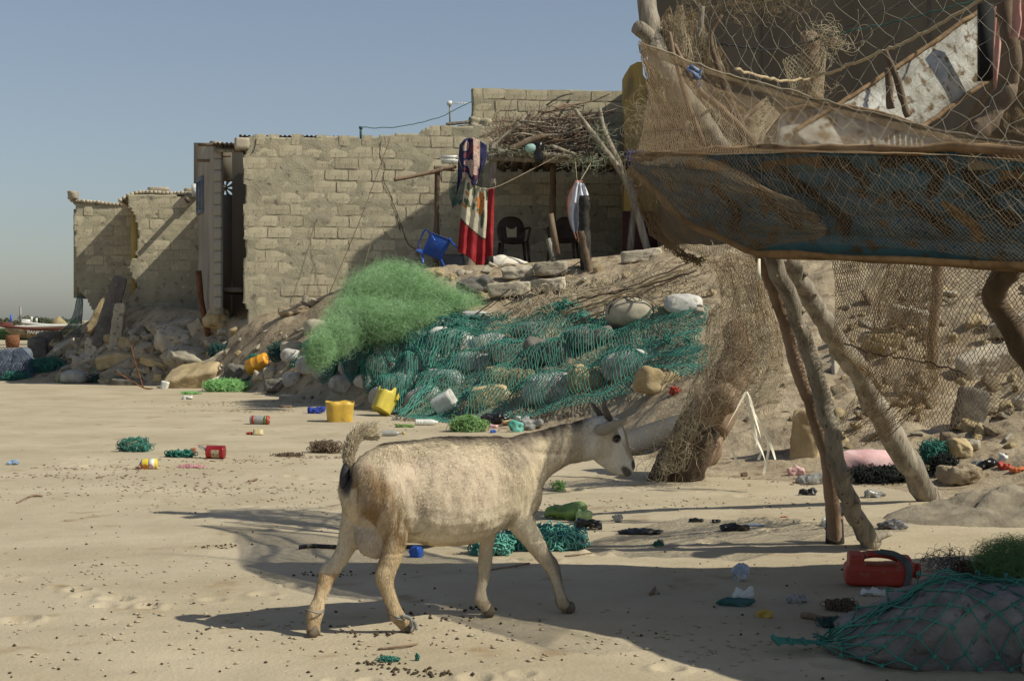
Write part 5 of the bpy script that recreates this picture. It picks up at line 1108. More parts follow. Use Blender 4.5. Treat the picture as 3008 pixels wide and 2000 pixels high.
def drape(name, bottom, top, nu, nv, r, m, parent, seed=1, lift=.03, wav=.03, **k):
    bx, by = zip(*bottom); tx, ty = zip(*top)
    nb = 40; B = np.array([G(np.interp(q, np.linspace(0, 1, len(bx)), bx), np.interp(q, np.linspace(0, 1, len(by)), by)) for q in np.linspace(0, 1, nb)])
    T = np.array([G(np.interp(q, np.linspace(0, 1, len(tx)), tx), np.interp(q, np.linspace(0, 1, len(ty)), ty)) for q in np.linspace(0, 1, nb)])
    vv = np.linspace(0, 1, 60); q = np.linspace(0, 1, nb); Cm = (B+T)/2; PX = B[nb//2, 0]*(1-vv)+T[nb//2, 0]*vv; PY = B[nb//2, 1]*(1-vv)+T[nb//2, 1]*vv; al = np.concatenate([[0], np.cumsum(np.hypot(np.hypot(np.diff(PX), np.diff(PY)), np.diff(cov2(PX, PY))))]); al /= al[-1]
    def fn(u, v):
        q = np.linspace(0, 1, nb); v = np.interp(v, al, vv); X = np.interp(u, q, B[:, 0])*(1-v)+np.interp(u, q, T[:, 0])*v; Y = np.interp(u, q, B[:, 1])*(1-v)+np.interp(u, q, T[:, 1])*v
        X = X+.12*vn(u*4, v*4, s=seed); z0 = cov2(X, Y)
        return np.stack([X, Y, z0+lift+wav*fbm(u*9, v*9, s=seed+4, o=3)], -1)
    return net(name, fn, nu, nv, r, m, parent, seed=seed, **k)
def teal():
    t = thing('teal_net', 'large teal trawl net spread over the sandbags and stones', 'fishing net', (0, 0, 0))
    drape('mesh', [(1180, 1236), (1260, 1240), (1400, 1248), (1560, 1250), (1740, 1215), (1900, 1165), (2080, 1110)], [(1270, 990), (1420, 935), (1560, 930), (1680, 905), (1760, 950), (1880, 930), (2090, 905)], 84, 66, .0046, M_teal, t, 3, jit=.5, hole=.05)
    drape('mesh', [(850, 1112), (950, 1158), (1080, 1185), (1190, 1225)], [(890, 1045), (1030, 990), (1150, 960), (1330, 945)], 70, 50, .0052, M_teal, t, 5, jit=.4, hole=.03)
    drape('mesh', [(900, 1150), (1000, 1100), (1180, 1110), (1290, 1150)], [(920, 1060), (1080, 1030), (1240, 1040), (1420, 960)], 46, 28, .0045, M_teal, t, 7, jit=.5, lift=.06, hole=.1)
    drape('mesh', [(1000, 1010), (1150, 1000), (1300, 1010), (1420, 1010)], [(1040, 965), (1150, 945), (1300, 930), (1420, 925)], 70, 24, .005, M_tealD, t, 8, jit=.4)
    for k, q in enumerate(([(1285, 1000), (1340, 975), (1400, 950), (1500, 930)], [(1255, 1120), (1310, 1060), (1345, 1030), (1390, 1000)], [(1180, 1235), (1280, 1160), (1330, 1080), (1350, 1040)], [(1570, 940), (1650, 912), (1690, 925), (1720, 955), (1780, 955), (1900, 930)])):
        C = np.array([G(*p) for p in q]); C[:, 2] = cover(C[:, 0], C[:, 1])+.06; P = catmull(C, 40); A = []; B = []
        for s_ in range(9):
            o = .05*np.stack([fbm(np.arange(40)*.2+s_*9, np.zeros(40), s=s_+k*20), fbm(np.arange(40)*.2, np.zeros(40)+9, s=s_), fbm(np.arange(40)*.2, np.zeros(40)+s_, s=s_+5)], -1); Q = P+o; A.append(Q[:-1]); B.append(Q[1:])
        obj('gathered_edge', *edges_tubes(np.concatenate(A), np.concatenate(B), .0065), M_teal, t)
    rg = np.random.default_rng(4)
    for px, py, m, n in [(1710, 1010, M_teal, 26), (1960, 1000, M_teal, 24), (2030, 1010, M_teal, 24), (1905, 1030, M_teal, 20), (1560, 1075, M_teal, 18), (1835, 955, M_teal, 18), (1255, 1010, M_teal, 20), (1680, 925, M_teal, 30), (1650, 930, M_teal, 26)]:
        g = G(px, py); g[2] = float(cover(g[0], g[1]))+.05
        obj('frayed_knot', *curls(n, lambda r_, k: g+r_.normal(0, .03, (k, 3)), .03, 6, .6, .005, int(px)), m, t)
    # ropes and twigs over the bank right of the shelter
    rp = thing('rope_tangle', 'sheaf of tan ropes pulled tight across the slope above the teal net', 'rope', (0, 0, 0))
    for k in range(13):
        a = W(1600+rg.uniform(0, 130), 960-rg.uniform(0, 90), 18.4); b = W(2040+rg.uniform(-60, 60), 745+rg.uniform(0, 60), 17+rg.uniform(0, 2)); m_ = (a+b)/2+[0, 0, -.04]
        obj('rope', *tube(catmull([a, m_, b], 16)+rg.normal(0, .01, (16, 3)), rg.choice([.006, .009, .014]), 5), [M_rope, M_netpale, M_woodD][k % 3], rp)
    def st(r_, n):
        px = r_.uniform(1500, 2100, n); py = 900-(px-1500)*.16+r_.uniform(-20, 60, n); P = np.array([G(a, b) for a, b in zip(px, py)]); P[:, 2] += .05; return P
    tag(obj('dry_twigs', *curls(380, st, .055, 7, .5, .005, 44, drift=np.array([0, 0, -.05])), M_netpale), 'dry twigs and twine littering the slope above the cream sack', 'twigs', kind='stuff')
    for q, lab in (([(1340, 965, 20), (1640, 745, 22)], 'left dark guy rope running down over the sandbags'), ([(1480, 900, 20), (1720, 760, 22)], 'right dark guy rope running down from the charred post')):
        tag(obj('guy_rope', *tube([W(*q[0]), W(*q[1])], .008, 5), M_dark), lab, 'rope')
teal()
def green_heap():
    t = thing('green_net_heap', 'big fluffy heap of bright green nylon net on the sandbags', 'fishing net', (0, 0, 0))
    E = [(1165, 855, 80, 50, 21.0), (1085, 890, 56, 58, 20.8), (1225, 885, 90, 42, 20.8), (1040, 940, 52, 44, 20.3), (990, 985, 40, 36, 19.9), (945, 1020, 24, 32, 19.4), (925, 1045, 16, 26, 19.4), (1120, 940, 76, 36, 20.2), (1300, 893, 74, 26, 20.9), (1372, 898, 44, 15, 21.1), (1205, 925, 74, 22, 20.4), (1140, 828, 48, 28, 21.2), (1190, 822, 44, 22, 21.2)]
    C = np.array([W(a, b, Y) for a, b, c, d, Y in E]); R = np.array([[c*Y/FPX, (c+d)*.5*Y/FPX*.75, d*Y/FPX] for a, b, c, d, Y in E])
    mb = MB()
    for k in range(len(E)):
        V, F = rough_body(R[k]*2*.45, 40+k, 9, 2.2, .22, 0, fr=2.6); mb.add(V+C[k], F)
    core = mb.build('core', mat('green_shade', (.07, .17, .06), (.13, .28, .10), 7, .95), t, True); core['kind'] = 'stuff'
    wgt = R[:, 0]*R[:, 2]; wgt /= wgt.sum(); cid = [0]
    def st(rg, n):
        k = rg.choice(len(E), n, p=wgt); cid[0] = k; d = rg.normal(size=(n, 3)); d /= np.linalg.norm(d, axis=1)[:, None]
        return C[k]+d*R[k]*rg.uniform(.3, 1.1, n)[:, None]**.7
    def ball(P):
        q = (P-C[cid[0]])/R[cid[0]]; L = np.linalg.norm(q, axis=1)[:, None]; return -q/np.maximum(L, .1)*np.clip(L-1.0, -.1, 1.5)*1.1
    obj('fibre', *curls(6800, st, .06, 12, .13, .0014, 3, ball=ball, drift=np.array([-.04, 0, -.03])), M_green, t)['kind'] = 'stuff'
    def st2(rg, n):
        p = st(rg, n); return p
    def ball2(P):
        q = (P-C[cid[0]])/R[cid[0]]; L = np.linalg.norm(q, axis=1)[:, None]; return -q/np.maximum(L, .1)*np.clip(L-1.35, -.1, 1.5)*.8
    obj('fibre', *curls(5200, st2, .055, 15, .15, .0008, 4, ball=ball2), M_green, t)['kind'] = 'stuff'
green_heap()
def tuft(name, label, px, py, w, h, m, n=300, r=.003, step=None, seed=1, Y=None, core=None, flat=1., cat='net scrap', nseg=9, curl=.45):
    g = G(px, py) if Y is None else W(px, py, Y); s = g[1]/FPX; R = np.array([w*.5, w*.3, h*.5])*s; c = g+[0, 0, R[2]*.75]
    t = thing(name, label, cat, tuple(g))
    def st(rg, k): d = rg.normal(size=(k, 3)); d /= np.linalg.norm(d, axis=1)[:, None]; return c+d*R*rg.uniform(.2, .95, k)[:, None]**.6
    def ball(P): q = (P-c)/R; L = np.linalg.norm(q, axis=1)[:, None]; return -q/np.maximum(L, .1)*np.clip(L-.75, 0, 2)*1.8/ np.array([1, 1, 1])
    V, F = curls(n, st, step or w*s*.07, nseg, curl, r, seed, ball=ball); V[:, 2] = np.maximum(V[:, 2], gz(V[:, 0], V[:, 1])+.002)
    obj('strands', V-g, F, m, t)['kind'] = 'stuff'
    if core: V, F = rough_body(R*1.35, seed+900, 8, 2.4, .2, 2); obj('core', V+c-g, F, core, t, True)
    return t
def beach_tufts():
    tuft('green_tuft', 'bright lime net tuft on the sand before the yellow stone', 665, 1150, 150, 36, M_lime, 420, .004, seed=2)
    tuft('green_tuft', 'thin green net scrap left of the lime tuft', 560, 1158, 60, 8, M_lime, 90, .004, seed=3)
    tuft('teal_clump', 'teal net clump on grey rope at the left of the beach', 395, 1328, 105, 42, M_teal, 260, .003, seed=4, core=M_netpale)
    tuft('teal_clump', 'low dark teal rope coil beside the red tin', 530, 1342, 100, 20, mat('teal_rope', (.02, .12, .09), (.05, .22, .17), 9), 90, .005, seed=5, curl=.8)
    tuft('pink_string', 'pink plastic string lying flat on the sand', 560, 1372, 95, 6, mat('pink_string', (.6, .28, .32), (.75, .42, .45), 9), 40, .0025, seed=6)
    tuft('weed_clump', 'dark weed and grey rope clump behind the goat tail', 960, 1330, 110, 40, M_woodD, 160, .0028, seed=7)
    tuft('weed_clump', 'trail of dark weed stretching left from the clump', 850, 1340, 130, 6, M_woodD, 90, .002, seed=8)
    tuft('green_pile', 'pale green net pile with litter right behind the goat back', 1375, 1268, 115, 50, mat('pale_green', (.16, .30, .10), (.30, .48, .20), 6), 420, .003, seed=9)
    tuft('teal_pile', 'pale teal rope pile behind the front legs of the goat', 1600, 1610, 250, 64, mat('pale_teal', (.07, .30, .24), (.20, .50, .42), 6), 700, .0042, seed=10, curl=.9, core=M_tealD)
    tuft('teal_pile', 'smaller teal rope pile seen under the goat belly', 1445, 1628, 130, 70, MC['pale_teal'], 380, .0042, seed=11, curl=.9, core=M_tealD)
    tuft('teal_knot', 'single teal tuft on the sand between the goat and the poles', 1935, 1602, 34, 22, M_teal, 60, .0018, seed=12)
    tuft('teal_knot', 'teal string scrap in the foreground, left one', 1140, 1946, 70, 14, M_teal, 120, .0016, seed=13)
    tuft('teal_knot', 'teal string scrap in the foreground, small right one', 1226, 1946, 16, 26, M_teal, 50, .0015, seed=14)
    tuft('sprig', 'small green plant sprig below the goat neck', 1640, 1442, 46, 40, mat('sprig', (.10, .24, .06), (.2, .36, .12), 9), 90, .0018, seed=15, cat='plant')
    tuft('green_net_tuft', 'hazy green net tuft at the right edge in the boat shadow', 2985, 1700, 270, 130, mat('dusty_green_nylon', (.14, .28, .10), (.24, .38, .16), 3, .8), 1500, .0007, step=.02, seed=16, curl=.3)
    tuft('twig_tangle', 'dark dry twigs at the foot of the right green net', 2850, 1695, 120, 44, M_woodD, 130, .0022, seed=17, curl=.15)
    tuft('line_tangle', 'loop of thin grey line between the red can and the green net', 2780, 1680, 160, 80, mat('grey_line', (.10, .11, .10), (.18, .18, .16), 9), 40, .0011, seed=18, curl=.3, nseg=22)
    tuft('teal_clump', 'teal net clump on the right sand bank behind the log', 2745, 1352, 96, 66, M_teal, 300, .003, seed=19)
    tuft('black_heap', 'dark heap of net in front of the pink sack', 2600, 1410, 260, 34, mat('black_net', (.015, .018, .016), (.04, .045, .04), 6), 500, .003, seed=20, core=M_char)
    tuft('black_heap', 'black ball of net right of the driftwood log', 2772, 1398, 90, 62, MC['black_net'], 300, .003, seed=21, core=M_char)
    tuft('weed_clump', 'tangle of brown weed by the concrete chunk', 2470, 1790, 110, 34, M_woodD, 90, .0018, seed=22, curl=.2)
    tuft('teal_clump', 'frayed teal rope ends left of the concrete chunk', 2475, 1838, 150, 24, M_tealD, 160, .0022, seed=23)
    tuft('red_rag', 'small red rag on the slope under the teal net', 1982, 1172, 32, 24, mat('red_rag', (.4, .06, .04), (.5, .12, .08), 9), 60, .006, seed=24)
    for k, (a, b, w, h, m) in enumerate(((45, 1118, 90, 26, M_teal), (140, 1100, 110, 46, M_teal), (225, 1122, 110, 22, M_lime), (285, 1118, 70, 26, M_tealD), (640, 1045, 60, 40, M_tealD), (715, 1125, 40, 16, M_tealD), (820, 1060, 70, 60, M_tealD), (750, 1070, 50, 40, M_teal))):
        tuft('net_scrap', ['teal net scrap at the left edge of the beach', 'teal net heap below the dark square blocks', 'pale green net scrap along the foot of the rubble', 'dark teal net beside the blue net', 'dark green net snagged on the jagged slab', 'dark green net below the white rock', 'dark green net below the two pale sacks', 'teal net behind the orange container'][k], a, b, w, h, m, 260, .005, seed=30+k)
    tuft('blue_net', 'bright blue net bundle at the foot of the rubble', 222+8, 1122, 60, 34, mat('blue_twine', (.02, .09, .40), (.05, .16, .55), 5), 260, .006, seed=50, core=mat('blue_cloth', (.02, .05, .22), (.03, .09, .35), 5))
beach_tufts()
# ---------------------------------------------------------------- shelter of branches, washing and chairs
cloth = nets.cloth
def shelter():
    sh = thing('shelter', 'open lean-to of driftwood posts roofed with dry branches', 'shelter', tuple(W(1600, 780, 24.5)))
    o = -np.array(sh.location); off = tuple(o)
    def pole(nm, pts, R, m, n=26, jag=.15, seed=0, sub=()):
        P = catmull([W(*p) for p in pts], n)+o; Rr = np.interp(np.linspace(0, 1, n), np.linspace(0, 1, len(R)), R)
        p = obj(nm, *tube(P, Rr, 8, jag=jag, seed=seed), m, sh, True); return p
    pole('beam', [(1430, 462, 24.1), (1640, 470, 24.1), (1860, 468, 24.3)], [.06, .055, .06], M_wood, seed=1)
    pole('beam', [(1460, 446, 24.0), (1560, 452, 24.0), (1700, 462, 24.0)], [.05, .045, .04], M_wood, seed=2)
    pole('beam', [(1450, 470, 25.8), (1860, 470, 26.0)], [.05, .05], M_woodD, seed=3)
    pole('post', [(1450, 425, 24.2), (1446, 540, 24.1), (1425, 640, 24.0), (1375, 800, 23.9)], [.07, .06, .065, .085], M_wood, seed=4)
    pole('post', [(1762, 318, 24.0), (1776, 390, 24.0), (1820, 487, 24.0), (1858, 580, 24), (1905, 745, 24)], [.025, .05, .06, .065, .06], M_wood, seed=5)
    pole('post', [(1688, 320, 23.9), (1750, 405, 23.9), (1818, 497, 23.95), (1850, 560, 24)], [.03, .045, .05, .05], M_wood, seed=6)
    pole('post', [(1860, 470, 24.3), (1862, 600, 24.3), (1850, 745, 24.2)], [.05, .05, .055], M_wood, seed=7)
    pole('post', [(1625, 470, 25.6), (1622, 740, 25.4)], [.05, .055], M_woodD, seed=8)
    pole('post', [(1285, 495, 24.8), (1283, 620, 24.8), (1280, 790, 24.6)], [.045, .04, .06], M_woodD, seed=9)
    pole('rail', [(1158, 528, 24.6), (1230, 515, 24.7), (1340, 488, 24.8)], [.035, .03, .035], M_bark, seed=10)
    pole('rail', [(1275, 492, 24.8), (1335, 500, 24.9)], [.03, .03], M_woodD, seed=11)
    pole('plank', [(1495, 440, 23.9), (1580, 405, 23.95), (1600, 400, 24)], [.05, .05, .04], M_woodD, seed=12)
    mbm = MB()
    for k in range(46):
        x0 = wx(1446+k*9, 25); z0 = wz(452, 24.1)+.03*math.sin(k*1.7); V, F = box(x0, x0+.07, 24.1+.1*math.sin(k*3.1), 26.5, z0-.03, z0+.02); obj('shade_lath', V+o, F, M_woodD, sh)  # laths added below the branches to block sun and darken the porch
    # roof branches
    rg = np.random.default_rng(12)
    for k in range(150):
        a = rg.uniform(1430, 1740); y = rg.uniform(0, 1); top = np.interp(a, [1430, 1500, 1600, 1700, 1800], [430, 370, 305, 330, 400]); py = 452-(452-top)*y**1.2; Y = rg.uniform(24.0, 25.9)
        L = rg.uniform(40, 170); dy = rg.normal(-8, 22); ps = [(a, py, Y), (a+L*.35, py+dy*.3+rg.normal(0, 7), Y+rg.normal(0, .15)), (a+L*.7, py+dy*.7+rg.normal(0, 7), Y+rg.normal(0, .15)), (a+L, py+dy, Y+rg.normal(0, .2))]
        if ps[-1][0] > 1815: continue
        r_ = rg.choice([.009, .012, .016, .022]); P = catmull([W(*p) for p in ps], 9)+o; obj('branch', *tube(P, np.linspace(r_, r_*.5, 9), 5, jag=.15, seed=k), [M_wood, M_wood, M_bark][k % 3], sh, True)
    for ps, r_ in (([(1440, 440, 23.95), (1480, 400, 24), (1530, 365, 24)], .03), ([(1490, 455, 23.9), (1560, 405, 23.95), (1650, 395, 24), (1710, 375, 24)], .028), ([(1640, 345, 25), (1668, 300, 25), (1675, 295, 25)], .022), ([(1560, 355, 24.5), (1600, 318, 24.5), (1640, 300, 24.6)], .012), ([(1620, 430, 23.85), (1680, 450, 23.85), (1700, 456, 23.9)], .028)):
        P = catmull([W(*p) for p in ps], 12)+o; obj('branch', *tube(P, np.linspace(r_, r_*.6, 12), 7, jag=.15, seed=int(r_*999)), M_wood, sh, True)
    def st(rg, n): return W(1600, 400, 24.9)+o+rg.uniform(-1, 1, (n, 3))*np.array([.85, .9, .22])
    obj('twigs', *curls(900, st, .07, 5, .25, .0045, 9), M_bark, sh)['kind'] = 'stuff'
    def st(rg, n): return W(1765, 400, 23.95)+o+rg.normal(0, .1, (n, 3))*[.8, .6, 1.2]
    obj('net_rag', *curls(80, st, .035, 8, .5, .004, 19, drift=np.array([0, 0, -.08])), mat('sage_twine', (.18, .20, .14), (.32, .34, .24), 6), sh)['kind'] = 'stuff'
    def st(rg, n): return W(1745, 470, 23.9)+o+rg.normal(0, .1, (n, 3))*[2, .6, .6]
    obj('net_rag', *curls(80, st, .04, 8, .5, .004, 20, drift=np.array([0, 0, -.16])), MC['sage_twine'], sh)['kind'] = 'stuff'
    def st(rg, n): return W(1530, 445, 23.9)+o+rg.normal(0, .1, (n, 3))*[3, .6, .5]
    obj('net_rag', *curls(70, st, .04, 8, .5, .0035, 21, drift=np.array([0, 0, -.03])), MC['sage_twine'], sh)['kind'] = 'stuff'
    V, F = rough_body((.2, .16, .14), 77, 9, 2.2, .02, 0); tag(obj('float_ball', V, F, mat('pale_teal_plastic', (.25, .42, .38), (.35, .52, .48), 5, .4), None, True, loc=W(1560, 436, 23.8)), 'pale teal float lying on the front beam of the branch roof', 'float')
    V, F = rough_body((.16, .14, .34), 78, 9, 3, .15, 2); tag(obj('black_bag', V, F, P_black, None, True, loc=W(1583, 448, 23.8)), 'small black bag hanging over the roof beam beside the float', 'bag')
    for k, (ps, R, lab) in enumerate((([(1716, 575, 21.9), (1718, 700, 21.9), (1724, 845, 21.8)], [.078, .085, .09], 'thick charred post with a broken top under the hung clothes'), ([(1706, 680, 21.7), (1722, 760, 21.7), (1742, 850, 21.6)], [.05, .06, .06], 'shorter charred timber leaning on the thick charred post'))):
        P = [W(*p) for p in ps]; b = P[-1]; obj_ = obj('charred_post', *tube(catmull(np.array(P)-b, 24), np.interp(np.linspace(0, 1, 24), [0, .5, 1], R)*(1+.1*vn(np.arange(24)*.8, np.zeros(24), s=k)), 9, jag=.25, seed=k+3), M_woodD if k else MC['charred'], None, True, loc=b); tag(obj_, lab, 'post')
    for k, (a, b, lab) in enumerate((((1616, 628), (1637, 748), 'slim upright board standing under the branch roof'), ((1612, 700), (1646, 832), 'lower slim board leaning in front of the shelter floor'))):
        A, B = W(*a, 23-k), W(*b, 23-k); V, F = tube([A-B, (A-B)/2, A*0], [.05, .05, .05], 4, squash=.4); tag(obj('upright_board', V, F, M_woodD if not k else M_wood, loc=B), lab, 'board')
    # clothes line and washing
    P = catmull([W(1342, 442, 23.6), W(1352, 480, 23.6), W(1368, 518, 23.6), W(1400, 548, 23.6), W(1450, 552, 23.6), W(1550, 505, 23.75), W(1668, 442, 23.9)], 50)
    tag(obj('clothes_line', *tube(P, .006, 5), M_netpale), 'white washing line sagging between the left cloth and the branch roof', 'line')
    Mc = [mat('blanket_cream', (.42, .38, .28), (.54, .50, .38), 9, .9), mat('blanket_red', (.24, .015, .02), (.33, .03, .035), 6, .9), mat('blanket_orange', (.42, .15, .04), (.52, .22, .07), 12, .9), mat('blanket_green', (.05, .08, .05), (.12, .14, .08), 12, .9), mat('blanket_brown', (.10, .03, .02))]
    def bl(u, v):
        m = np.zeros(len(u), int); hv = .60+.10*np.clip(u*1.6, 0, 1); m[(v > hv)] = 1; m[u > .78] = 1; m[(v > hv-.02) & (v < hv+.01) & (u < .78)] = 4
        w = .02*vn(u*20, v*20, s=3)
        q = ((u-.55+w*2)/.13)**2+((v-.25+w)/.18)**2; m[q < 1] = 2; m[(q < 1) & (vn(u*30, v*14, s=8) > .5)] = 3
        for a, b, c, d in ((.12, .12, .05, .06), (.30, .10, .05, .11), (.15, .34, .10, .05), (.62, .46, .05, .11), (.75, .08, .05, .12), (.35, .32, .04, .06), (.1, .22, .06, .03)):
            m[(((u-a)/c)**2+((v-b)/d)**2 < 1+.6*vn(u*25, v*25, s=5)) & (u < .8) & (m == 0)] = 3 if b != .22 else 2
        m[(u < .16) & (v > .38) & (v < .43)] = 2
        return m
    cloth('blanket', 'red and cream floral blanket hanging on the washing line', [[(1370, 512, 23.6), (1398, 546, 23.6), (1425, 553, 23.6), (1452, 553, 23.6)], [(1355, 620, 23.6), (1385, 640, 23.6), (1420, 650, 23.6), (1450, 660, 23.6)], [(1344, 740, 23.6), (1376, 755, 23.6), (1410, 785, 23.6), (1446, 780, 23.6)]], Mc, .035, nx=90, ny=90, ff=4, th=.01, midx=bl)
    Mn = [mat('navy_cloth', (.015, .018, .06), (.03, .03, .09), 6), mat('cream_print', (.46, .41, .35), (.36, .22, .18), 16, c3=(.30, .04, .04), c3t=.6), mat('plum_print', (.10, .03, .05), (.16, .05, .07), 12)]
    def nv_(u, v):
        n = vn(u*6, v*8, s=2); m = np.zeros(len(u), int); m[(u > .18) & (u < .78) & (n > .05)] = 1; m[(u > .18) & (u < .78) & (n < -.35)] = 2; m[(u > .55) & (u < .72) & (v < .5)] = 1; return m
    cloth('patterned_cloth', 'navy cloth with cream and red pattern draped over the post top', [[(1350, 425, 23.7), (1372, 406, 23.6), (1400, 408, 23.6), (1430, 428, 23.7)], [(1345, 480, 23.7), (1370, 470, 23.55), (1400, 480, 23.55), (1428, 470, 23.7)], [(1344, 530, 23.75), (1370, 520, 23.6), (1395, 545, 23.6), (1412, 500, 23.7)], [(1340, 572, 23.8), (1362, 520, 23.65), (1385, 530, 23.65), (1402, 530, 23.7)]], Mn, .05, nx=50, ny=50, ff=3, th=.012, midx=nv_)
    cloth('hanging_shirt', 'pink cloth bundled on a string above the charred post', [[(1690, 530, 22.2), (1712, 532, 22.2)], [(1668, 580, 22.2), (1705, 580, 22.1)], [(1668, 640, 22.2), (1690, 645, 22.15)], [(1690, 700, 22.2), (1702, 715, 22.15)]], mat('coral_cloth', (.55, .28, .22), (.66, .38, .30), 6), .05, ff=2, th=.01)
    cloth('hanging_shirt', 'white and pale blue cloth hanging beside the pink one', [[(1692, 534, 22.05), (1715, 540, 22.05)], [(1678, 590, 22.0), (1730, 575, 22.0)], [(1672, 640, 22.0), (1726, 620, 22.0)], [(1684, 685, 22.0), (1702, 680, 22.0)]], mat('white_cloth', (.55, .56, .60), (.68, .69, .72), 4, c3=(.25, .33, .55), c3t=.66), .05, ff=3, th=.01)
    for a, b, lab in (((1690, 475, 22.6), (1695, 530, 22.2), 'string holding the hung clothes, front one'), ((1735, 480, 23.6), (1704, 533, 22.3), 'string holding the hung clothes, rear one')):
        tag(obj('string', *tube([W(*a), W(*b)], .005, 4), M_netpale), lab, 'string')
    cloth('blue_cloth', 'dark blue cloth thrown over the shelter corner beside the ochre wall', [[(1842, 440, 23.8), (1888, 438, 23.8)], [(1838, 470, 23.6), (1885, 462, 23.6)], [(1838, 500, 23.7), (1862, 480, 23.7)]], Mn[0], .05, nx=24, ny=24, ff=2, th=.02)
    cr = thing('plastic_crate', 'small white slatted plastic crate on the wall bracket', 'crate', tuple(W(1322, 480, 24.9)))
    for (x0, x1, y0, y1, z0, z1) in ((-.14, .14, -.1, .1, 0, .01), (-.14, .14, -.10, -.09, .02, .05), (-.14, .14, -.10, -.09, .07, .12), (-.14, .14, .09, .10, .01, .12), (-.14, -.13, -.09, .09, .01, .12), (.13, .14, -.09, .09, .01, .12)):
        V, F = box(x0, x1, y0, y1, z0, z1); obj('panel', V, F, P_white, cr)
    for q in range(7): V, F = box(-.14+q*.045, -.13+q*.045, -.088, -.08, .012, .12); obj('rib', V, F, P_white, cr)
    dn = thing('dark_net', 'dark net rag hanging between the wall and the patterned cloth', 'fishing net', (0, 0, 0))
    strip_net('mesh', [[(1325, 500, 24.6), (1420, 500, 24.2)], [(1318, 560, 24.5), (1410, 560, 24.1)], [(1330, 610, 24.5), (1350, 600, 24.2)]], 34, 30, .003, M_tealD, dn, fold=.08, seed=3)
shelter()
def chair(name, label, loc, rot, m, m2=None, sc=1.):
    t = thing(name, label, 'chair', loc); t.rotation_euler = rot; t.scale = (sc, sc, sc)
    def sheet(fn, nm, mm, nu=14, nv=10, th=.012):
        u, v = np.meshgrid(np.linspace(0, 1, nu), np.linspace(0, 1, nv)); P = fn(u, v).reshape(-1, 3); i = np.arange(nv-1)[:, None]*nu+np.arange(nu-1)[None]; q = np.stack([i, i+1, i+nu+1, i+nu], -1).reshape(-1, 4); o = nu*nv
        ed = np.concatenate([np.arange(nu-1), np.arange(nu-1)+(nv-1)*nu]); e1 = np.stack([ed, ed+1, ed+1+o, ed+o], -1); eb = np.concatenate([np.arange(nv-1)*nu, np.arange(nv-1)*nu+nu-1]); e2 = np.stack([eb, eb+nu, eb+nu+o, eb+o], -1)
        obj(nm, np.concatenate([P, P-[0, 0, th] if nm == 'seat' else P+[0, th, 0]]), [np.concatenate([q, q[:, ::-1]+o, e1, e2])], mm, t, True)
    sheet(lambda u, v: np.stack([(u-.5)*.42*(1-.08*v), (v-.5)*.42, .42-.03*np.sin(v*3.1)*np.sin(u*3.1)+0*u], -1), 'seat', m)
    sheet(lambda u, v: np.stack([(u-.5)*(.40+.06*np.sin(v*3.14)), .21+.10*v-.04*np.cos((u-.5)*3)+0*u, .44+.40*v-.10*(np.abs(u-.5)*2)**3*v], -1), 'backrest', m)
    if m2: sheet(lambda u, v: np.stack([(u-.5)*(.15+.03*v), .165+.10*v+0*u, .50+.25*v+0*u], -1), 'cane_panel', m2)
    for sx in (-1, 1):
        for sy in (-1, 1):
            obj('leg', *tube([(sx*.19, sy*.19, .42), (sx*.235, sy*.23, 0)], [.026, .018], 6, squash=.6), m, t)
        obj('arm', *tube(catmull([(sx*.20, -.17, .42), (sx*.24, -.16, .62), (sx*.24, .05, .645), (sx*.21, .22, .64)], 12), .02, 6, squash=.6), m, t)
    return t
M_brch = mat('brown_plastic', (.035, .022, .015), (.06, .04, .03), 9, .4)
g = W(1295, 762, 23.7); chair('blue_chair', 'blue plastic chair lying on its back under the shelter', tuple(g+[0, 0, .05]), (math.radians(-62), math.radians(18), math.radians(25)), P_blue, None, .9)
g = W(1508, 786, 25.3); chair('garden_chair', 'dark garden chair with a pale cane panel in the shade', (g[0], g[1], gzf(g[0], g[1])), (0, 0, math.radians(8)), M_brch, mat('cane', (.42, .36, .22), (.52, .45, .30), 40), 1.05)
g = W(1655, 800, 25.4); chair('garden_chair', 'second dark chair further right in the shade of the shelter', (g[0], g[1], gzf(g[0], g[1])), (0, 0, math.radians(-12)), M_brch, None, 1.0)
g = W(1336, 770, 24.6); chair('grey_chair', 'grey plastic chair tipped over behind the blue one', (g[0], g[1], gzf(g[0], g[1])+.12), (math.radians(-100), 0, math.radians(10)), mat('grey_plastic', (.10, .11, .11), (.17, .18, .18), 6, .5), None, .95)
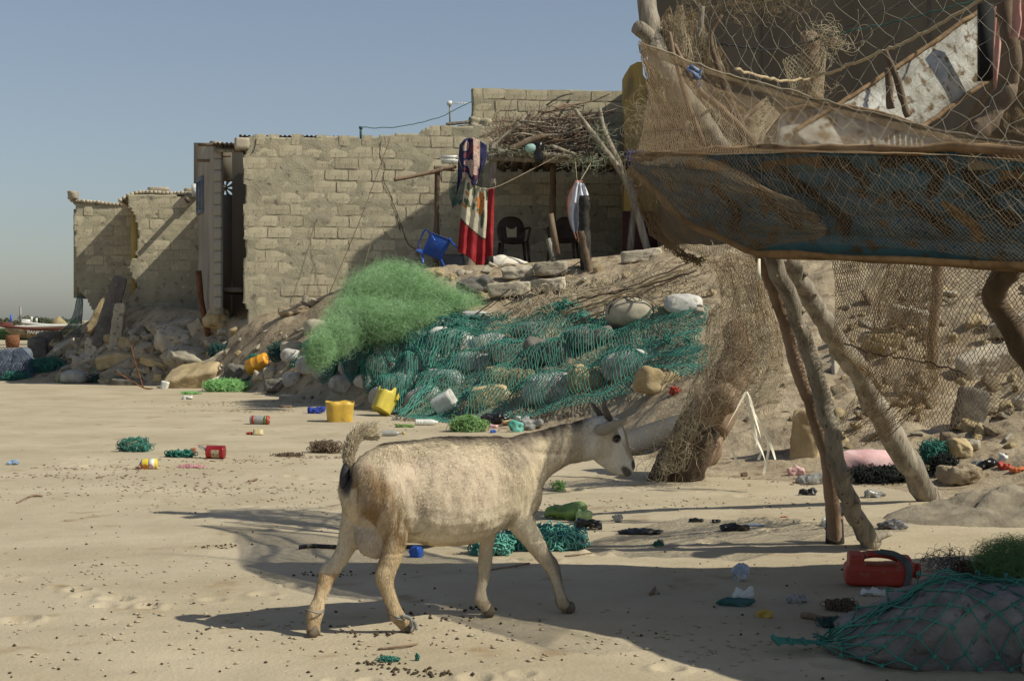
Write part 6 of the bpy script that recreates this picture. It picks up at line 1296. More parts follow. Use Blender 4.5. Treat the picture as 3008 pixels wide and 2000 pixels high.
def sheep():
    g = W(1492, 808, 23.3); t = thing('sheep', 'white sheep with a black head resting in the sunlit corner of the shelter', 'sheep', tuple(g)); t.scale = (1.3, 1.3, 1.3); mb = MB()
    def el(c, r, rot=0, seed=1):
        V, F = rough_body(np.array(r)*2, seed, 9, 2.2, .03, 0); mb.add(V@Ry(rot).T+np.array(c), F)
    el((.0, 0, .10), (.24, .14, .12), .12, 2); el((-.19, 0, .15), (.08, .08, .07), .9, 3); el((-.27, -.03, .08), (.05, .045, .07), .9, 4); el((.16, 0, .08), (.11, .12, .09), 0, 5); el((-.02, -.1, .02), (.12, .035, .03), 0, 6); el((.16, -.09, .02), (.10, .03, .03), 0, 7); el((-.08, 0, .18), (.09, .10, .06), 0, 8)
    tmp = link('tmp', mesh('tmp', np.concatenate(mb.V), [np.concatenate(mb.F4)])); rm = tmp.modifiers.new('r', 'REMESH'); rm.mode = 'VOXEL'; rm.voxel_size = .012; sm = tmp.modifiers.new('s', 'SMOOTH'); sm.iterations = 4
    me = bpy.data.meshes.new_from_object(tmp.evaluated_get(bpy.context.evaluated_depsgraph_get())); bpy.data.objects.remove(tmp); n = len(me.vertices); V = np.zeros(n*3, np.float32); me.vertices.foreach_get('co', V); V = V.reshape(-1, 3)
    c = np.array([.74, .68, .56])*np.ones((n, 1)); c[(V[:, 0] < -.17)] = [.03, .025, .02]; c[(V[:, 0] < -.02) & (V[:, 0] > -.1) & (V[:, 2] < .08)] = [.05, .04, .03]
    a = me.color_attributes.new('coat', 'FLOAT_COLOR', 'POINT'); q = np.ones((n, 4), np.float32); q[:, :3] = c; a.data.foreach_set('color', q.ravel()); me.materials.clear(); me.materials.append(MC['goat_coat']); me.polygons.foreach_set('use_smooth', np.ones(len(me.polygons), bool)); link('body', me, t)
    for s_ in (-1, 1): obj('ear', *tube([(-.2, s_*.04, .19), (-.22, s_*.09, .16), (-.22, s_*.11, .12)], [.012, .02, .006], 7, squash=.5), M_dark, t)
sheep()
V, F = tube([(0, 0, 0), (0, 0, .06)], [.13, .16], 16, cap=False); V2, F2 = tube([(0, 0, .005), (0, 0, .012)], [.13, .13], 16); bw = obj('basin', V, F, P_orange, loc=W(1458, 822, 22.9)); tag(bw, 'low orange basin on the shelter floor beside the sheep', 'basin'); obj('bottom', V2, F2, P_orange, bw)
def roof_stuff():
    t = thing('antenna', 'small television aerial standing on the wall top', 'antenna', tuple(W(1322, 362, 27)))
    obj('mast', *tube([(0, 0, 0), (-.01, 0, .36)], .014, 6), M_conc, t)
    obj('boom', *tube([(-.06, 0, .34), (.34, .1, .37)], .008, 5), P_white, t); obj('junction_box', *[q for q in box(-.05, .03, -.03, .03, .31, .39)], P_white, t)
    for k in range(6): obj('element', *tube([(.02+k*.055, -.12+.02*k, .345+k*.005), (.02+k*.055, .14, .345+k*.005)], .004, 4), P_white, t)
    t = thing('cable_post', 'short grey pipe with a cap standing on the wall top', 'pipe', tuple(W(1060, 404, 26.6)))
    obj('pipe', *tube([(0, 0, -.08), (0, 0, .16)], .022, 8), M_tealD, t); obj('cap', *tube([(0, 0, .15), (0, 0, .19)], .034, 8), M_tealD, t)
    P = catmull([W(1062, 373, 26.6), W(1120, 376, 26.6), W(1200, 368, 26.7), W(1290, 345, 26.9), W(1345, 318, 27), W(1390, 298, 27.1)], 50); P[:, 2] += .008*vn(np.arange(50)*.8, np.zeros(50), s=1)
    tag(obj('cable', *tube(P, .008, 5), M_tealD), 'slack cable running from the pipe to the upper wall', 'cable')
    for k, (q, lab) in enumerate((((( 1148, 402), (1060, 640), (965, 868)), 'brown wire slanting down the face of the long wall'), (((1135, 540), (1095, 690), (1062, 810)), 'pale thin wire slanting beside the brown one'), (((1165, 620), (1120, 460), (1150, 398)), 'faint string from the wall top to the wall middle'), (((580, 690), (540, 745), (480, 800)), 'thin string across the left house wall'))):
        Y = 25.7 if k < 3 else 28.9; P = catmull([W(a, b, Y) for a, b in q], 30); tag(obj('wire', *tube(P, .006 if k == 0 else .004, 4), M_bark if k == 0 else M_netpale), lab, 'wire')
    for k, (x, y, w, h) in enumerate(((1345, 362, 70, 8), (1370, 372, 50, 10), (1300, 392, 30, 8))):
        tag(chunk('roof_stick', '', 'stick', x, y, w, h, 20, (-6, 0, 0), M_wood, 60+k, Y=26.9), ['pale timber laid on the wall top by the upper wall', 'shorter timber under the pale one at the wall step', 'small timber scrap at the wall top'][k], 'timber')
    V, F = rough_body((.42, .4, .3), 91, 12, 5, .25, 5); tag(obj('plaster_patch', V, F, M_mortar, None, True, loc=W(1405, 375, 27.05)), 'lump of grey cement where the upper wall meets the lower', 'cement')
    V, F = box(-.06, .06, -.12, .12, -.12, .12); V = V@Rz(.1).T; tag(obj('white_box', V, F, P_white, loc=W(574, 560, 29.3)), 'white box standing on the roof beside the shutter wall', 'box')
roof_stuff()
# ---------------------------------------------------------------- far left: boats, trees, hut
def far():
    def hull(name, label, pts, w, h, m, mt, Y, flip=1, band=None):
        t = thing(name, label, 'boat', (0, 0, 0)); P = catmull([W(a, b, Y) for a, b in pts], 40); n = 40; tt = np.linspace(0, 1, n)
        ww = w*np.sin(np.clip(tt*1.15, 0, 1)*math.pi*.5)**.6+.05; hh = h*(.45+.55*np.sin(np.clip(tt*1.4, 0, 1)*math.pi/2))
        rings = []
        for f, d in ((-1, 0), (-.92, -.5), (-.55, -1), (.55, -1), (.92, -.5), (1, 0), (.9, -.02), (.5, -.8), (-.5, -.8), (-.9, -.02)): rings.append(P+np.stack([0*tt, f*ww, d*hh], -1))
        V = np.stack(rings, 1).reshape(-1, 3); k = len(rings); i = np.arange(n-1)[:, None]*k; j = np.arange(k)[None]; F = np.stack([i+j, i+(j+1) % k, i+k+(j+1) % k, i+k+j], -1).reshape(-1, 4)
        obj('hull', V, [F], m, t, True); obj('gunwale', *tube(P+[0, -w*1.0, .03], .06, 6), mt, t); obj('stem', *tube([P[0]+[-.35, 0, .12], P[0]+[.3, 0, .02]], [.06, .12], 6), mt, t)
        return t
    Mb = mat('brown_boat', (.16, .12, .07), (.34, .28, .18), 1.5, .8, c3=(.10, .05, .03), c3t=.6); Mg = mat('green_boat', (.03, .07, .03), (.06, .11, .05), 2); Mr = mat('red_boat', (.10, .035, .025), (.16, .06, .045), 3)
    hull('far_boat', 'green bottomed boat beached behind the brown lettered one', [(-160, 968), (-40, 966), (60, 962), (200, 958), (330, 955)], 1.0, .62, Mg, P_white, 70)
    b = hull('far_boat', 'brown beached boat with white lettering on its bow', [(16, 957), (50, 962), (120, 967), (220, 966), (330, 962)], .8, .45, Mb, Mr, 64)
    hull('far_boat', 'white and dark red boat at the far side of the beached boats', [(75, 947), (110, 952), (180, 957), (300, 955)], .9, .5, Mr, P_white, 74)
    tc = bpy.data.curves.new('lettering', 'FONT'); tc.body = 'PANKCOASA'; tc.size = .21; tc.extrude = .004; tm = bpy.data.objects.new('t', tc); to = bpy.data.objects.new('lettering', bpy.data.meshes.new_from_object(tm)); COL.objects.link(to); to.parent = b; to.location = tuple(W(78, 980, 63.0)+[0, .08, 0]); to.rotation_euler = (math.radians(90), 0, math.radians(0)); to.data.materials.append(P_white); to.rotation_euler[1] = math.radians(3)
    for k, (a, c, y0, y1, m) in enumerate(((32, 32, 950, 925, P_blue), (60, 60, 955, 900, M_tin), (92, 93, 945, 930, P_white), (107, 107, 948, 934, P_white))):
        t = tag(obj('boat_mast', *tube([W(a, y0, 66), W(c, y1, 66)], .05, 6), m), ['short blue tipped mast on the brown boat', 'tall thin mast rising from the boats', 'white carved prow post', 'thin white stick beside the carved prow'][k], 'mast')
    V, F = tube([(0, 0, 0), (0, 0, .25), (0, 0, .52)], [.24, .29, .27], 14); tag(obj('rusty_barrel', V, F, M_rust, None, True, loc=W(37, 1021, 62)), 'rusty barrel propping the bow of the brown boat', 'barrel')
    V, F = tube([(0, 0, 0), (0, 0, .7), (0, 0, .72), (0, 0, 1.9)], [1.0, 1.0, 1.5, .08], 24, jag=.06); hb = tag(obj('straw_hut', V, F, mat('thatch', (.22, .17, .09), (.36, .29, .17), 3, stretch=(1, 1, .2)), loc=W(172, 978, 150)), 'small thatched straw hut behind the beached boats', 'hut')
    hb.scale = (.8, .8, .88)
    rg = np.random.default_rng(9); Ml = mat('tree_leaf', (.085, .10, .06), (.14, .155, .095), .8, rnd=.2)
    for k in range(16):
        px = -30+k*17+rg.uniform(-5, 5); Y = rg.uniform(190, 240); hgt = (rg.uniform(15, 22)+(4 if 60 < px < 150 else 0))*Y/FPX*1.3; g = W(px, 945, Y); g[2] = 0; z0 = .2
        t = thing('far_tree', ['greyish low tree on the horizon left of the hut', 'hazy bush on the horizon behind the boats'][k % 2], 'tree', tuple(g), group='trees along the horizon')
        obj('trunk', *tube([(0, 0, 0), (.1, 0, hgt*.45)], [.12, .07], 6), M_woodD, t)
        n = 420; d = rg.normal(size=(n, 3)); d /= np.linalg.norm(d, axis=1)[:, None]; cl = rg.normal(0, .45, (7, 3))*[hgt*.6, hgt*.4, hgt*.25]; P = cl[rg.integers(7, size=n)]+d*rg.uniform(.3, 1, n)[:, None]*hgt*.33+[0, 0, hgt*.68]
        a = rg.normal(0, .16, (n, 3)); b = rg.normal(0, .16, (n, 3)); V = np.stack([P, P+a, P+b], 1).reshape(-1, 3); obj('crown', V, [np.arange(n*3).reshape(-1, 3)], Ml, t)
    for k, (cx, cy, w, h) in enumerate(((20, 1050, 60, 50), (62, 1050, 60, 56), (12, 1085, 60, 44), (58, 1090, 60, 44), (92, 1075, 44, 50))):
        chunk('grey_bag', ['blue grey netted bag at the left edge, upper left of the pile', 'blue grey netted bag at the left edge, top middle of the pile', 'blue grey bag at the very left of the pile', 'blue grey bag low in the middle of the netted pile', 'blue netted bag at the right end of the grey pile'][k], 'bag', cx, cy, w, h, 40, (k*9-15, 0, 0), mat('grey_bag%d' % k, (.10, .12, .15), (.17, .19, .22), 4), 61+k, kind='bag', Y=29.5+.2*(k < 2))
    bn = thing('blue_net', 'blue grey net stretched over the bag pile at the left edge', 'fishing net', (0, 0, 0))
    strip_net('mesh', [[(-20, 1018, 29.6), (60, 1020, 29.5), (100, 1050, 29.4)], [(-20, 1060, 29.0), (60, 1060, 28.9), (105, 1075, 29)], [(-20, 1112, 28.8), (60, 1112, 28.7), (100, 1108, 28.8)]], 16, 14, .006, mat('slate_twine', (.03, .05, .09), (.06, .09, .14), 5), bn, fold=.05, seed=6)
far()
# ---------------------------------------------------------------- litter on the sand
def lathe(prof, n=18): P = np.array([(0, 0, z) for r, z in prof], float); return tube(P+np.stack([np.zeros(len(P)), np.zeros(len(P)), np.arange(len(P))*1e-6], -1), [r for r, z in prof], n)
def place(o, px, py, rot=(0, 0, 0), dz=0.): g = G(px, py); o.location = tuple(g+[0, 0, dz]); o.rotation_euler = [math.radians(a) for a in rot]; return g[1]/FPX
def tub(name, label, px, py, w, h, m, rot=(0, 0, 0), open_w=1.18, sides=8, th=.004, jag=0, dz=0):
    s = G(px, py)[1]/FPX; w, h = w*s, h*s; t = thing(name, label, 'container'); place(t, px, py, rot, dz)
    n = 32; th_ = np.arange(n)/n*2*math.pi; rad = (np.abs(np.cos(th_))**4+np.abs(np.sin(th_))**4)**(-.25)*(1-.045*(np.abs(np.sin(th_*sides/2)) < .35)); rows = []
    for f, sc, dr in ((0, 1/open_w, 0), (.08, 1/open_w*1.03, 0), (.5, (1+1/open_w)/2, 0), (.8, .97, 0), (1, 1, 0), (1, 1, -th), (.5, (1+1/open_w)/2, -th), (.03, 1/open_w, -th)):
        zz = h*f+(jag*h*vn(th_*2.5, th_*0+px, s=3) if f == 1 else 0); r = w*.5*rad*sc*.92+dr; rows.append(np.stack([r*np.cos(th_), r*np.sin(th_)*.8, zz+0*th_], -1))
    V = np.concatenate(rows); k = len(rows); i = np.arange(k-1)[:, None]*n; j = np.arange(n)[None]; F = np.stack([i+j, i+(j+1) % n, i+n+(j+1) % n, i+n+j], -1).reshape(-1, 4)
    obj('wall', V, [F], m, t, False); obj('bottom', V[:n]+[0, 0, .004], [list(range(n))], m, t); return t
def litter():
    tub('cut_bucket', 'orange yellow cut-off plastic container standing on the sand', 998, 1238, 92, 58, P_yellow, (0, 0, 10), jag=.05)
    tub('cut_bucket', 'bright yellow broken container lying tilted by the net', 1118, 1222, 70, 66, mat('lemon_plastic', (.50, .40, .06), (.64, .52, .09), 9, .4), (-12, 32, 30), jag=.35, dz=.06)
    tub('white_box', 'white plastic box tipped on its side at the net edge', 1280, 1228, 62, 62, P_white, (30, 58, 20), open_w=1.1, dz=.12, sides=4)
    tub('white_bucket', 'small white bucket at the foot of the rubble', 482, 1142, 26, 22, P_white, (0, 12, 0), dz=0)
    def lay(name, label, cat, px, py, L, r, prof, m, yaw, roll=0, **k):
        s = G(px, py)[1]/FPX; t = thing(name, label, cat); place(t, px, py, (0, 90, yaw), r*s*.95); V, F = lathe([(a*r*s, (b-.5)*L*s) for a, b in prof]); obj('body', V, F, m, t, True); return t, s
    BOT = [(.05, 0), (.95, .01), (1, .05), (1, .62), (.9, .72), (.5, .85), (.36, .88), (.36, .97), (.3, 1)]
    t, s = lay('clear_bottle', 'clear plastic bottle with a lime cap lying by the rope', 'bottle', 1142, 1281, 80, 9, BOT, P_clear, 4)
    V, F = lathe([(4.6*s, 40*s), (4.6*s, 47*s)], 10); obj('cap', V, F, P_yellow, t)
    lay('white_bottle', 'white ribbed bottle lying in front of the white box', 'bottle', 1253, 1250, 68, 9.5, [(.05, 0), (.9, .01), (1, .04), (1, .08), (.92, .1), (1, .13), (1, .2), (.92, .22), (1, .25), (1, .32), (.92, .34), (1, .37), (1, .72), (.8, .82), (.45, .9), (.4, 1)], P_white, 3)
    t, s = lay('crushed_bottle', 'crushed clear bottle with red and green label', 'bottle', 764, 1246, 58, 13, BOT, P_clear, -6)
    for dx, m in ((-.33, P_red), (.40, P_red), (.30, P_green)): V, F = lathe([(13.4*s, (dx-.06)*58*s), (13.4*s, (dx+.06)*58*s)]); obj('label_band', V, F, m, t, True)
    t, s = lay('red_tin', 'opened red tin can with its lid bent out, lying on the sand', 'can', 634, 1346, 52, 19.5, [(.02, .04), (.96, .04), (.96, 0), (1, 0), (1.02, .03), (1, .06), (1, .94), (1.02, .97), (1, 1), (.05, .99)], mat('red_tin', (.30, .02, .02), (.38, .03, .03), 5, .28, spec=.6, metal=.4), -6)
    V, F = lathe([(19.2*s, -.502*52*s), (19.2*s, -.50*52*s)]); obj('inside_shade_disc', V, F, M_dark, t)  # flat dark disc paints the shade inside the opened tin
    V, F = lathe([(19.7*s, -.18*52*s), (19.7*s, .28*52*s)], 32); k = len(V); keep = [f for f in F[0] if V[f].mean(0)[1]*-1 > 0 and V[f].mean(0)[0] > -.3*19*s]; obj('emblem', V*1.003, [np.array(keep)], mat('cream_label', (.42, .36, .22), (.55, .48, .32), 60, c3=(.2, .03, .02), c3t=.55), t)
    t2 = tag(obj('tin_lid', *lathe([(.2*19*s, 0), (19*s, .002), (19.5*s, .006), (19*s, .008), (.1*s, .006)], 22), M_tin, t, True), None); t2.location = (-.6*19*s+.01, .0, -.70*52*s); t2.rotation_euler = (0, math.radians(-62), 0)
    t, s = lay('yellow_can', 'yellow and white spray can with a silver dome end', 'can', 436, 1377, 52, 15.5, [(.02, 0), (.2, 0), (.22, .05), (.45, .07), (.85, .14), (1, .2), (1, .97), (.9, 1), (.02, 1)], mat('can_yellow', (.70, .50, .05), (.78, .58, .06), 5, .3), 6)
    V, F = lathe([(.05*s, -.505*52*s), (.86*15.6*s, -.36*52*s), (15.6*s, -.30*52*s)]); obj('silver_end', V*1.02, F, M_tin, t, True)
    V, F = lathe([(15.7*s, .02*52*s), (15.7*s, .36*52*s)]); obj('white_band', V, F, P_white, t, True)
    tc = bpy.data.curves.new('lettering', 'FONT'); tc.body = 'OEO'; tc.size = .055; tc.extrude = .0006; tc.align_x = 'CENTER'; tm = bpy.data.objects.new('t', tc); to = bpy.data.objects.new('lettering', bpy.data.meshes.new_from_object(tm)); COL.objects.link(to); to.parent = t; to.data.materials.append(P_red); to.location = (0, -15.9*s, -.13*52*s); to.rotation_euler = (math.radians(90), math.radians(90), 0)
    t, s = lay('orange_container', 'big orange plastic drum end wedged in the rocks', 'container', 757, 1084, 66, 23, [(.05, 0), (.9, 0), (1, .06), (1, .3), (1.05, .33), (1, .36), (1, .64), (1.05, .67), (1, .70), (1, .94), (.9, 1), (.05, 1)], P_orange, -18); t.rotation_euler = (0, math.radians(68), math.radians(-14))
    tub('brown_cup', 'small brown cup standing behind the teal rope coil', 571, 1336, 18, 22, mat('brown_cup', (.30, .14, .08), (.4, .2, .12), 5), (0, -8, 0), open_w=1.5)
    tub('yellow_shell', 'pale yellow cracked plastic shell on the sand', 758, 1278, 34, 16, mat('ivory_plastic', (.6, .5, .28), (.7, .6, .36), 5, .4), (180, 0, 0), dz=.06)
    L = [('red_scrap', 'small red plastic scrap beside the yellow shell', 734, 1278, 22, 9, 8, P_red), ('blue_cloth_scrap', 'crumpled dark blue cloth left of the orange bucket', 932, 1214, 50, 22, 30, mat('blue_rag2', (.02, .04, .25), (.05, .08, .34), 12)), ('blue_scrap', 'pale blue plastic scrap near the left edge', 38, 1365, 38, 14, 16, mat('pale_blue', (.2, .3, .42), (.3, .4, .52), 9)),
         ('white_shoe', 'white worn slipper lying on the open sand', 548, 1173, 36, 12, 14, P_white), ('blue_plastic_piece', 'blue plastic piece seen under the goat belly', 1226, 1634, 46, 34, 30, P_blue), ('green_bag', 'dark green plastic sheet on the teal pile', 1655, 1524, 110, 48, 60, P_green), ('green_bag', 'pale green melon-like plastic piece right of the dark green sheet', 1712, 1530, 46, 30, 30, mat('pale_green_pl', (.3, .42, .16), (.42, .54, .24), 7, .5)),
         ('black_bag', 'shiny black bag lump on the teal rope pile', 1725, 1555, 90, 36, 40, P_black), ('black_bag', 'flat black plastic strip right of the pile', 1880, 1568, 130, 14, 40, P_black), ('clear_bag', 'crumpled clear bag in front of the teal pile', 1680, 1612, 76, 30, 30, P_clear), ('clear_bag', 'small clear bag standing behind the black strip', 1812, 1535, 34, 24, 24, P_clear),
         ('black_scrap', 'small black scrap left of the other black bags', 2046, 1534, 44, 12, 14, P_black), ('black_scrap', 'round black scrap in the middle of the sunlit sand', 2104, 1536, 26, 10, 14, P_black), ('black_bag', 'glossy black crumpled bag left of the charred pole', 2160, 1560, 80, 20, 30, P_black), ('blue_film', 'thin blue film strip touching the black bag', 2220, 1546, 50, 6, 14, mat('blue_film', (.2, .27, .42), (.3, .36, .5), 9, .4)),
         ('black_bag', 'black scrap with a long tail on the upper sand', 2370, 1455, 54, 22, 20, P_black), ('black_bag', 'silvery black bag between the pole and the sand mound', 2625, 1555, 96, 22, 30, mat('silver_black', (.03, .03, .03), (.35, .35, .36), 14, .3)), ('white_lump', 'white foam lump left of the charred pole', 2428, 1550, 32, 30, 26, P_white), ('clear_bag', 'clear plastic bag right of the knotty pole', 2570, 1462, 60, 22, 26, P_clear),
         ('clear_bag', 'clear and green plastic left of the two poles', 2385, 1420, 80, 30, 30, P_clear), ('pink_tuft', 'small pink frayed bundle before the post stub', 2340, 1398, 42, 30, 26, P_pink), ('white_disc', 'white plastic bowl on the right bank edge', 2835, 1400, 36, 28, 26, P_white), ('red_bag', 'red plastic bag at the right edge litter', 2950, 1378, 30, 22, 24, P_red), ('orange_bag', 'orange plastic scrap at the far right edge', 2990, 1386, 40, 14, 20, mat('orange_scrap', (.5, .12, .04), (.6, .2, .08), 9)),
         ('white_rag', 'white rag at the right edge litter above the red bag', 2946, 1358, 26, 30, 20, P_white), ('black_bag', 'black bag behind the red one at the right edge', 2905, 1376, 60, 26, 30, P_black), ('grey_bag', 'grey clear bag at the right edge beside the clod', 2880, 1376, 40, 26, 24, P_clear),
         ('fish_tray', 'flat brown wooden piece on the sand right of the log', 2860, 1462, 110, 14, 26, M_woodD), ('snack_wrapper', 'crumpled foil snack wrapper standing in the boat shadow', 2176, 1708, 54, 48, 26, mat('wrapper', (.3, .38, .48), (.6, .6, .62), 22, .3, c3=(.45, .36, .05), c3t=.62)), ('cloth_scrap', 'white and dark teal cloth scrap in the boat shadow', 2162, 1782, 110, 26, 40, mat('teal_rag', (.03, .10, .09), (.08, .16, .15), 9)), ('white_film', 'white film standing on the dark teal scrap', 2186, 1765, 60, 34, 20, P_white),
         ('yellow_scrap', 'ochre yellow plastic scrap in the boat shadow', 2246, 1812, 46, 22, 20, mat('dull_yellow', (.45, .30, .05), (.55, .38, .08), 9, .5)), ('clear_bag', 'torn clear film in the boat shadow beside the ochre scrap', 2338, 1772, 60, 24, 24, P_clear), ('white_tube', 'white squeezed tube above the concrete chunk', 2565, 1752, 86, 18, 20, P_white), ('red_leaf', 'small red leaf on the sunlit sand', 2303, 1518, 20, 4, 8, P_red),
         ('brown_scrap', 'brown curled scrap on the sand left of the orange bucket', 838, 1198, 40, 9, 14, M_bark), ('white_sheet', 'white plastic scrap in the litter by the net', 1535, 1235, 34, 14, 16, P_white), ('white_sheet', 'cream plastic scrap beneath the teal net edge', 1400, 1210, 26, 26, 16, mat('cream_pl', (.6, .55, .35), (.7, .65, .45), 9)), ('orange_shell', 'orange shell-like scrap in the litter behind the goat', 1500, 1248, 50, 12, 16, mat('tan_pl', (.55, .36, .18), (.65, .45, .25), 9)),
         ('dark_litter', 'dark wet litter heap behind the goat back', 1455, 1248, 90, 30, 30, P_black), ('pink_scrap', 'pink plastic scrap in the litter behind the goat', 1448, 1258, 26, 10, 12, P_pink), ('clear_bag', 'clear bag in the litter right of the dark heap', 1565, 1262, 56, 34, 30, P_clear), ('teal_bag', 'pale teal netting ball in the litter behind the goat', 1515, 1268, 46, 32, 30, MC['pale_teal']), ('blue_scrap', 'tiny bright blue lid in the litter behind the goat', 1450, 1272, 16, 10, 10, P_blue),
         ('melon_rind', 'green and yellow melon rind near the white bottle', 1190, 1255, 56, 10, 14, P_green), ('pebble', 'single tan pebble on the sand in front of the goat', 1590, 1852, 12, 9, 10, M_concY), ('coconut', 'small brown round fruit on the sand by the trunk', 2186, 1400, 22, 16, 18, M_bark), ('orange_litter', 'rusty orange scrap at the far left foot of the net', 25, 1095, 26, 10, 14, M_rust)]
    for k, (nm, lab, px, py, w, h, d, m) in enumerate(L):
        s = G(px, py)[1]/FPX; V, F = rough_body((w*s, max(d, w*.4)*s, h*s), 800+k, 11, 3, .38 if m not in (M_concY, M_bark) else .1, 5, fr=1.6)
        sc = h*s; V += np.stack([fbm(V[:, 0]/sc*1.3, V[:, 1]/sc*1.3, V[:, 2]/sc*1.3, s=k+a, o=2) for a in (0, 20, 40)], -1)*sc*.10; V[:, 2] += h*s*.42
        tag(obj(nm, V, F, m, None, False, loc=G(px, py)), lab, nm.split('_')[-1])
    P = catmull([G(a, b)+[0, 0, .012] for a, b in ((878, 1617), (920, 1612), (1000, 1616), (1100, 1614), (1250, 1612), (1330, 1590), (1380, 1578))], 50); V, F = tube(P, .011, 6, squash=.25); tag(obj('black_strap', V, F, P_black), 'long flat black strap lying on the sand under the goat', 'strap')
    tr = thing('fabric_roll', 'grey woven fabric roll half buried beside the goat head', 'roll'); A, B = G(1835, 1340)+[0, 0, .085], G(1990, 1300)+[0, .3, .10]; V, F = tube(catmull([A+[-.1, -.1, 0], A, (A+B)/2, B, B+[.15, .25, 0]], 20), .105, 20, jag=.05); obj('roll', V, F, mat('grey_weave', (.055, .053, .05), (.085, .08, .075), 90, .85), tr, True)
    for k, (ps, r_) in enumerate((([(50, 1480), (90, 1462), (125, 1460)], .006), ([(730, 1418), (755, 1412)], .008), ([(1110, 1915), (1190, 1912), (1225, 1895)], .004), ([(1445, 1675), (1555, 1660)], .005), ([(1660, 1635), (1740, 1628)], .004), ([(2355, 1815), (2520, 1845)], .013), ([(2580, 1545), (2700, 1490)], .003), ([(1910, 1750), (1925, 1735), (1918, 1748)], .006))):
        P = catmull([G(*p)+[0, 0, r_+.004*(j == 1)] for j, p in enumerate(ps)], 12); tag(obj('stick', *tube(P, r_, 6, jag=.3, seed=k), M_bark), ['twisted root piece at the left on the sand', 'short bark piece on the left sand', 'curved twig above the foreground teal scraps', 'thin stick lying left of the far front hoof', 'thin stick below the clear bag', 'thick dark rope end left of the concrete chunk', 'thin string from the knotty pole towards the log', 'small dark hook of wire in the boat shadow'][k], 'stick')
litter()
def jerrycan():
    g = G(2585, 1722); s = g[1]/FPX; t = thing('jerrycan', 'red plastic jerrycan with a grey strap lying in the boat shadow', 'jerrycan', tuple(g), math.radians(-8))
    L, H = 190*s, 96*s; mb = MB(); parts = []
    V, F = rough_body((L, .17, H*.62), 5, 17, 9, .004, 0); mb.add(V+[-.012, 0, H*.33], F)
    V, F = rough_body((L*.24, .16, H*.60), 6, 13, 7, .004, 0); mb.add(V+[-L*.37, 0, H*.66], F)
    V, F = rough_body((L*.22, .16, H*.52), 7, 13, 6, .004, 0); mb.add(V+[L*.36, 0, H*.62], F)
    V, F = tube(catmull([(-L*.30, 0, H*.86), (-L*.1, 0, H*.93), (L*.12, 0, H*.90), (L*.32, 0, H*.78)], 16), .017, 12, squash=1.8); mb.add(V, F)
    V, F = tube(catmull([(L*.40, 0, H*.5), (L*.52, -.01, H*.46), (L*.56, -.012, H*.45)], 8), [.036, .036, .034, .034, .03, .03, .03, .03], 16); mb.add(V, F)
    tmp = link('tmp', mesh('tmp', np.concatenate(mb.V), [np.concatenate(mb.F3), np.concatenate(mb.F4)])); rm = tmp.modifiers.new('r', 'REMESH'); rm.mode = 'VOXEL'; rm.voxel_size = .004; sm = tmp.modifiers.new('s', 'SMOOTH'); sm.iterations = 9
    me = bpy.data.meshes.new_from_object(tmp.evaluated_get(bpy.context.evaluated_depsgraph_get())); bpy.data.objects.remove(tmp); me.materials.clear(); me.materials.append(P_red); me.polygons.foreach_set('use_smooth', np.ones(len(me.polygons), bool)); link('body', me, t)
    V, F = tube([(L*.535, -.011, H*.455), (L*.60, -.013, H*.44)], [.034, .034], 18); obj('neck', V, F, P_red, t, True); V, F = tube([(L*.601, -.013, H*.44), (L*.603, -.013, H*.44)], [.024, .024], 16); obj('mouth_shade_disc', V, F, mat('mouth_shade_red', (.06, .006, .004)), t)  # dark disc on the neck end paints the shade in its mouth
    Ms = mat('grey_strap', (.07, .075, .07), (.14, .15, .14), 15)
    for k in range(3):
        P = catmull([(L*.0-.03+k*.008, -.02, H*1.0), (L*.18, -.05, H*.95), (L*.36, -.095, H*.70), (L*.37, -.10, H*.35), (L*.34, -.09, H*.04)], 20)+np.array([k*.006, -.002*k, .004*k]); obj('strap', *tube(P, .008, 6, squash=.5), Ms, t)
jerrycan()
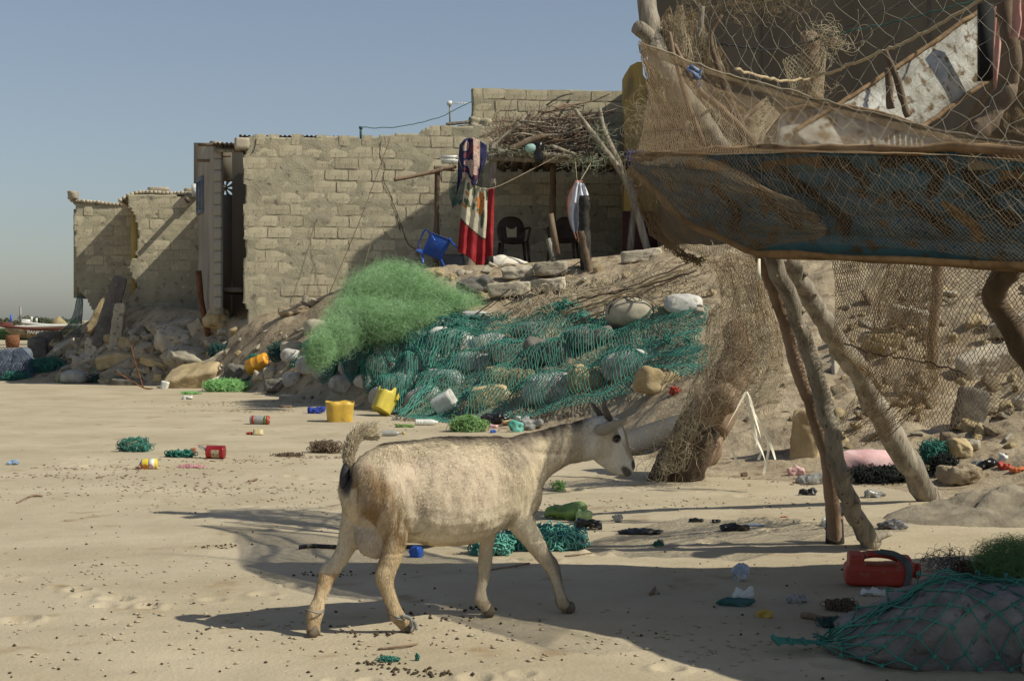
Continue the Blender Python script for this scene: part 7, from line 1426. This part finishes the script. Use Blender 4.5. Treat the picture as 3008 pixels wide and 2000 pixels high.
def chunk_br():
    g = G(2935, 1928); a, b, c = .52, .31, .158
    t = thing('netted_concrete', 'big rough concrete chunk wrapped in coarse teal net at the lower right', 'rock', tuple(g)); th = math.radians(-14)
    V, F = rough_body((2*a, 2*b, 2*c), 12, 31, 4.2, .07, 4, fr=3.2); V += (.006*fbm(V[:, 0]*26, V[:, 1]*26, V[:, 2]*26, s=3))[:, None]; tp = lambda x: np.clip(.38+.62*(x+a)/(.62*a), .3, 1); V[:, 2] = (V[:, 2]+c)*tp(V[:, 0])-c; V = V@Ry(.10).T; obj('lump', V+[0, .10, c*.50], F, mat('speckled_concrete', (.15, .14, .125), (.26, .245, .225), 9, .9, .006, 60, c3=(.10, .09, .08), c3t=.64), t, True)
    V, F = rough_body((.22, .14, .12), 15, 11, 4, .12, 4); obj('broken_corner', V+[.12, -.26, .03], F, M_conc, t)
    def srf(u, v):
        x = -a*1.45+2.9*a*u; tt = -.35+2.1*v; q = np.clip(1-np.abs(x/(a*1.06))**4.2, 0, 1)**(1/4.2)
        y = -b*1.10*np.sign(np.cos(tt))*np.abs(np.cos(tt))**.62*q; z = c*1.08*np.abs(np.sin(tt))**.62*np.sign(np.sin(tt))*q
        z = (z+c)*tp(x)-c+.004
        P = np.stack([x, y, z], -1)@Ry(.10).T+[0, .10, c*.50]; P[..., 2] = np.maximum(P[..., 2], .006+.010*np.abs(vn(u*30, v*30))); P[..., 1] -= np.clip(-x/a-1.0, 0, 1)*.25*(1-v); return P
    net('coarse_net', srf, 14, 8, .0034, M_teal, t, jit=.22, seed=5)
    rg = np.random.default_rng(2); i, j = np.meshgrid(np.arange(9), np.arange(15), indexing='ij'); P = srf(np.clip((j+(.5*(i % 2)))/14.5, 0, 1), i/8.).reshape(-1, 3); kb = MB()
    P = srf(np.linspace(.1, .9, 60), np.full(60, .86)); A = []; B = []
    for s_ in range(7):
        o = .014*np.stack([fbm(np.arange(60)*.3+s_*9, np.zeros(60), s=s_), fbm(np.arange(60)*.3, np.zeros(60)+9, s=s_), fbm(np.arange(60)*.3, np.zeros(60)+s_, s=s_+5)], -1)+[0, 0, .008]; A.append((P+o)[:-1]); B.append((P+o)[1:])
    obj('net_hem', *edges_tubes(np.concatenate(A), np.concatenate(B), .0035), M_teal, t)
    kn = mesh('net_knot', *rough_body((.017, .014, .015), 4, 5, 2.5, .3, 2), M_teal)
    Q = srf(np.clip((j+(.5*(i % 2)))/14.5, 0, 1), i/8.).reshape(-1, 3)
    for q in Q[:: 1]:
        link('net_knot', kn, t, q, rg.uniform(0, 6))
    gm = G(2960, 1520)
    n = 60; u, v = np.meshgrid(np.linspace(-1, 1, n), np.linspace(-1, 1, n)); r = np.sqrt(u*u+v*v); X = gm[0]+.15+u*1.0+v*.25+.15; Y = gm[1]+v*.5+.1; Z = gz(X, Y)-.015+.17*np.clip(1-r, 0, 1)**.6*(1+.25*fbm(X*3, Y*3, s=2))+(.04*fbm(X*9, Y*9, s=4)+.015*fbm(X*30, Y*30, s=5))*np.clip(1.2-r, 0, 1)
    i = np.arange(n-1)[:, None]*n+np.arange(n-1)[None]; q = np.stack([i, i+1, i+n+1, i+n], -1).reshape(-1, 4); V = np.stack([X, Y, Z], -1).reshape(-1, 3); rr = r.ravel()[q].mean(1)
    tag(obj('sand_mound', V, [q[rr < 1.08]], mat('damp_sand', (.20, .17, .125), (.31, .27, .20), 6, .95, .01, 30, spec=.1), None, True), kind='structure')
chunk_br()
def specks():
    rg = np.random.default_rng(77)
    def scatter(name, label, n, pts, size, m, flat=.7, elong=1.4):
        me = np.array([[1, 0, 0], [-1, 0, 0], [0, 1, 0], [0, -1, 0], [0, 0, 1], [0, 0, -1]], float); F0 = np.array([[0, 2, 4], [2, 1, 4], [1, 3, 4], [3, 0, 4], [2, 0, 5], [1, 2, 5], [3, 1, 5], [0, 3, 5]])
        P = pts(n); k = len(P); s = size*rg.uniform(.5, 1.5, k)[:, None, None]*rg.uniform(.8, 1.2, (k, 6, 1)); a = rg.uniform(0, 6.28, k); R = np.zeros((k, 3, 3)); R[:, 0, 0] = np.cos(a); R[:, 0, 1] = -np.sin(a); R[:, 1, 0] = np.sin(a); R[:, 1, 1] = np.cos(a); R[:, 2, 2] = 1
        V = (me[None]*s*np.array([elong, 1, flat]))@R.transpose(0, 2, 1)+P[:, None]+[0, 0, size*flat*.6]
        F = (F0[None]+np.arange(k)[:, None, None]*6).reshape(-1, 3); tag(obj(name, V.reshape(-1, 3), [F], m), label, kind='stuff')
    def rnd(x0, x1, y0, y1):
        def f(n): Y = 1/rg.uniform(1/((CAMZ*FPX)/(y0-HOR)), 1/((CAMZ*FPX)/(y1-HOR)), n); px = rg.uniform(x0, x1, n); X = (px-CX)/FPX*Y; return np.stack([X, Y, gz(X, Y)], -1)
        return f
    def clus(c):
        def f(n): k = rg.integers(len(c), size=n); C = np.array([G(a, b) for a, b, *_ in c]); w = np.array([q[2] for q in c]); hh = np.array([q[3] for q in c]); P = C[k]+rg.normal(size=(n, 3))*np.stack([w[k], hh[k], 0*w[k]], -1); P[:, 2] = gz(P[:, 0], P[:, 1]); return P
        return f
    Mp = mat('dung', (.045, .032, .018), (.09, .065, .04), 30, .8)
    scatter('goat_droppings', 'dark round droppings dotted over the sand', 230, rnd(0, 3008, 1350, 2000), .0058, Mp, .8, 1.15)
    scatter('goat_droppings', 'small cluster of dark droppings in the foreground', 190, clus([(1190, 1978, .07, .02), (1120, 1955, .05, .02), (1100, 1868, .06, .02), (1250, 1985, .07, .02), (640, 1610, .07, .05), (950, 1690, .10, .05), (1270, 1820, .1, .05), (1330, 1790, .1, .05)]), .0062, Mp, .8, 1.15)
    scatter('sand_bits', 'small dark crumbs of weed and bark strewn over the beach', 520, rnd(-100, 3100, 1180, 2000), .0042, M_bark, .35, 2.2)
    scatter('sand_bits', 'pale crumbs of shell and dry sand on the beach', 300, rnd(-100, 3100, 1160, 2000), .0045, mat('pale_crumb', (.48, .41, .28), (.6, .54, .42), 30), .5, 1.3)
    scatter('weed_line', 'line of dark weed crumbs along the tide mark', 1100, clus([(620, 1352, .45, .12), (330, 1375, .35, .10), (1000, 1345, .35, .06), (570, 1430, .5, .25), (200, 1400, .5, .15), (760, 1208, .5, .15), (640, 1070+120, .5, .2), (1350, 1240, .6, .2), (1500, 1262, .5, .15), (850, 1180, .8, .15), (2500, 1420, .5, .15)]), .008, M_bark, .5, 1.9)
    scatter('sand_clods', 'broken crusts of sand scattered on the beach', 800, clus([(600, 1440, .7, .3), (350, 1450, .8, .3), (900, 1480, .6, .3), (2000, 1480, .5, .2), (1500, 1500, .5, .3), (500, 1850, .5, .3), (1300, 1900, .5, .2), (2200, 1900, .4, .2), (200, 1700, .5, .3)]), .009, M_sand, .45, 1.3)
specks()
